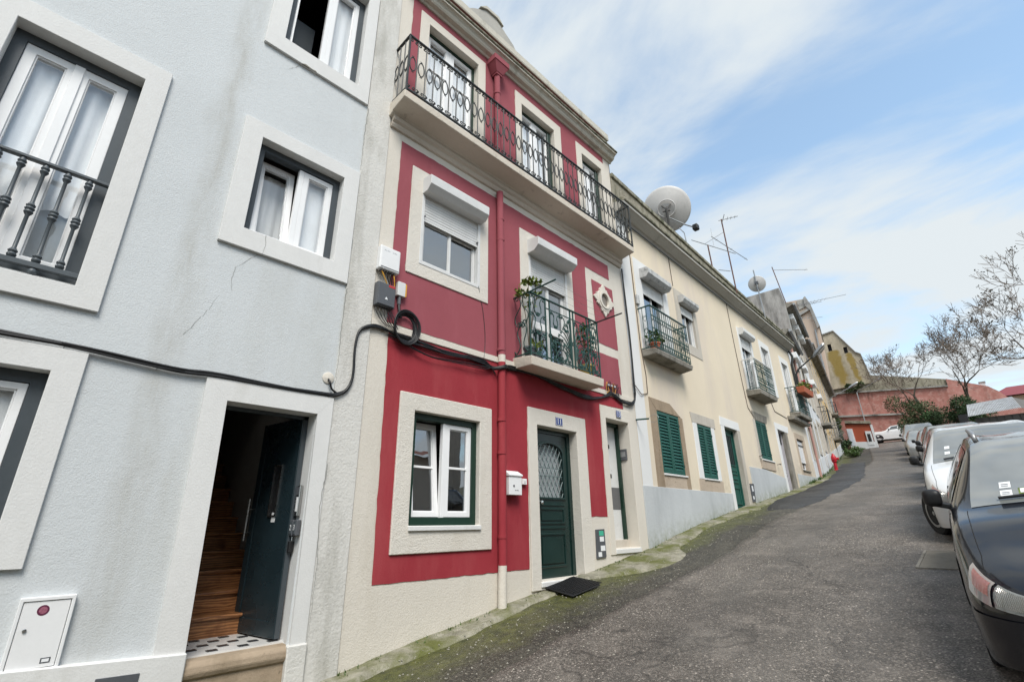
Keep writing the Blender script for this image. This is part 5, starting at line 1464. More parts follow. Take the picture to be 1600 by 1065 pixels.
h = row_house('ochre_house', 'ochre yellow house with small dark windows in the middle of the uphill row', 12.6, 21.2, 10.55, m_row_ochre,
              [(13.4, .9, 8.0, 1.6, 'w'), (15.8, .9, 8.0, 1.6, 'w'), (18.4, .9, 8.0, 1.6, 'w'), (13.4, .9, 5.6, 1.5, 'w'), (15.8, .9, 5.6, 1.5, 'w'), (18.6, .9, 5.4, 1.9, 'balc'),
               (13.6, .8, 3.8, 1.0, 'w'), (16.0, .9, 3.2, 2.0, 'door'), (18.8, .9, 4.2, 1.1, 'w')])
eaves(h, 12.6, 21.2, 10.6)
h = row_house('buff_house', 'buff house with an upper balcony at the far end of the uphill row', 21.2, 29.5, 10.5, m_row_buff,
              [(22.0, .9, 8.1, 1.6, 'w'), (24.4, .9, 8.1, 1.6, 'balc'), (27, .9, 8.1, 1.6, 'w'), (22.0, .9, 5.9, 1.5, 'w'), (24.6, .9, 6.0, 1.5, 'w'), (27.2, .9, 6.2, 1.5, 'w')])
eaves(h, 21.2, 29.5, 10.5)

# clothes racks, lines on the house fronts
rk = None
for i, (s, z, lab) in enumerate(((12.2, 5.3, 'fold out wire clothes rack on the pink house, nearest of the row of racks'), (14.9, 5.2, 'fold out wire clothes rack on the ochre house under its lower window'),
                                 (17.6, 5.5, 'fold out wire clothes rack high on the ochre house beside its balcony'), (23.4, 6.0, 'fold out wire clothes rack on the buff house at the far end'))):
    p = row_pt(0.03, s, z)
    if rk is None:
        t = thing('clothes_rack', lab, 'clothes rack', p, A2, (0, 0, 0), 'clothes racks on the uphill house fronts')
        mb = MB()
        for yy in (-.6, .6): mb.tube([(0, yy, 0), (0.75, yy, 0.05)], .012, 5).tube([(0, yy, -.35), (0.6, yy, 0.03)], .01, 5)
        mb.tube([(0, -.6, 0), (0, .6, 0)], .012, 5)
        a_ = mb.build('arms', m_galv, t)
        a_['kind'] = 'stuff'
        mb = MB()
        for k in range(5): mb.tube([(0.1 + .15 * k, -.6, .01 + .01 * k), (0.1 + .15 * k, .6, .01 + .01 * k)], .006, 4)
        b_ = mb.build('wires', m_galv, t)
        b_['kind'] = 'stuff'
        rk = t
    else:
        t = rk.copy(); COL.objects.link(t); t.location = p; t['label'] = lab
        OFF[t.name] = Vector((0, 0, 0))
        for ch in (a_, b_):
            c_ = ch.copy(); COL.objects.link(c_); c_.parent = t

# ================================================================== BUILDINGS AND WALLS BEYOND
def block(name, label, loc, rot, parts_fn, cat='house'):
    t = thing(name, label, cat, loc, rot, (0, 0, 0))
    parts_fn(t)
    return t
m_tall = stucco('tall_cream_render', (0.57, 0.45, 0.36), 30, 0.3, 0.06, dirt=((0.40, 0.35, 0.29), 0.6, 0.5, 0.6))
t = thing('cream_tower_house', 'tall cream house with a broken grey roof edge rising above the uphill row', 'house', (-7.0, 53.0, 5.5), 0, (-7.0, 53.0, 5.5))
K = 53 / 31
def tw(a, b): return (CAM_X + (a - CAM_X) * K, b * K)
def xzp(P, y0, y1):
    n = len(P)
    q = y1 / y0 if y1 - y0 > 1 else 1.0      # the side wall is not square to the front
    return MB().add([(a, y0, b) for a, b in P] + [(CAM_X + (a - CAM_X) * q, y1, b) for a, b in P], [tuple(range(n)), tuple(range(2 * n - 1, n - 1, -1))] + [(i, i + n, (i + 1) % n + n, (i + 1) % n) for i in range(n)])
xzp([tw(*p) for p in [(-7.0, 11.2), (-2.35, 12.35), (-2.13, 12.53), (-1.06, 12.42), (-0.86, 11.84), (-0.74, 10.60), (-0.80, 8.6), (-1.0, 6.6), (-1.1, 3.4), (-7, 3.4)]], 53.0, 58.0).build('wall', m_tall, t)
xzp([tw(*p) for p in [(-1.14, 12.42), (-1.02, 12.50), (-0.84, 11.90), (-0.66, 10.52), (-0.80, 10.40), (-0.95, 11.6), (-1.12, 11.9)]], 52.7, 58.2).build('roof_edge', m_gable, t)
xzp([tw(*p) for p in [(-1.52, 12.40), (-1.08, 12.40), (-1.0, 11.95), (-1.5, 11.8)]], 52.9, 53.0).build('patch_panel', m_cornice_y, t)
xzp([tw(*p) for p in [(-1.6, 11.55), (-0.95, 11.75), (-0.95, 11.62), (-1.6, 11.38)]], 52.75, 53.0).build('ledge', m_gable, t)
MB().tube([(*[tw(-0.95, 10.4)[0]], 52.9, tw(0, 10.4)[1]), (tw(-1.0, 0)[0], 52.9, 14.6), (tw(-0.98, 0)[0], 52.9, 14.3), (tw(-1.1, 0)[0], 52.9, 8.0)], .07, 6).build('downpipe', m_galv, t)

# big stained gable wall and the stone topped retaining wall
m_stain = NT('ochre_stained_render')
def _stain():
    t = m_stain
    co = t.coords('Object')
    sp = t.n('ShaderNodeSeparateXYZ'); t.l(co, sp.inputs[0])
    a = t.noise(t.coords('Object', (1, 1, 0.3)), 0.7, 6, 0.65)
    c = t.mix(t.ramp(a, 0.35, 0.65), (0.33, 0.29, 0.215), (0.55, 0.48, 0.37))
    c = t.mix(t.math('MULTIPLY', t.ramp(t.noise(co, 2.5, 6, 0.7), 0.5, 0.7), 0.5), c, (0.17, 0.15, 0.11))
    for (x0, zt, zb_, wd) in ((1.35, 10.5, 5.6, 0.75), (2.75, 9.9, 5.8, 0.42)):
        X = t.math('ADD', sp.outputs[0], t.math('MULTIPLY', t.math('SUBTRACT', t.noise(co, 1.3, 3), 0.5), 0.9))
        X = t.math('ADD', X, t.math('MULTIPLY', t.math('SUBTRACT', sp.outputs[2], zt), 0.10))
        g = t.math('SUBTRACT', 1.0, t.math('DIVIDE', t.math('ABSOLUTE', t.math('SUBTRACT', X, x0)), wd), True)
        g = t.math('MULTIPLY', g, t.math('MULTIPLY', t.math('SUBTRACT', zt, sp.outputs[2]), 3.0, True))
        g = t.math('MULTIPLY', g, t.math('MULTIPLY', t.math('SUBTRACT', sp.outputs[2], zb_), 0.5, True))
        c = t.mix(t.math('MULTIPLY', t.ramp(g, 0.1, 0.45), 0.8), c, (0.27, 0.185, 0.025))
    t.bump(t.noise(co, 12, 4), 0.3, 0.02)
    return t.done(c, 0.9, 0, 0.2)
m_stain = _stain()
t = thing('stained_gable_building', 'big blank buff gable wall with ochre streaks and two slit windows above the retaining wall', 'building', (-7, 62, 7.5), 0, (-7, 62, 7.5))
P = [(-12.0, 18.6), (-6.5, 19.86), (-5.03, 20.05), (-3.53, 17.1), (-3.12, 16.8), (-2.75, 13.6), (-12, 13.6)]
hol = [rect(-5.95, -5.6, 17.9, 18.7), rect(-4.55, -4.2, 17.3, 18.0)]
v2 = MB()
# front sheet is in the x-z plane: build as a sheet in (y,z) then turn
v2.sheet([(a, b) for a, b in P], hol, 0.0)
v2.v = [(p[1], 62.0, p[2]) for p in v2.v]
v2.build('wall', m_stain, t)
mb = MB(); n = len(P)
mb.add([(a, 62.0, b) for a, b in P] + [(CAM_X + (a - CAM_X) * 70 / 62, 70.0, b) for a, b in P], [tuple(range(2 * n - 1, n - 1, -1))] + [(i, i + n, (i + 1) % n + n, (i + 1) % n) for i in range(n)])
mb.build('side_wall', m_stain, t)
for a in (-5.95, -4.55):
    zz0 = 17.9 if a < -5 else 17.3
    MB().box(a, a + .35, 62.25, 62.3, zz0, zz0 + .8).build('window', m_black, t)
MB().prism_x([(0, 0), (0, .01), (.01, .01)], 0, .01).build('roof_edge', m_gable, t) if False else None
mb = MB()
for (a, b), (c_, d) in zip(P[:5], P[1:6]):
    mb.add([(a, 61.85, b), (c_, 61.85, d), (c_ - .9, 70, d), (a - 1.2, 70, b), (a, 61.85, b + .12), (c_, 61.85, d + .12), (c_ - .9, 70, d + .12), (a - 1.2, 70, b + .12)],
           [(0, 1, 2, 3), (7, 6, 5, 4), (0, 4, 5, 1), (1, 5, 6, 2), (2, 6, 7, 3), (3, 7, 4, 0)])
mb.build('roof_edge', m_gable, t)
m_pinkwall = NT('faded_red_retaining_wall')
def _pw():
    t = m_pinkwall
    co = t.coords('Object')
    a = t.noise(t.coords('Object', (1, 1, 0.35)), 0.5, 7, 0.68)
    b = t.noise(co, 3.0, 6, 0.7)
    c = t.mix(t.ramp(a, 0.36, 0.64), (0.30, 0.125, 0.10), (0.50, 0.235, 0.20))
    c = t.mix(t.math('MULTIPLY', t.ramp(b, 0.48, 0.66), 0.7), c, (0.52, 0.33, 0.29))
    c = t.mix(t.math('MULTIPLY', t.ramp(t.noise(t.coords('Object', (1, 1, 0.2)), 1.6, 7, 0.7), 0.56, 0.7), 0.7), c, (0.12, 0.075, 0.06))
    t.bump(b, 0.5, 0.03)
    return t.done(c, 0.9, 0, 0.2)
m_pinkwall = _pw()
t = thing('retaining_wall', 'high faded red retaining wall with a worn stone band on top closing the street', 'wall', (0, 62, 7), 0, (0, 62, 7))
mb = MB()
def xzprism(mb, poly, y0, y1):
    n = len(poly)
    return mb.add([(a, y0, b) for a, b in poly] + [(a, y1, b) for a, b in poly], [tuple(range(n)), tuple(range(2 * n - 1, n - 1, -1))] + [(i, i + n, (i + 1) % n + n, (i + 1) % n) for i in range(n)])
xzprism(mb, [(-14, 13.85), (2.9, 12.0), (2.9, 12.8), (5.6, 11.5), (6.2, 10.9), (7.4, 9.0), (12, 4.5), (12, 3.5), (-14, 3.5)], 62.05, 63.5)
mb.build('wall', m_pinkwall, t)
mb = MB()
xzprism(mb, [(-14, 13.85), (-3.2, 12.66), (-3.14, 14.55), (-14, 15.0)], 62.2, 63.4)
xzprism(mb, [(-3.2, 12.66), (2.88, 12.0), (2.88, 12.8), (-3.14, 14.55)], 62.2, 63.4)
mb.build('stone_band', m_parapet, t)
xzprism(MB(), [(-14, 13.85), (2.9, 12.0), (2.9, 12.12), (-14, 14.0)], 61.85, 62.1).build('ledge', m_gable, t)
xzprism(MB(), [(-9, 10.95), (-1.0, 10.05), (-1.0, 9.9), (-9, 10.75)], 61.85, 62.1).build('ledge', m_gable, t)
xzprism(MB(), [(2.9, 10.1), (5.5, 9.35), (5.5, 9.2), (2.9, 9.95)], 61.9, 62.1).build('ledge', m_gable, t)
xzprism(MB(), [(-4.9, 7.0), (-4.7, 9.35), (-4.0, 9.2), (-4.0, 8.6), (-1.7, 8.3), (-1.6, 8.85), (-0.9, 8.8), (-0.6, 6.6)], 62.0, 62.07).build('pale_patch', M('pale_pink_repaint', (0.52, 0.33, 0.31), 0.85, 0.06), t)
t = thing('red_roof_building', 'low building with a dark red roof beyond the red retaining wall', 'building', (8, 66, 8), 0, (8, 66, 8))
MB().box(5.8, 15, 66, 74, 6, 11.0).build('wall', m_row_buff, t)
MB().add([(5.2, 65.5, 11.0), (16, 65.5, 11.0), (16, 70, 12.6), (7.0, 70, 12.6), (5.2, 74.5, 11.0), (16, 74.5, 11.0)], [(0, 1, 2, 3), (3, 2, 5, 4), (0, 3, 4)]).build('roof', M('maroon_roof', (0.22, 0.045, 0.05), 0.7, 0.12), t)
t = thing('wall_chimney', 'small pale chimney on top of the red retaining wall at right', 'chimney', (5.3, 63, 11.3), 0, (5.3, 63, 11.3))
MB().box(5.1, 5.5, 62.6, 63.0, 11.0, 12.0).build('stack', m_row_white, t); MB().box(5.05, 5.55, 62.55, 63.05, 12.0, 12.1).build('cap', m_concrete, t)

# orange house at the foot of the wall
t = thing('orange_house', 'small orange red house with white trim and window at the end of the street', 'house', (-2.9, 52, 5.8), 0, (-2.9, 52, 5.8))
m_orange = stucco('orange_red_paint', (0.36, 0.085, 0.045), 30, 0.3, 0.06, dirt=((0.26, 0.07, 0.05), 1.0, 0.5, 0.5))
Z = lambda z: z
P = [(-4.45, 8.15), (-2.47, 7.85), (-2.43, 5.4), (-4.45, 5.0)]
xzp(P, 52.0, 56.0).build('wall', m_orange, t)
xzp([(-4.4, 8.2), (-2.5, 7.9), (-2.5, 8.12), (-4.4, 8.42)], 51.85, 56.1).build('coping', m_parapet, t)
xzprism(MB(), [(-4.4, 6.55), (-2.48, 6.35), (-2.4, 5.4), (-4.4, 5.0)], 51.93, 52.0).build('plinth', m_row_white, t)
xzprism(MB(), [(-2.62, 7.85), (-2.46, 7.83), (-2.42, 5.4), (-2.58, 5.4)], 51.94, 52.0).build('quoin', m_row_white, t)
w = xzprism(MB(), [(-3.10, 7.33), (-2.68, 7.27), (-2.66, 6.1), (-3.08, 6.1)], 51.9, 52.0).build('window', m_row_white, t)
xzprism(MB(), [(-3.0, 7.08), (-2.78, 7.05), (-2.77, 6.42), (-2.99, 6.42)], 51.88, 51.9).build('pane', m_black, w)
w = xzprism(MB(), [(-4.40, 7.72), (-3.98, 7.66), (-3.94, 5.9), (-4.38, 5.8)], 51.9, 52.0).build('door_surround', m_row_white, t)
xzprism(MB(), [(-4.32, 7.5), (-4.06, 7.47), (-4.04, 6.2), (-4.30, 6.2)], 51.88, 51.9).build('shutter_leaf', m_bluewhite, w)

# corrugated roof shed on the right
t = thing('tin_roof_shed', 'low timber shed with a whitish corrugated roof behind the parked cars', 'shed', (5.2, 25, 2.2), 0, (5.2, 25, 2.2))
mb = MB(); N = 64
for i in range(N + 1):
    f = i / N
    x = 4.30 + 1.45 * f
    d = 0.014 * (1 if i % 2 else -1)
    mb.v += [(x, 24.6, 3.56 + d + f * 0.10), (x, 28.5, 4.62 + d + f * .10)]
for i in range(N): mb.f.append((2 * i, 2 * i + 1, 2 * i + 3, 2 * i + 2))
mb.build('corrugated_roof', M('whitened_tin', (0.42, 0.43, 0.44), 0.55, 0.2, 6, 0.1, 40, stain=((0.16, 0.14, 0.12), 4, 0.5, 0.7)), t)
m_boards = M('grey_weathered_boards', (0.12, 0.11, 0.10), 0.85, 0.2, 6, 0.2, 40)
MB().box(4.5, 7.5, 24.9, 28.3, 1.6, 3.5).build('wall', m_boards, t)
b0 = None
for k in range(16):
    x = 4.55 + 0.2 * k
    if b0 is None:
        b0 = MB().box(-.09, .09, -.02, .02, -0.9, 0.9).build('board', m_boards, t, off=(0, 0, 0)); b0.location = Vector((x, 24.87, 2.6)) - OFF[t.name]
    else: inst('board', b0, t, (x, 24.87, 2.6))
MB().add([(5.75, 24.6, 3.64), (5.75, 28.5, 4.70), (8.0, 28.5, 3.4), (8.0, 24.6, 2.85)], [(0, 1, 2, 3)]).build('roof_slope', m_boards, t)
MB().box(4.05, 4.3, 24.2, 24.6, 2.3, 3.6).build('black_tank', m_black, t)
# bank and low wall along the right of the street
mb = MB()
ysb = frange(-6, 60, 2)
for y in ysb:
    o = 7.4 if y > 12 else 8.6
    zz_ = gz(y)
    mb.v += [(fx(y) + o, y, zz_ - .3), (fx(y) + o + .05, y, zz_ + .95), (fx(y) + o + .35, y, zz_ + .95), (fx(y) + o + .4, y, zz_ - .3)]
for i in range(len(ysb) - 1):
    for k in range(3): mb.f.append((4 * i + k, 4 * i + k + 1, 4 * i + k + 5, 4 * i + k + 4))
o = mb.build('kerb_wall', m_concrete, None, off=(0, 0, 0)); tag(o, 'low rendered wall along the right side of the street behind the parked cars', 'wall')

# ================================================================== CABLES AND BOXES ON THE FRONTS
def smooth_path(P, n=6):
    P = [Vector(p) for p in P]
    out = []
    for i in range(len(P) - 1):
        p0, p1, p2, p3 = P[max(i - 1, 0)], P[i], P[i + 1], P[min(i + 2, len(P) - 1)]
        for k in range(n):
            t = k / n
            out.append(0.5 * ((2 * p1) + (p2 - p0) * t + (2 * p0 - 5 * p1 + 4 * p2 - p3) * t * t + (3 * p1 - p0 - 3 * p2 + p3) * t ** 3))
    out.append(P[-1])
    return out
def bundle(name, label, path, n, spread, r, seed=1, parent=None, ties=0):
    rnd = random.Random(seed)
    t = thing(name, label, 'cable', Vector(path[0]), 0, Vector(path[0]))
    base = smooth_path(path)
    for k in range(n):
        a = 2 * math.pi * k / n
        ph = rnd.random() * 6
        pts = []
        for i, p in enumerate(base):
            w = spread * (0.7 + 0.5 * math.sin(i * 0.31 + ph))
            pts.append(p + Vector((abs(0.5 * spread * math.sin(a + i * .1)), 0, 0)) + Vector((0, 0.3 * w * math.cos(a), w * math.sin(a + i * 0.12))))
        MB().tube(pts, r * (0.7 + 0.6 * rnd.random()), 6).build('strand', m_cable, t, smooth='full')
    if ties:
        for k in range(ties):
            p = base[int((k + .5) * len(base) / ties)]
            MB().tube([(0.0, p.y, p.z + spread + .012), (0.035, p.y, p.z + spread), (0.04, p.y + .004, p.z - spread), (0.0, p.y, p.z - spread - .012)], 0.0035, 4).build('clip', m_galv, t)
    return t
X0 = 0.03
bundle('cable_bundle', 'black cable bundle clipped straight across the grey house above its door', [(X0, y, z) for y, z in ((-1.2, 1.345), (-0.26, 1.325), (0.23, 1.315), (0.75, 1.275), (1.08, 1.285), (1.58, 1.28), (2.08, 1.29), (2.22, 1.31), (2.33, 1.37), (2.385, 1.48), (2.395, 1.62), (2.385, 1.86), (2.41, 2.05), (2.48, 2.14), (2.62, 2.19), (2.80, 2.17), (2.92, 2.12))],
       4, 0.014, 0.012, 3, ties=14)
bundle('cable_bundle', 'sagging loose black cable bundle along the red house from the coil to its far corner', [(X0, y, z) for y, z in ((2.85, 2.17), (2.94, 2.14), (3.2, 2.12), (3.6, 2.10), (3.97, 2.13), (4.29, 2.13), (4.46, 2.09))] + [(0.13, 4.62, 2.10)] + [(X0, y, z) for y, z in ((4.75, 2.15), (4.96, 2.16), (5.46, 2.16), (5.92, 2.11), (6.42, 2.05), (6.87, 2.05), (7.27, 2.16), (7.43, 2.24), (7.63, 2.19), (7.83, 2.14), (8.10, 2.15), (8.24, 2.25), (8.262, 2.4))],
       7, 0.030, 0.010, 5)
bundle('cable_bundle', 'thin drooping black cables hanging loose under the red house string course', [(X0 + .02, y, z) for y, z in ((2.75, 2.12), (3.0, 2.07), (3.4, 1.99), (3.9, 2.02), (4.3, 2.05), (4.42, 2.07), (4.5, 2.0))], 3, 0.02, 0.005, 8)
bundle('cable_bundle', 'thick black cable running up the seam between the red and yellow houses', [(0.04, y, z) for y, z in ((8.262, 2.36), (8.262, 2.6), (8.29, 3.4), (8.27, 4.25), (8.255, 5.12))], 5, 0.02, 0.014, 9, ties=0)
t = thing('cable_coil', 'coil of spare black cable hanging beside the boxes on the red house', 'cable', (0.03, 3.0, 2.28), 0, (0.03, 3.0, 2.28))
rnd = random.Random(4)
for k in range(9):
    r1, r2 = 0.135 + 0.012 * k * 0.6, 0.165 + 0.012 * k * 0.6
    pts = [(0.03 + 0.008 * k + 0.01 * math.sin(a * 2 + k), 3.0 + r1 * math.cos(a) * (0.95 + .1 * rnd.random() * .3), 2.27 + r2 * math.sin(a)) for a in [2 * math.pi * j / 26 for j in range(26)]]
    MB().tube(pts, 0.008, 6, closed=True).build('loop', m_cable, t, smooth='full')
t = thing('cable_splitter', 'tangle of black and orange wires with small connectors above door 13', 'wiring', (0.03, 7.3, 2.3), 0, (0.03, 7.3, 2.3))
for k in range(10):
    c = (7.30 + 0.045 * k, 2.28 + 0.03 * rnd.random())
    pts = [(0.03 + .03 * rnd.random(), c[0] + (0.03 + .03 * rnd.random()) * math.cos(a), c[1] + (0.06 + .07 * rnd.random()) * math.sin(a) + .03) for a in [2 * math.pi * j / 9 for j in range(10)]]
    MB().tube(smooth_path(pts, 3), 0.004, 5).build('wire', m_cable if k % 5 else m_yellowtag, t, smooth='full')
for k in range(3): MB().box(0.02, 0.06, 7.32 + .1 * k, 7.38 + .1 * k, 2.36, 2.40).build('connector', m_steel, t, bevel=0.006)
t = thing('wall_wire', 'single thin black wire hanging from the first floor window of the red house', 'wire', (0.012, 4.25, 2.25), 0, (0.012, 4.25, 2.25))
MB().tube(smooth_path([(0.03, 4.19, 3.27), (0.012, 4.25, 3.10), (0.012, 4.30, 2.9), (0.012, 4.34, 2.59), (0.012, 4.34, 2.35), (0.03, 4.31, 2.2)]), 0.0045, 5).build('strand', m_cable, t)
def box_thing(name, label, cat, q, x1, mat, bev=0.015, extra=None):
    (y0, y1, z0, z1) = q
    t = thing(name, label, cat, (0.0, (y0 + y1) / 2, z0), 0, (0.0, (y0 + y1) / 2, z0))
    MB().box(0.012, x1, y0, y1, z0, z1).build('case', mat, t, bevel=bev, seg=3)
    if extra: extra(t)
    return t
def ex1(t):
    MB().box(0.10, 0.108, 2.565, 2.815, 2.945, 3.22).build('cover', m_plastic_w, t, bevel=0.01, seg=2)
    for k in range(11):
        if k not in (5, 6): MB().box(0.108, 0.1085, 2.60 + .016 * k, 2.61 + .016 * k, 3.165, 3.178 - .004 * (k % 3)).build('print_mark', m_galv, t)
    for k in range(6): MB().box(0.03, 0.09, 2.59 + .035 * k, 2.6 + .035 * k, 2.905, 2.93).build('cable_gland', m_plastic_g, t)
box_thing('telecom_box', 'white telecom junction box, the topmost of the boxes beside the red house', 'junction box', (2.55, 2.83, 2.92, 3.235), 0.10, m_plastic_w, extra=ex1)
def ex2(t):
    MB().box(0.09, 0.10, 2.57, 2.795, 2.455, 2.735).build('cover', m_plastic_g, t, bevel=0.006)
    MB().prism_x([(2.66, 2.53), (2.70, 2.53), (2.68, 2.565)], 0.10, 0.102).build('warning_sign', m_enamel_w, t)
    MB().box(0.095, 0.1015, 2.70, 2.79, 2.70, 2.73).build('red_label', m_redtag, t)
box_thing('telecom_box', 'dark grey telecom junction box with a red label below the white one', 'junction box', (2.56, 2.805, 2.445, 2.745), 0.09, m_plastic_g, 0.008, ex2)
def ex3(t):
    MB().box(0.02, 0.066, 2.955, 2.972, 2.67, 2.84).build('yellow_label', m_yellowtag, t)
    MB().tube([(0.04, 2.89, 2.66), (0.04, 2.89, 2.55)], 0.022, 8).build('gland', m_plastic_g, t)
    MB().tube(smooth_path([(0.04, 2.89, 2.56), (0.05, 2.90, 2.45), (0.05, 2.93, 2.38)]), 0.016, 6).build('lead', m_cable, t)
box_thing('telecom_box', 'small pale junction box with a yellow warning label beside the dark grey box', 'junction box', (2.845, 2.955, 2.66, 2.85), 0.07, m_alu, 0.008, ex3)
t = thing('fibre_lead', 'short orange and black leads linking the white and dark boxes', 'wiring', (0.04, 2.65, 2.7), 0, (0.04, 2.65, 2.7))
for k, mt in enumerate((m_yellowtag, m_cable, m_cable, m_yellowtag)):
    MB().tube(smooth_path([(0.05, 2.60 + .06 * k, 2.93), (0.07, 2.63 + .05 * k, 2.86), (0.05, 2.70 + .035 * k, 2.76), (0.05, 2.72 + .02 * k, 2.72)]), 0.007, 5).build('lead', mt, t)
for k in range(6):
    MB().tube(smooth_path([(0.05, 2.60 + .03 * k, 2.45), (0.06 + .01 * k, 2.58 + .05 * k, 2.38 - .02 * k), (0.05, 2.66 + .04 * k, 2.28), (0.05, 2.75 + .03 * k, 2.22)]), 0.005, 5).build('lead', m_cable, t)
t = thing('cable_cover', 'round cream cable cover where a cable enters the grey house wall above the door', 'cable cover', (0, 2.14, 1.46), 0, (0, 2.14, 1.46))
MB().lathe([(0.062, 0.0), (0.062, 0.010), (0.055, 0.014), (0.0, 0.016)], (0, 2.14, 1.475), 20, 'x').build('disc', m_cream, t, smooth=True)
MB().tube(smooth_path([(0.014, 2.14, 1.46), (0.04, 2.15, 1.42), (0.03, 2.18, 1.36), (0.03, 2.24, 1.325)]), 0.011, 6).build('lead', m_cable, t, smooth='full')
# mailbox, bell, meter plate, mat
t = thing('mailbox', 'small white metal mailbox on the red wall between downpipe and green door', 'mailbox', (0, 4.815, 0.385), 0, (0, 4.815, 0.385))
MB().box(0.01, 0.115, 4.695, 4.935, 0.385, 0.63).build('body', m_plastic_w, t, bevel=0.004)
MB().prism_y([(0.006, 0.70), (0.03, 0.70), (0.13, 0.645), (0.13, 0.625), (0.006, 0.625)], 4.685, 4.945).build('lid', m_plastic_w, t, bevel=0.003)
MB().lathe([(0.014, 0.115), (0.014, 0.121), (0.0, 0.122)], (0, 4.78, 0.50), 10, 'x').build('keyhole', m_plastic_g, t)
for k in range(6): MB().box(0.115, 0.1155, 4.80 + .013 * k, 4.809 + .013 * k, 0.438, 0.452 - .003 * (k % 3)).build('print_mark', m_plastic_g, t)
t = thing('door_bell', 'tiny white doorbell box between the mailbox and the green door', 'doorbell', (0, 5.06, 0.53), 0, (0, 5.06, 0.53))
MB().box(0.01, 0.05, 5.02, 5.11, 0.53, 0.61).build('case', m_plastic_w, t, bevel=0.006)
MB().box(0.05, 0.055, 5.05, 5.08, 0.555, 0.585).build('button', m_alu, t, bevel=0.004)
t = thing('meter_plate', 'dark grey meter plate with paper notices low between the two red house doors', 'meter plate', (0, 6.8, -0.47), 0, (0, 6.8, -0.47))
MB().prism_x([(6.67, -0.48), (6.92, -0.47), (6.915, -0.06), (6.69, -0.065)], 0.0, 0.022).build('plate', m_plastic_g, t, bevel=0.002)
for (a, b, c, d, mt) in ((6.76, 6.88, -0.155, -0.085, M('green_notice', (0.06, 0.42, 0.28), 0.5, 0.05)), (6.77, 6.88, -0.24, -0.17, m_enamel_w), (6.78, 6.90, -0.375, -0.30, m_enamel_w), (6.71, 6.80, -0.455, -0.39, m_enamel_w)):
    MB().box(0.022, 0.0235, a, b, c, d).build('notice', mt, t)
def ground_pt(off, y, lift=0.0): return Vector((fx(y) + off, y, gz(y) + lift))
t = thing('door_mat', 'black rubber door mat on the sloping ground in front of the green door', 'door mat', ground_pt(.3, 5.7, .046), 0, (0, 0, 0))
sl = gslope(5.7)
t.rotation_euler = (sl, 0.07, 0)
m_mat = M('black_rubber_mat', (0.012, 0.012, 0.013), 0.6, 0.3, 30, 0.6, 120)
mb = MB().hexa([(-.30, -.26), (.28, -.38), (.28, .22), (-.29, .33)], 0.0, 0.012); mb.build('base', m_mat, t, bevel=0.003)
nb = MB()
for i in range(20):
    for j in range(11):
        x = -.27 + .53 * (j + .5) / 11
        y = -.33 + .62 * (i + .5) / 20 + (-.10) * (x + .3) + 0.06
        nb.box(x - .017, x + .017, y - .009, y + .009, 0.012, 0.020)
nb = nb.build('studs', m_mat, t); nb['kind'] = 'stuff'
t = thing('manhole_cover', 'square concrete filled manhole cover in the asphalt beside the dark car', 'manhole cover', ground_pt(4.12, 7.95, .055), 0, (0, 0, 0))
t.rotation_euler = (gslope(8), 0, R_(-1))
MB().box(-.30, .36, -.42, .42, -.03, 0.004).build('slab', stucco('cover_concrete', (0.22, 0.20, 0.165), 30, 0.5, 0.15, dirt=((0.12, 0.11, 0.085), 4, 0.5, 0.6)), t, bevel=0.004)
MB().ring((-.42, .42, -.30, .36), (-.40, .40, -.28, .34), 0, -.03) if False else None
fr = MB()
for q in (((-.33, -.45), (.39, -.45), (.39, -.42), (-.33, -.42)), ((-.33, .42), (.39, .42), (.39, .45), (-.33, .45)), ((-.33, -.42), (-.30, -.42), (-.30, .42), (-.33, .42)), ((.36, -.42), (.39, -.42), (.39, .42), (.36, .42))):
    fr.hexa(q, -.03, 0.007)
fr.build('frame', m_concrete, t)
MB().tube([(0.05 + .03 * math.cos(a), 0.3 + .03 * math.sin(a), 0.006) for a in [2 * math.pi * k / 10 for k in range(10)]], 0.005, 4, closed=True).build('lifting_ring', m_rust, t)

# ================================================================== PLANTS ON THE BALCONIES
def leaves(rnd, c, rad, n, size, mb, up=0.4):
    for _ in range(n):
        d = Vector((rnd.gauss(0, 1), rnd.gauss(0, 1), rnd.gauss(0, 1)))
        d.normalize()
        p = Vector(c) + Vector((d.x * rad[0], d.y * rad[1], d.z * rad[2])) * (0.35 + 0.65 * rnd.random() ** 0.5)
        a = Vector((rnd.gauss(0, 1), rnd.gauss(0, 1), rnd.gauss(0, .6) + up)).normalized()
        b = a.cross(Vector((rnd.gauss(0, 1), rnd.gauss(0, 1), rnd.gauss(0, 1)))).normalized()
        s = size * (0.6 + 0.8 * rnd.random())
        m = p + a * s * .5 + b.cross(a) * s * .12
        i = len(mb.v)
        mb.v += [tuple(p), tuple(m + b * s * .28), tuple(p + a * s), tuple(m - b * s * .28)]
        mb.f += [(i, i + 1, i + 2, i + 3)]
def pot_prof(r, h): return [(r * .68, 0), (r * .95, h * .82), (r * 1.05, h * .82), (r * 1.05, h), (r * .92, h), (r * .9, h * .9), (0.001, h * .9)]
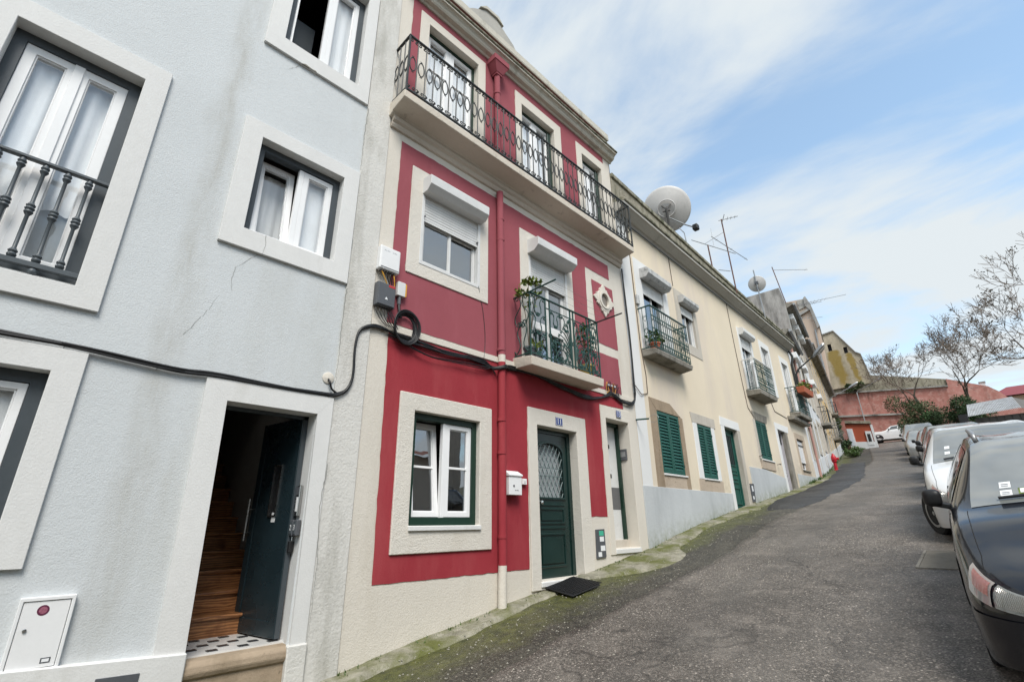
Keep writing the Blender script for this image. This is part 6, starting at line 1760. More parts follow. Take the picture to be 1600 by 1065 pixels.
def potted(label, pos, r, h, mat, tufts, seed, leaf=m_leaf, size=.07, flowers=None):
    rnd = random.Random(seed)
    t = thing('potted_plant', label, 'plant', pos, 0, (0, 0, 0))
    MB().lathe(pot_prof(r, h), n=14).build('pot', mat, t, smooth=True)
    st, lv = MB(), MB()
    for (c, rad, n) in tufts:
        st.tube(smooth_path([(0, 0, h * .85), (c[0] * .4, c[1] * .4 + .01, h + (c[2] - h) * .5), c]), 0.006, 5)
        leaves(rnd, c, rad, n, size, lv)
    st.build('stem', M('plant_stem', (0.11, 0.085, 0.05), 0.8, 0.2) if 'plant_stem' not in bpy.data.materials else bpy.data.materials['plant_stem'], t)
    lv.build('leaves', leaf, t)
    if flowers:
        fl = MB()
        for c in flowers: leaves(rnd, c, (.03, .03, .025), 26, .035, fl)
        fl.build('flowers', m_flower, t)
    return t
potted('tall leggy potted plant at the near end of the small red house balcony', (0.22, 5.04, 2.33), 0.09, 0.15, m_plastic_g,
       [((0.02, -.16, 0.98), (.08, .08, .07), 26), ((0.0, 0.02, 1.26), (.10, .12, .05), 40), ((0.05, 0.16, 1.27), (.07, .09, .06), 26), ((0.05, 0.16, 1.05), (.06, .07, .06), 22), ((0.02, 0.03, 0.86), (.05, .06, .07), 14)], 11, m_leaf_l, .085)
potted('low potted plant half hidden behind the green balcony scrolls of the red house', (0.2, 5.22, 2.33), 0.08, 0.10, m_plastic_g, [((0.0, 0.05, 0.24), (.08, .12, .06), 34), ((0, -.05, .16), (.06, .06, .05), 20)], 12, m_leaf_l, .07)
potted('bushy plant in an ochre pot at the far end of the small red house balcony', (0.2, 6.50, 2.33), 0.13, 0.19, m_yellowpot, [((0.05, -.12, 0.70), (.10, .10, .22), 80), ((0.05, 0.02, 0.48), (.09, .12, .12), 40)], 13, m_leaf, .07)
def ylp(x, s, z): return Vector((x * math.cos(A1) - s * math.sin(A1), 8.25 + x * math.sin(A1) + s * math.cos(A1), z))
potted('leafy plant in a terracotta pot at the near corner of the first yellow house balcony', ylp(0.2, 0.80, 3.43), 0.12, 0.16, m_terracotta, [((0.0, 0.0, 0.30), (.12, .16, .12), 110), ((0.05, 0.15, 0.24), (.08, .10, .06), 40)], 14, m_leaf, .075)
t = thing('flower_box', 'long brown flower box with red geraniums hung on the uphill yellow house balcony rail', 'flower box', ylp(0.52, 12.1, 4.42), A1, (0, 0, 0))
MB().add([(-.11, -.62, 0), (.11, -.62, 0), (.11, .62, 0), (-.11, .62, 0), (-.14, -.66, .22), (.14, -.66, .22), (.14, .66, .22), (-.14, .66, .22)], [(3, 2, 1, 0), (4, 5, 6, 7), (0, 1, 5, 4), (1, 2, 6, 5), (2, 3, 7, 6), (3, 0, 4, 7)]).build('trough', m_terracotta, t, bevel=0.01)
lv, fl = MB(), MB(); rnd = random.Random(21)
leaves(rnd, (0, 0.1, .33), (.14, .55, .13), 330, .09, lv)
lv.build('leaves', m_leaf_l, t)
for c in ((.08, .5, .48), (.05, -.1, .50), (.1, .25, .40), (0.1, .58, .40)): leaves(rnd, c, (.06, .07, .05), 40, .055, fl)
fl.build('flowers', m_flower, t)
t = thing('balcony_cloth', 'rolled pale cloth and bottles standing on the uphill yellow house balcony', 'cloth', ylp(0.2, 11.62, 3.75), A1, (0, 0, 0))
MB().lathe([(.09, 0), (.11, .2), (.10, .5), (.12, .8), (.08, .9)], n=12).build('roll', m_curtain, t, smooth=True)
t = thing('balcony_cloth', 'hanging white washing at the near end of the middle yellow house balcony', 'cloth', ylp(0.2, 7.2, 3.8), A1, (0, 0, 0))
vs = [(0.15 * f, 0.06 * math.sin(f * 9), z) for f in [k / 10 for k in range(11)] for z in (0.0, .45, .88)]
mb = MB(); mb.v = vs
for k in range(10):
    for j in range(2): mb.f.append((3 * k + j, 3 * k + 3 + j, 3 * k + 4 + j, 3 * k + 1 + j))
mb.build('sheet', m_curtain, t, smooth='full')

# ================================================================== ROOF DISHES, AERIALS, LAMPS, HYDRANT
def dish(label, pos, r, face, depth, mast, armdir):
    t = thing('satellite_dish', label, 'satellite dish', pos, 0, (0, 0, 0), 'satellite dishes on the roofs')
    q = Vector(face).to_track_quat('Z', 'Y').to_matrix()
    mb = MB()
    prof = [(r * k / 10, depth * (k / 10) ** 2) for k in range(11)] + [(r * 1.02, depth * .98), (r * 1.0, depth - .03)] + [(r * k / 10, depth * (k / 10) ** 2 - .02) for k in range(9, -1, -1)]
    base = len(mb.v); n = 40
    for rr, h in prof:
        for k in range(n):
            a = 2 * math.pi * k / n
            mb.v.append(tuple(q @ Vector((rr * math.cos(a), rr * math.sin(a), h))))
    for i in range(len(prof) - 1):
        for k in range(n): mb.f.append((i * n + k, i * n + (k + 1) % n, (i + 1) * n + (k + 1) % n, (i + 1) * n + k))
    mb.build('reflector', m_dish, t, smooth='full')
    return t, q
t, q = dish('huge pale satellite dish seen from behind on the mossy roof edge of the yellow house', ylp(-0.40, 4.0, 8.98), 0.70, (-0.35, 0.82, 0.42), 0.16, None, None)
hub = MB()
hub.tube([tuple(q @ Vector((.26 * math.cos(a), .26 * math.sin(a), -.05))) for a in [2 * math.pi * k / 20 for k in range(20)]], .022, 6, closed=True)
hub.build('back_ring', m_dish, t, smooth='full')
br = MB()
for a, b in (((0, 0, -.03), (.0, .0, -.22)), ((-.12, .1, -.04), (0, -.05, -.25)), ((.12, .1, -.04), (0, -.05, -.25)), ((0, -.15, -.04), (0, -.1, -.26)), ((-.1, -.1, -.2), (.12, -.1, -.2))):
    br.tube([tuple(q @ Vector(a)), tuple(q @ Vector(b))], .028, 6)
br.tube([tuple(q @ Vector((0, -.05, -.24))), (0.02, -0.02, -0.75), (0.02, -0.02, -1.6)], .04, 8)
br.build('mount', M('dark_mount_metal', (0.09, 0.085, 0.08), 0.6, 0.3), t)
ar = MB()
ar.tube([tuple(q @ Vector((.05, -.25, -.2))), (0.32, 0.45, -0.52), (0.45, 0.78, -0.52)], .022, 6)
ar.tube([(0.0, 0.25, -.95), (-.05, 0.35, -.5), (0.05, .42, -.42), (.2, .55, -.7), (.2, .6, -1.0)], .015, 6)
ar.build('feed_arm', m_galv, t)
MB().box(0.40, 0.56, 0.70, 0.88, -.62, -.44).build('receiver', m_black, t, bevel=0.02)
t, q = dish('small round satellite dish on a thin pole behind the far end of the yellow roof', ylp(0.05, 10.6, 8.70), 0.31, (-0.30, 0.86, 0.36), 0.06, None, None)
MB().tube([(0.0, -.12, .55), (0.03, -.10, -.6), (0.05, -.08, -1.5)], .022, 6).build('pole', m_galv, t)
MB().box(-.05, .07, -.14, -.04, -.05, .05).box(-.03, .05, -.12, -.04, -.30, -.18).build('mount', m_plastic_g, t)
def aerial(label, pos, h, lean, booms, mat=m_rust):
    t = thing('tv_aerial', label, 'aerial', pos, 0, (0, 0, 0), 'television aerials on the roofs')
    MB().tube([(0, 0, 0), (lean[0], lean[1], h)], .022, 6).build('mast', mat, t)
    for (f, d, l0, l1, elems) in booms:
        c = Vector((lean[0] * f, lean[1] * f, h * f)); d = Vector(d).normalized()
        mb = MB().tube([tuple(c - d * l0), tuple(c + d * l1)], .012, 5)
        s = d.cross(Vector((0, 0, 1))); s = s.normalized() if s.length > .1 else Vector((1, 0, 0))
        for (u, e, vert) in elems:
            p = c + d * u
            w = Vector((0, 0, 1)) if vert else s
            mb.tube([tuple(p - w * e), tuple(p + w * e)], .007, 4)
        mb.build('boom', m_galv, t)
    return t
aerial('tall rusty television aerial mast with crossed booms on the yellow house roof', ylp(0.1, 7.6, 7.2), 2.85, (0.02, -.18, 0),
       [(0.99, (.9, .5, .1), .1, .55, [(.2, .12, 0), (.32, .1, 0), (.45, .08, 0), (.05, .22, 0)]), (0.62, (.3, .9, -.28), .75, 1.0, [(-.7, .34, 1), (-.5, .05, 0), (-.62, .4, 0), (.2, .05, 0), (.9, .04, 0)]), (0.95, (.5, -.4, .6), .05, .3, [])])
aerial('low television aerial with one long boom behind the yellow parapet', ylp(-0.1, 6.3, 7.2), 1.35, (0.0, -.1, 0), [(1.0, (.35, .93, -.02), .7, 1.25, [(-.25, .03, 1), (.2, .03, 1)]), (0.35, (.4, .9, .1), -.25, .75, [])])
p = row_pt(-0.6, 2.5, 8.6)
aerial('television aerial with many short rods above the white house eaves', row_pt(0.1, 4.5, 9.9), 2.6, (-.25, -.3, 0), [(.93, (.75, .6, -.05), 0, 1.7, [(1.6, .1, 0)]), (.1, (.8, .5, .1), 0.1, 1.6, [(.1 * k, .16, 0) for k in range(1, 14)])], m_rust)
aerial('double television aerial in front of the tall cream house wall', row_pt(0.2, 8.5, 9.8), 2.0, (-.15, -.2, 0), [(.95, (.85, .5, .12), 0.1, 2.9, [(.2 * k, .2, 0) for k in range(1, 10)]), (.55, (.8, .6, 0), .3, 1.4, [(.15 * k, .1, 1) for k in range(-1, 8)])], m_rust)
def lamp(label, base, d, arm, head, foot=None, mast=None):
    t = thing('street_lamp', label, 'street lamp', base, 0, (0, 0, 0), 'street lamps along the houses')
    d = Vector(d)
    e = d.normalized()
    s = Vector((-e.y, e.x, 0)).normalized()
    if foot is not None: MB().tube([(0, 0, -foot), (0, 0, 0), tuple(e * .15 + Vector((0, 0, .08)))], .04, 8).build('pole', m_iron, t, smooth=True)
    if mast is not None: MB().tube([tuple(Vector(mast)), (0, 0, 0)], .045, 8).build('pole', m_galv, t)
    MB().tube([(0, 0, 0), tuple(e * .12 + Vector((0, 0, .10))), tuple(d)], .028, 8).build('arm', m_iron if foot else m_galv, t)
    mb = MB()
    P = []
    for f, w, up, dn in ((0, .05, .05, .05), (.12, .085, .085, .06), (.45, .10, .10, .07), (.85, .12, .10, .06), (1.0, .06, .05, .02)):
        c = d + e * (head * f)
        P.append([tuple(c + s * w + Vector((0, 0, -dn * .3))), tuple(c + s * w * .7 + Vector((0, 0, up))), tuple(c - s * w * .7 + Vector((0, 0, up))), tuple(c - s * w + Vector((0, 0, -dn * .3))), tuple(c - s * w * .6 + Vector((0, 0, -dn))), tuple(c + s * w * .6 + Vector((0, 0, -dn)))])
    for q_ in P: mb.v += q_
    for i in range(4):
        for k in range(6): mb.f.append((i * 6 + k, i * 6 + (k + 1) % 6, i * 6 + 6 + (k + 1) % 6, i * 6 + 6 + k))
    mb.f += [tuple(range(5, -1, -1)), tuple(range(24, 30))]
    mb.build('head', m_galv, t, smooth=True)
    c = d + e * head * .68 - Vector((0, 0, .08))
    mb = MB().lathe([(.02, -.10), (.08, -.07), (.10, 0)], (0, 0, 0), 10)
    mb.v = [tuple(c + e * p[0] * 2.0 + s * p[1] * 1.1 + Vector((0, 0, p[2]))) for p in mb.v]
    mb.build('bowl', m_lampglass, t, smooth=True)
    return t
lamp('long armed street lamp reaching out from the uphill corner of the yellow house', ylp(0.12, 13.22, 5.55), (0.72, 0.10, 0.62), 0.7, 0.62, 1.35)
lamp('street lamp on a thin arm high on the far buff house', row_pt(0.05, 24.0, 9.1), (1.5, 0.2, .75), 1, .8)
lamp('street lamp on a slim post at the foot of the red retaining wall', Vector((-3.9, 58.5, 12.1)), (1.6, 0.0, .75), 1, .8, None, (0.05, 0, -5.5))
t = thing('fire_hydrant', 'red fire hydrant standing against the uphill house fronts', 'hydrant', row_pt(0.30, 7.6, row_gz(7.6) - .02), A2, (0, 0, 0))
m_hyd = M('hydrant_red', (0.42, 0.012, 0.022), 0.4, 0.1, 6, 0.05, 60)
MB().lathe([(.12, 0), (.12, .05), (.075, .07), (.07, .40), (.11, .43), (.12, .50), (.12, .66), (.10, .70), (.06, .78), (.03, .84), (0, .85)], n=14).build('barrel', m_hyd, t, smooth=True)
MB().lathe([(.06, .0), (.06, .16), (.075, .17), (.075, .21), (0, .22)], (0, 0, .57), 10, 'x').lathe([(.05, -.2), (.05, .2)], (0, 0, .57), 10, 'y').build('outlet', m_hyd, t, smooth=True)

# ================================================================== CARS
def paint(name, col, metal=0.0, rough=0.3, dust=0.3, coat=0.8, spec=0.5):
    t = NT(name)
    co = t.coords('Object')
    d = t.ramp(t.noise(co, 2.5, 6, 0.7), 0.4, 0.8)
    c = t.mix(t.math('MULTIPLY', d, dust * 0.35), col, (0.22, 0.20, 0.17))
    t.val(t.b.inputs['Roughness'], t.math('ADD', t.math('MULTIPLY', d, 0.15 * dust), rough))
    t.done(c, None, metal, spec)
    t.b.inputs['Coat Weight'].default_value = coat
    t.b.inputs['Coat Roughness'].default_value = 0.03
    return t.m
def car_glass(name='sky_toned_windscreen_glass', c0=(0.17, 0.18, 0.175), c1=(0.27, 0.28, 0.27)):
    t = NT(name)
    co = t.coords('Object')
    c = t.mix(t.ramp(t.noise(co, 1.8, 3), 0.4, 0.7), c0, c1)
    t.done(c, 0.04, 0, 1.0)
    t.b.inputs['IOR'].default_value = 1.75
    return t.m
m_cglass = car_glass()  # pale base colour stands in for mirrored sky and the cabin behind
m_cside = car_glass('tinted_side_glass', (0.025, 0.027, 0.027), (0.05, 0.052, 0.05))
m_lens = M('headlight_lens', (0.27, 0.28, 0.27), 0.12, 0.08, 4, 0.0, 60, spec=0.8, coat=1.0)
m_ind = M('indicator_lens', (0.40, 0.37, 0.35), 0.12, 0.08, 4, 0.0, 90, spec=0.8, coat=1.0)
def fluted(name, c0, c1, axis, scale, metal):
    t = NT(name)
    w = t.n('ShaderNodeTexWave', wave_type='BANDS', bands_direction=axis)
    w.inputs['Scale'].default_value = scale
    t.l(t.coords('Object'), w.inputs[0])
    t.bump(w.outputs[1], 0.7, 0.01)
    m = t.done(t.mix(t.math('ADD', t.math('MULTIPLY', w.outputs[1], 0.4), t.math('MULTIPLY', t.noise(t.coords('Object'), 9, 3), 0.6)), c0, c1), 0.12, metal, 0.8, 1.0)
    return m
m_amber = fluted('amber_pink_lens', (0.48, 0.13, 0.10), (0.62, 0.34, 0.29), 'Z', 60, 0.0)
m_reflector = fluted('lamp_reflector', (0.30, 0.30, 0.28), (0.55, 0.55, 0.52), 'X', 40, 0.4)
m_trim = M('black_bumper_plastic', (0.014, 0.014, 0.015), 0.5, 0.2, 6, 0.02, 120)
m_tyre = M('tyre_rubber', (0.020, 0.020, 0.020), 0.85, 0.2, 8, 0.3, 80)
m_rim = M('alloy_rim', (0.42, 0.42, 0.42), 0.35, 0.1, 6, 0.05, 60, metal=0.7)
def pchip(xs, ys, x):
    xs = np.asarray(xs, float); ys = np.asarray(ys, float)
    h = np.diff(xs); d = np.diff(ys) / h
    m = np.zeros_like(ys)
    for i in range(1, len(xs) - 1):
        if d[i - 1] * d[i] > 0:
            w1, w2 = 2 * h[i] + h[i - 1], h[i] + 2 * h[i - 1]
            m[i] = (w1 + w2) / (w1 / d[i - 1] + w2 / d[i])
    m[0], m[-1] = d[0], d[-1]
    i = int(min(max(np.searchsorted(xs, x) - 1, 0), len(xs) - 2))
    t = (x - xs[i]) / h[i]
    return float((2 * t ** 3 - 3 * t ** 2 + 1) * ys[i] + (t ** 3 - 2 * t ** 2 + t) * h[i] * m[i] + (-2 * t ** 3 + 3 * t ** 2) * ys[i + 1] + (t ** 3 - t ** 2) * h[i] * m[i + 1])
class CarBody:
    """half sections along the length: y from the front bumper back, x outwards, z up"""
    def __init__(s, L, W, H, hood, cowl, wtop, rend, boot=None, nose=0.62):
        w = W / 2
        b = hood + 0.02
        rows = [  # y, bottom w,z, widest w,z, shoulder w,z, top edge w,z, centre z
            (0.0, .20 * w, .26, .22 * w, .44, .20 * w, nose - .03, .15 * w, nose, nose + .01),
            (0.035, .62 * w, .23, .66 * w, .45, .62 * w, nose, .48 * w, nose + .04, nose + .06),
            (0.10, .80 * w, .21, .84 * w, .47, .79 * w, nose + .03, .62 * w, nose + .085, nose + .11),
            (0.24, .92 * w, .19, .955 * w, .50, .89 * w, nose + .075, .70 * w, nose + .14, nose + .17),
            (0.45, .965 * w, .18, .99 * w, .53, .935 * w, nose + .15, .75 * w, nose + .205, nose + .23),
            (cowl - .30, .97 * w, .18, 1.0 * w, .58, .96 * w, b - .05, .79 * w, b + .0, b + .04),
            (cowl, .97 * w, .18, 1.0 * w, .60, .965 * w, b - .01, .82 * w, b + .045, b + .09),
            (wtop, .97 * w, .18, 1.0 * w, .62, .97 * w, b + .03, .68 * w, H - .06, H - .015),
            ((wtop + rend) / 2, .97 * w, .18, 1.0 * w, .62, .97 * w, b + .05, .69 * w, H - .03, H),
            (rend, .96 * w, .19, .99 * w, .62, .96 * w, b + .07, .66 * w, H - .10, H - .05)]
        if boot:
            rows += [(rend + .45, .95 * w, .20, .985 * w, .62, .95 * w, b + .06, .74 * w, b + .10, b + .13),
                     (L - .12, .92 * w, .22, .95 * w, .6, .91 * w, b + .03, .72 * w, b + .08, b + .10),
                     (L - .02, .80 * w, .28, .82 * w, .55, .78 * w, b - .05, .60 * w, b + .02, b + .03),
                     (L, .3 * w, .32, .32 * w, .5, .3 * w, b - .12, .2 * w, b - .1, b - .09)]
        else:
            rows += [(L - .10, .93 * w, .22, .96 * w, .62, .92 * w, b + .03, .70 * w, b + .10, b + .12),
                     (L - .03, .84 * w, .26, .86 * w, .58, .82 * w, b - .06, .62 * w, b + .0, b + .01),
                     (L, .3 * w, .30, .32 * w, .5, .3 * w, b - .2, .2 * w, b - .16, b - .15)]
        s.rows = rows
        s.ys = [r[0] for r in rows]
        s.L, s.W, s.H, s.cowl, s.wtop, s.rend, s.b, s.boot = L, W, H, cowl, wtop, rend, b, boot
        s.cache = {}
    def section(s, y):
        k = round(y, 4)
        if k not in s.cache:
            v = [pchip(s.ys, [r[i] for r in s.rows], y) for i in range(1, 10)]
            s.cache[k] = [(v[0], v[1]), (v[2], v[3]), (v[4], v[5]), (v[6], v[7]), (v[6] * .55, v[8] - .012), (0.0, v[8])]
        return s.cache[k]
    def P(s, y, t, off=0.0, side=1):
        S_ = s.section(y)
        i = int(min(max(math.floor(t), 0), 4))
        f = t - i
        p0, p1, p2, p3 = S_[max(i - 1, 0)], S_[i], S_[i + 1], S_[min(i + 2, 5)]
        if i == 4: p3 = (-S_[4][0], S_[4][1])
        q = [0.5 * ((2 * p1[k]) + (p2[k] - p0[k]) * f * .8 + (2 * p0[k] - 5 * p1[k] + 4 * p2[k] - p3[k]) * f * f * .8 + (3 * p1[k] - p0[k] - 3 * p2[k] + p3[k]) * f ** 3 * .8) if False else p1[k] + (p2[k] - p1[k]) * f for k in (0, 1)]
        # light rounding between the control rows
        c = [0.5 * ((2 * p1[k]) + (-p0[k] + p2[k]) * f + (2 * p0[k] - 5 * p1[k] + 4 * p2[k] - p3[k]) * f * f + (-p0[k] + 3 * p1[k] - 3 * p2[k] + p3[k]) * f ** 3) for k in (0, 1)]
        x, z = [0.35 * q[k] + 0.65 * c[k] for k in (0, 1)]
        p = Vector((x * side, y, z))
        if off:
            e = 0.01
            a = s.P(min(y + e, s.L), t, 0, side) - s.P(max(y - e, 0), t, 0, side)
            b_ = s.P(y, min(t + e, 5), 0, side) - s.P(y, max(t - e, 0), 0, side)
            n = a.cross(b_) if side < 0 else b_.cross(a)
            n = a.cross(b_)
            if n.length > 1e-9:
                n.normalize()
                if n.x * side < -0.05 or (abs(n.x) <= 0.05 and n.z < 0): n = -n
                p = p + n * off
        return p
    def t_at(s, y, z, lo=0.0, hi=2.0):
        for _ in range(24):
            m = (lo + hi) / 2
            if s.P(y, m).z < z: lo = m
            else: hi = m
        return (lo + hi) / 2
    def body(s):
        ys = sorted(set([0, .012, .025, .045, .07, .1, .14, .18, .24, .3, .38, .45] + list(np.linspace(.45, s.L - .1, 46)) + [s.cowl, s.wtop, s.rend, s.L - .06, s.L - .03, s.L - .015, s.L]))
        ts = [i / 5 for i in range(26)]
        mb = MB()
        full = [(t, 1) for t in ts] + [(t, -1) for t in reversed(ts[:-1])]
        for y in ys:
            for t, sd in full: mb.v.append(tuple(s.P(y, t, 0, sd)))
        n = len(full)
        for i in range(len(ys) - 1):
            for k in range(n): mb.f.append((i * n + k, i * n + (k + 1) % n, (i + 1) * n + (k + 1) % n, (i + 1) * n + k))
        mb.f.append(tuple(range(n)))
        m = (len(ys) - 1) * n
        mb.f.append(tuple(range(m + n - 1, m - 1, -1)))
        return mb
    def patch(s, fn, nu, nv, off, sides=(1, -1), mb=None):
        """fn(u, v) -> (y, t)"""
        mb = mb or MB()
        for sd in sides:
            b = len(mb.v)
            for i in range(nu + 1):
                for j in range(nv + 1):
                    y, t = fn(i / nu, j / nv)
                    mb.v.append(tuple(s.P(y, t, off, sd)))
            for i in range(nu):
                for j in range(nv):
                    a = b + i * (nv + 1) + j
                    mb.f.append((a, a + 1, a + nv + 2, a + nv + 1))
        return mb
def q4(y00, t00, y10, t10, y11, t11, y01, t01):
    return lambda u, v: ((y00 * (1 - u) + y10 * u) * (1 - v) + (y01 * (1 - u) + y11 * u) * v, (t00 * (1 - u) + t10 * u) * (1 - v) + (t01 * (1 - u) + t11 * u) * v)
WH = {}
def car(name, label, cat, off_x, y, head, mat, dims, bumper=None, group='cars parked along the street', near=False, rails=False, wheel_r=.30, trim=None, ind=m_ind, xyz=None, spokes=7, pitch=None, steer=0.0):
    B = CarBody(**dims)
    L, W = B.L, B.W
    loc = xyz or Vector((fx(y) + off_x, y, gz(y)))
    t = thing(name, label, cat, loc, 0, (0, 0, 0), group)
    sl = gslope(y + 1.8) if pitch is None else pitch
    t.rotation_euler = (sl, 0, head)
    B.body().build('body', mat, t, smooth=True)
    c, wt, rd, b = B.cowl, B.wtop, B.rend, B.b
    G = MB()
    B.patch(q4(c + .02, 3.04, wt - .04, 3.05, wt - .05, 5, c + .03, 5), 8, 8, .004, mb=G).build('windscreen', m_cglass, t, smooth='full')
    pl = wt + (rd - wt) * .42
    for sd in (1, -1): B.patch(q4(c + .30, 2.14, pl - .05, 2.14, pl - .05, 2.86, wt - .02, 2.86), 8, 4, .004, (sd,)).build('side_window', m_cside, t, smooth='full')
    for sd in (1, -1): B.patch(q4(pl + .05, 2.14, rd - .02, 2.14, rd - .12, 2.86, pl + .05, 2.86), 8, 4, .004, (sd,)).build('side_window', m_cside, t, smooth='full')
    re = rd + .42 if B.boot else L - .12
    B.patch(q4(rd + .03, 3.16, re, 3.16, re, 5, rd + .03, 5), 6, 6, .004).build('rear_window', m_cside, t, smooth='full')
    # lower bumper, lamps, grille
    bm_ = bumper or m_trim
    def strip_z(z0, z1, ya, yb, o, mt, nm, nu=14):
        us = [yb + (ya - yb) * (k / nu) ** 1.0 for k in range(nu + 1)]
        cols = [(y_, 1) for y_ in us] + [(y_, -1) for y_ in reversed(us)]
        mb = MB()
        for y_, sd in cols:
            for v in range(4): mb.v.append(tuple(B.P(y_, B.t_at(y_, z0 + (z1 - z0) * v / 3), o, sd) + Vector((0, -o if ya < yb else o, 0))))
        for a in range(len(cols) - 1):
            for v in range(3): mb.f.append((4 * a + v, 4 * a + v + 1, 4 * a + v + 5, 4 * a + v + 4))
        mb.build(nm, mt, t, smooth='full')
    strip_z(.24, .475, .001, .36, .007, bm_, 'bumper')
    strip_z(.27, .46, L - .001, L - .5, .012, bm_, 'bumper')
    nz = dims.get('nose', .62)
    lamp_t = q4(.026, 1.36, .11, 1.32, .135, 2.22, .034, 2.18)
    for sd in (1, -1): B.patch(lamp_t, 8, 5, .006, (sd,)).build('headlight', m_lens, t, smooth='full')
    for sd in (1, -1): B.patch(q4(.122, 1.30, .29, 1.36, .36, 2.18, .150, 2.22), 6, 5, .006, (sd,)).build('indicator', ind, t, smooth='full')
    if near:
        for sd in (1, -1):
            B.patch(q4(.140, 1.62, .255, 1.66, .315, 2.10, .160, 2.12), 5, 4, .009, (sd,)).build('indicator_bulb', m_amber, t, smooth='full')
            B.patch(q4(.036, 1.46, .104, 1.42, .122, 2.12, .042, 2.08), 5, 4, .009, (sd,)).build('lamp_reflector', m_reflector, t, smooth='full')
    B.patch(q4(.0005, 1.35, .024, 1.40, .026, 1.9, .0005, 1.85), 5, 3, .006).build('grille', m_trim, t, smooth='full')
    for sd in (1, -1): B.patch(q4(L - .10, 1.5, L - .02, 1.5, L - .02, 2.1, L - .10, 2.1), 4, 4, .005, (sd,)).build('tail_light', m_redtag, t, smooth='full')
    if near:
        seam = MB()
        for (ya, ta, yb, tb) in ((.40, 2.55, c - .02, 2.9), (.13, 2.08, .40, 2.55)):
            for sd in (1, -1):
                seam.tube([tuple(B.P(ya + (yb - ya) * k / 8, ta + (tb - ta) * k / 8, .0, sd)) for k in range(9)], .003, 4)
        for yy in (c + .12, pl):
            for sd in (1, -1):
                seam.tube([tuple(B.P(yy + .12 * (1 - k / 8) * (0 if yy == pl else 1), .15 + 1.9 * k / 8, .001, sd)) for k in range(9)], .004, 4)
        seam.build('panel_gap', m_black, t)['kind'] = 'stuff'
        mb = MB()
        for sd in (1, -1): mb.tube([tuple(B.P(c + .16 + (L - c - 1.25) * k / 20, 1.08, .004, sd)) for k in range(21)], .014, 5)
        mb.build('side_moulding', m_trim, t)
        mb = MB()
        for k, x0 in enumerate((-.52, .12)):
            P_ = []
            for j in range(9):
                yy, tt, sd = c + .075 + .02 * j / 8, 0, 1
                x = x0 + .60 * j / 8
                tt = 5 - abs(x) / (B.section(yy)[4][0]) if abs(x) < B.section(yy)[4][0] else 4 - (abs(x) - B.section(yy)[4][0]) / (B.section(yy)[3][0] - B.section(yy)[4][0])
                P_.append(tuple(B.P(yy, max(tt, 3.0), .022, 1 if x >= 0 else -1)))
            mb.tube(P_, .011, 5)
        mb.build('wiper', m_black, t)
    # mirrors
    for sd in (1, -1):
        p = B.P(c + .33, 2.08, 0, sd)
        mb = MB().hexa([(p.x + sd * .035, p.y - .05), (p.x + sd * .15, p.y - .035), (p.x + sd * .165, p.y + .055), (p.x + sd * .035, p.y + .07)] if sd > 0 else
                       [(p.x - .165, p.y + .055), (p.x - .15, p.y - .035), (p.x - .035, p.y - .05), (p.x - .035, p.y + .07)], p.z + .0, p.z + .135)
        mr = mb.build('mirror', m_trim if trim is None else trim, t, bevel=.042, seg=4, smooth='full')
        MB().tube([(p.x - sd * .03, p.y + .02, p.z - .01), (p.x + sd * .10, p.y + .02, p.z + .025)], .024, 6).build('mirror_arm', m_trim, t)
    if rails:
        for sd in (1, -1):
            pts = [B.P(wt + .10 + (rd - wt - .2) * k / 14, 3.25, .055, sd) for k in range(15)]
            pts = [B.P(wt + .03, 3.22, -.005, sd), B.P(wt + .06, 3.24, .05, sd)] + pts + [B.P(rd - .05, 3.22, -.005, sd)]
            MB().tube([tuple(p) for p in pts], .020, 8).build('roof_rail', rails if rails is not True else m_galv, t, smooth='full')
    # wheels over black patches that stand in for the shaded arch hollows
    for yy in (.80, L - .78):
        for sd in (1, -1):
            r = wheel_r + .065
            mb = MB()
            zc = wheel_r
            cen = len(mb.v)
            tt = B.t_at(yy, zc + .02)
            mb.v.append(tuple(B.P(yy, tt, .006, sd)))
            N = 22
            for k in range(N + 1):
                a = math.pi * 1.12 * k / N - math.pi * .06
                py, pz = yy + r * math.cos(a), max(.19, zc + r * math.sin(a))
                mb.v.append(tuple(B.P(py, B.t_at(py, pz), .006, sd)))
            for k in range(N): mb.f.append((cen, cen + 1 + k, cen + 2 + k))
            mb.build('arch_shade', m_black, t)
            xo = B.section(yy)[1][0] + .012
            if ('tyre', wheel_r) not in WH:
                prof = [(wheel_r * .62, -.09), (wheel_r * .93, -.095), (wheel_r, -.07), (wheel_r, .07), (wheel_r * .93, .095), (wheel_r * .62, .09)]
                ty = MB().lathe([(a_, b_) for a_, b_ in prof], (0, 0, 0), 28, 'x').build('wheel', m_tyre, t, smooth=True)
                WH[('tyre', wheel_r)] = ty
                rm = MB()
                rm.qring([(wheel_r * .64 * math.cos(2 * math.pi * k / 24), wheel_r * .64 * math.sin(2 * math.pi * k / 24)) for k in range(24)],
                         [(wheel_r * .54 * math.cos(2 * math.pi * k / 24), wheel_r * .54 * math.sin(2 * math.pi * k / 24)) for k in range(24)], .094, .05, .03)
                rm.lathe([(.055, .02), (.055, .088), (.0, .092)], (0, 0, 0), 12, 'x')
                for k in range(spokes):
                    a = 2 * math.pi * k / spokes
                    d, e = (math.cos(a), math.sin(a)), (-math.sin(a), math.cos(a))
                    rm.prism_x([(d[0] * .04 + e[0] * .022, d[1] * .04 + e[1] * .022), (d[0] * .04 - e[0] * .022, d[1] * .04 - e[1] * .022), (d[0] * wheel_r * .57 - e[0] * .016, d[1] * wheel_r * .57 - e[1] * .016), (d[0] * wheel_r * .57 + e[0] * .016, d[1] * wheel_r * .57 + e[1] * .016)], .05, .084)
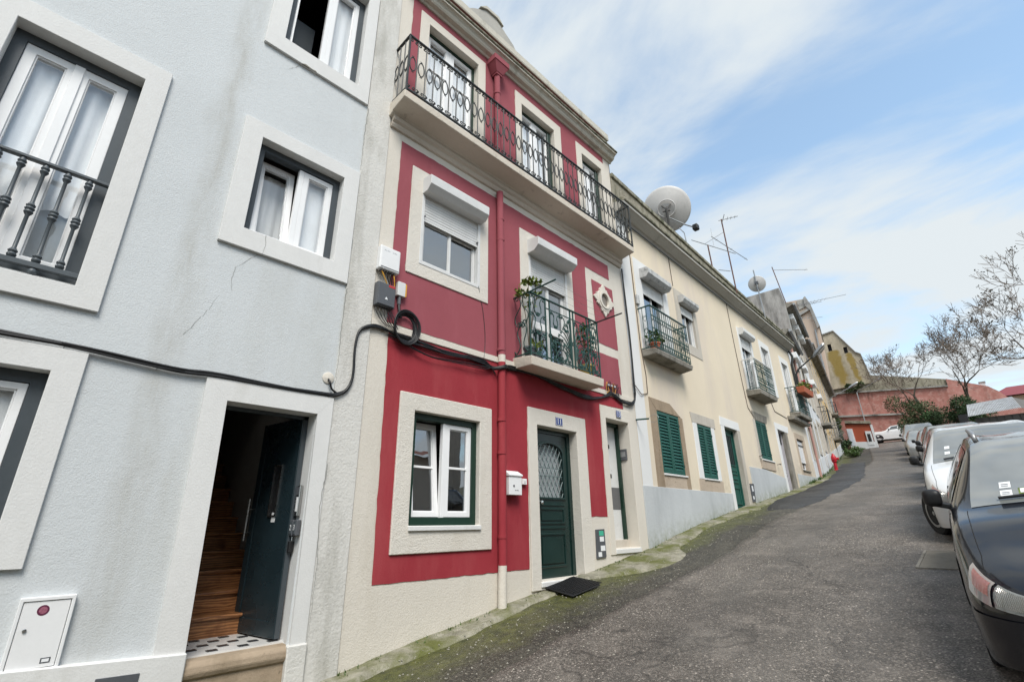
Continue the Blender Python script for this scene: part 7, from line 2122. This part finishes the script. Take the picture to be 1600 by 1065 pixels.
                rm.lathe([(wheel_r * .56, -.02), (wheel_r * .56, .015), (0, .016)], (0, 0, 0), 20, 'x')
                rm = rm.build('rim', m_rim, ty)
                WH[('rim', wheel_r)] = rm
            else:
                ty = WH[('tyre', wheel_r)].copy(); COL.objects.link(ty); ty.parent = t
                rm = WH[('rim', wheel_r)].copy(); COL.objects.link(rm); rm.parent = ty
            ty.location = (sd * (xo - (.085 if steer else .125)), yy, wheel_r + .005)
            ty.rotation_euler = (0, 0, (0 if sd > 0 else math.pi) + (steer if yy < 1 else 0))
            ty.name = 'wheel'
    return t, B
HATCH = dict(L=3.85, W=1.64, H=1.43, hood=.88, cowl=.98, wtop=1.78, rend=3.40, nose=.60)
MPV = dict(L=4.12, W=1.72, H=1.43, hood=.885, cowl=1.05, wtop=1.86, rend=3.78, nose=.585)
WAGON = dict(L=4.35, W=1.70, H=1.50, hood=.92, cowl=1.20, wtop=2.0, rend=3.95, nose=.62)
SALOON = dict(L=4.35, W=1.68, H=1.40, hood=.90, cowl=1.35, wtop=1.95, rend=3.05, boot=True, nose=.72)
p_black = paint('midnight_blue_black_paint', (0.006, 0.007, 0.011), 0.0, 0.2, 0.03, 0.7, 0.3)
p_white = paint('white_car_paint', (0.70, 0.71, 0.71), 0.0, 0.3, 0.3)
p_silver = paint('silver_car_paint', (0.42, 0.41, 0.39), 0.5, 0.32, 0.4)
p_green = paint('dark_green_grey_paint', (0.07, 0.085, 0.085), 0.3, 0.3, 0.5)
p_grey = paint('graphite_paint', (0.10, 0.11, 0.12), 0.4, 0.3, 0.4)
BX, BY = 5.28, 4.22
t, B = car('parked_car', 'black compact car with roof rails and windscreen stickers parked nearest in the row', 'car', 0, BY, R_(2.6), p_black, MPV, p_black, near=True, rails=True, xyz=Vector((BX, BY, gz(BY) + .0)))
for (a, tt_, w_, h_, mt, sd) in ((.20, 3.62, .075, .05, m_enamel_w, -1), (.12, 3.62, .075, .05, m_enamel_w, -1), (.125, 3.92, .085, .055, m_leaf_l, -1)):
    c0 = B.cowl + a
    s_ = B.patch(q4(c0, tt_, c0 + h_ * 1.15, tt_, c0 + h_ * 1.15, tt_ + w_ * 2.6, c0, tt_ + w_ * 2.6), 2, 2, .007, (sd,)).build('sticker', mt, t)
    if mt is not m_leaf_l:
        for q_ in (.25, .6): B.patch(q4(c0 + h_ * q_, tt_ + .03, c0 + h_ * (q_ + .16), tt_ + .03, c0 + h_ * (q_ + .16), tt_ + w_ * 2.1, c0 + h_ * q_, tt_ + w_ * 2.1), 1, 2, .0085, (sd,)).build('print_mark', m_galv, t)
    if mt is m_leaf_l:
        B.patch(q4(c0 + .01, tt_ + .03, c0 + h_ * 1.0, tt_ + .03, c0 + h_ * 1.0, tt_ + w_ * 2.3, c0 + .01, tt_ + w_ * 2.3), 2, 2, .009, (sd,)).build('sticker', m_enamel_w, t)
t, B = car('parked_car', 'white hatchback with black mirrors parked directly behind the black car', 'car', 0, 8.78, R_(4), p_white, HATCH, p_white, near=True, xyz=Vector((4.78, 8.80, gz(8.8) + .02)), wheel_r=.295, steer=R_(24))
for (a, tt_) in ((.30, 3.55), (.20, 3.55)):
    c0 = B.cowl + a
    B.patch(q4(c0, tt_, c0 + .05, tt_, c0 + .05, tt_ + .2, c0, tt_ + .2), 2, 2, .007, (-1,)).build('sticker', m_enamel_w, t)
def follow(y): return math.atan(-(fx(y + 3) - fx(y)) / 3)
for (nm, lab, off, y, mt, dm, bp, rl) in (
        ('parked_car', 'graphite grey hatchback tucked behind the white hatchback in the parked row', 3.72, 13.2, p_grey, HATCH, p_grey, False),
        ('parked_car', 'dark green grey estate car with a long roof, third behind the black car', 3.32, 17.8, p_green, WAGON, m_trim, False),
        ('parked_car', 'pale champagne hatchback with black mirrors in the middle of the parked row', 2.45, 26.2, p_silver, HATCH, p_silver, False),
        ('parked_car', 'silver hatchback standing farthest out from the parked row', 1.62, 30.9, p_silver, HATCH, p_silver, False),
        ('parked_van', 'tall pale silver people carrier at the far end of the parked row', 0.95, 36.6, p_silver, dict(L=4.4, W=1.8, H=1.75, hood=1.02, cowl=1.0, wtop=1.8, rend=4.0, nose=.70), m_trim, False)):
    xl = off + dm['W'] / 2
    car(nm, lab, 'van' if 'van' in nm else 'car', 0, y, R_(6.1), mt, dm, bp, rails=rl, wheel_r=.295, xyz=Vector((xl, y, gz(y) + .03)))
t, B = car('parked_car', 'white saloon seen side on across the end of the street below the red wall', 'car', 0, 57, R_(-84), p_white, SALOON, p_white, xyz=Vector((-3.75, 57.3, gz(57) + .12)), wheel_r=.295, pitch=0.0)

# ================================================================== TREES AND SHRUBS
m_bark = M('grey_brown_bark', (0.085, 0.070, 0.055), 0.9, 0.25, 8, 0.5, 40)
m_twig = M('bare_twig', (0.16, 0.125, 0.10), 0.9, 0.25, 8, 0.1, 40)
m_pod = M('dry_seed_clump', (0.09, 0.07, 0.05), 0.9, 0.3, 12, 0)
m_ever = M('evergreen_leaf', (0.048, 0.092, 0.032), 0.6, 0.6, 1.6, 0.05, 40)
m_ever2 = M('grey_green_leaf', (0.085, 0.12, 0.05), 0.65, 0.5, 1.8, 0.05, 40)
def bare_tree(label, base, h, r, seed, lean=(0, 0), spread=0.55, levels=6, pods=0, trunk_h=.25):
    rnd = random.Random(seed)
    t = thing('bare_tree', label, 'tree', base, 0, (0, 0, 0), 'bare trees at the end of the street')
    tk, cr, pd = MB(), MB(), MB()
    def grow(p, d, l, rad, lev):
        n = 3 if lev < 4 else 2
        pts, rr = [p], [max(rad, .010)]
        q = p
        for i in range(n):
            d = (d + Vector((rnd.gauss(0, .14), rnd.gauss(0, .14), rnd.gauss(0.03, .10)))).normalized()
            q = q + d * (l / n)
            pts.append(q); rr.append(max(.010, rad * (1 - .38 * (i + 1) / n)))
        (tk if lev < 2 else cr).tube(pts, rr, 7 if lev < 2 else (5 if lev < 3 else 3), caps=False)
        if lev >= levels:
            if pods and rnd.random() < pods: leaves(rnd, q, (.16, .16, .12), 6, .12, pd)
            return
        k = 2 if rnd.random() < .55 else 3
        for j in range(k):
            az = rnd.random() * 2 * math.pi
            sp = spread * (.55 + .8 * rnd.random())
            u = d.orthogonal().normalized()
            v = d.cross(u)
            nd = (d * math.cos(sp) + (u * math.cos(az) + v * math.sin(az)) * math.sin(sp) + Vector((0, 0, .10))).normalized()
            nd.z = max(nd.z, .12 if lev < 4 else -.15)
            nd.normalize()
            grow(q, nd, l * (.68 + .2 * rnd.random()), rr[-1] * (.80 if j == 0 else .62), lev + 1)
        if lev >= 2:
            for j in range(2):
                m = pts[1 + j % (len(pts) - 1)]
                az = rnd.random() * 2 * math.pi
                u = d.orthogonal().normalized(); v = d.cross(u)
                nd = (d * .6 + (u * math.cos(az) + v * math.sin(az)) * .8).normalized()
                grow(m, nd, l * .5, rr[-1] * .45, max(lev + 2, levels - 1))
    d0 = Vector((lean[0], lean[1], 1)).normalized()
    grow(Vector((0, 0, 0)), d0, h * trunk_h, r, 0)
    tk.build('trunk', m_bark, t, smooth='full')
    c = cr.build('crown', m_twig, t)
    if pods: pd.build('seed_clumps', m_pod, t)
    return t
bare_tree('bare spreading tree rising from the evergreen shrubs in front of the red wall', Vector((2.5, 45, 5.2)), 13.0, .24, 33, (-.20, -.05), .56, 7, .03, .15)
bare_tree('second bare tree with a leaning trunk beside the first before the red wall', Vector((4.3, 46.5, 5.2)), 13.0, .22, 38, (.05, -.05), .50, 7, .03, .16)
bare_tree('big bare tree with dark seed clumps nearest the tin roofed shed', Vector((9.2, 36, 4.2)), 11.0, .26, 52, (-.24, 0.05), .54, 7, .10, .22)
def shrub(label, c, rad, n, size, seed, mat, name='evergreen_shrub', lobes=7, z0=None):
    rnd = random.Random(seed)
    base = Vector((c[0], c[1], z0 if z0 is not None else c[2] - rad[2]))
    t = thing(name, label, 'shrub', base, 0, (0, 0, 0))
    lv, st = MB(), MB()
    cc = Vector(c) - base
    for k in range(lobes):
        d = Vector((rnd.uniform(-.75, .75) * rad[0], rnd.uniform(-.7, .7) * rad[1], rnd.uniform(-.7, .75) * rad[2]))
        rr = Vector(rad) * rnd.uniform(.32, .55)
        st.tube([(0, 0, 0), tuple((cc + d) * .5 + Vector((rnd.gauss(0, .1), 0, .1))), tuple(cc + d)], [.06, .04, .015], 5)
        leaves(rnd, cc + d, rr, n // lobes, size, lv, .2)
    st.build('stem', m_bark, t)
    lv.build('crown', mat, t)
    return t
shrub('large grey green shrub with loose sprays at the foot of the red wall', (1.3, 43.5, 6.6), (1.5, 1.2, 1.7), 6500, .11, 61, m_ever2, lobes=10, z0=4.4)
shrub('dark evergreen shrub in front of the first bare tree', (2.9, 42.5, 6.0), (1.4, 1.2, 1.3), 6500, .11, 62, m_ever, lobes=8, z0=4.3)
shrub('dark evergreen shrub nearest the tin roofed shed', (4.4, 41, 5.6), (1.2, 1.2, 1.2), 5500, .11, 63, m_ever, lobes=8, z0=4.1)
shrub('small dark shrub against the white base of the orange house', (-4.3, 48.5, 6.15), (.6, .6, .55), 700, .16, 64, m_ever, lobes=5, z0=5.2)
shrub('tall narrow ivy covered bush between the buff house and the orange house', (-4.75, 50.5, 7.4), (.45, .6, 1.6), 1100, .18, 65, m_ever2, lobes=8, z0=5.4)
shrub('low weedy bush at the foot of the uphill row near its far end', (-2.55, 42, 4.55), (.45, 1.6, .35), 800, .13, 66, m_leaf, lobes=8, z0=4.15)
shrub('ivy clump hanging over the ledge of the red retaining wall', (-4.4, 61.7, 13.3), (.9, .3, .5), 500, .25, 67, m_ever2, lobes=6, z0=12.6)
# weeds and moss tufts along the foot of the walls
gr_ = MB(); rnd = random.Random(71)
for _ in range(2600):
    y = rnd.uniform(1.5, 24) if rnd.random() < .75 else rnd.uniform(20, 44)
    if rnd.random() > .35 + .5 * max(0, noise1(y, .9, 2)): continue
    o = abs(rnd.gauss(0, .05)) + .03
    if 5.3 < y < 6.5 or 12.7 < y < 13.9: continue
    p = ground_pt(o, y, .03)
    hgt = rnd.uniform(.015, .05) * (1.0 + (1.5 if y > 20 else 0))
    a = rnd.random() * 6.28
    i = len(gr_.v)
    w_ = hgt * .22
    gr_.v += [(p.x + w_ * math.cos(a), p.y + w_ * math.sin(a), p.z), (p.x - w_ * math.cos(a), p.y - w_ * math.sin(a), p.z), (p.x + rnd.gauss(0, hgt * .4), p.y + rnd.gauss(0, hgt * .4), p.z + hgt)]
    gr_.f.append((i, i + 1, i + 2))
o = gr_.build('weeds', m_leaf, None, off=(0, 0, 0))
o['kind'] = 'stuff'; o['label'] = 'sparse weeds and moss tufts along the foot of the house walls'; o['category'] = 'weeds'
st = MB()
for _ in range(1500):
    y = rnd.uniform(2.6, 16); off = rnd.random() ** 1.5 * 2.2 + .05
    p = ground_pt(off, y, .028); s = rnd.uniform(.003, .009)
    i = len(st.v)
    st.v += [(p.x - s, p.y - s, p.z), (p.x + s, p.y - s * .7, p.z), (p.x + s * .6, p.y + s, p.z), (p.x - s * .8, p.y + s * .6, p.z), (p.x, p.y, p.z + s * 1.2)]
    st.f += [(i, i + 1, i + 4), (i + 1, i + 2, i + 4), (i + 2, i + 3, i + 4), (i + 3, i, i + 4)]
o = st.build('gravel', M('loose_grit', (0.34, 0.32, 0.27), 0.9, 0.4, 30, 0), None, off=(0, 0, 0))
o['kind'] = 'stuff'; o['label'] = 'loose pale grit scattered over the mossy side of the lane'; o['category'] = 'gravel'

# the houses across the street, which the window panes mirror
op = thing('opposite_house', 'plain two storey house across the street, seen mirrored in the ground floor panes', 'house', (9.6, 2, -2), 0, (9.6, 2, -2))
m_op = stucco('grey_beige_render', (0.50, 0.46, 0.40), 40, 0.3, 0.06)
MB().box(9.6, 15, -6, 12, -4, 4.6).build('wall', m_op, op)
MB().add([(9.3, -6.2, 4.55), (9.3, 12.2, 4.55), (12.5, 12.2, 6.0), (12.5, -6.2, 6.0)], [(0, 1, 2, 3)]).build('roof', m_rooftile, op)
for k in range(5):
    y = -4.6 + 3.3 * k
    for z in (-.3, 2.3):
        w = MB().box(9.54, 9.6, y, y + 1.1, z + gz(y) + 1.4, z + gz(y) + 3.0).build('window', m_white_plaster, op)
        MB().box(9.52, 9.54, y + .12, y + .98, z + gz(y) + 1.52, z + gz(y) + 2.88).build('pane', m_black, w)
        for j in range(6): MB().box(9.50, 9.52, y + .12, y + .98, z + gz(y) + 2.84 - .1 * j, z + gz(y) + 2.90 - .1 * j).build('slat', m_alu, w)
bpy.context.view_layer.update()
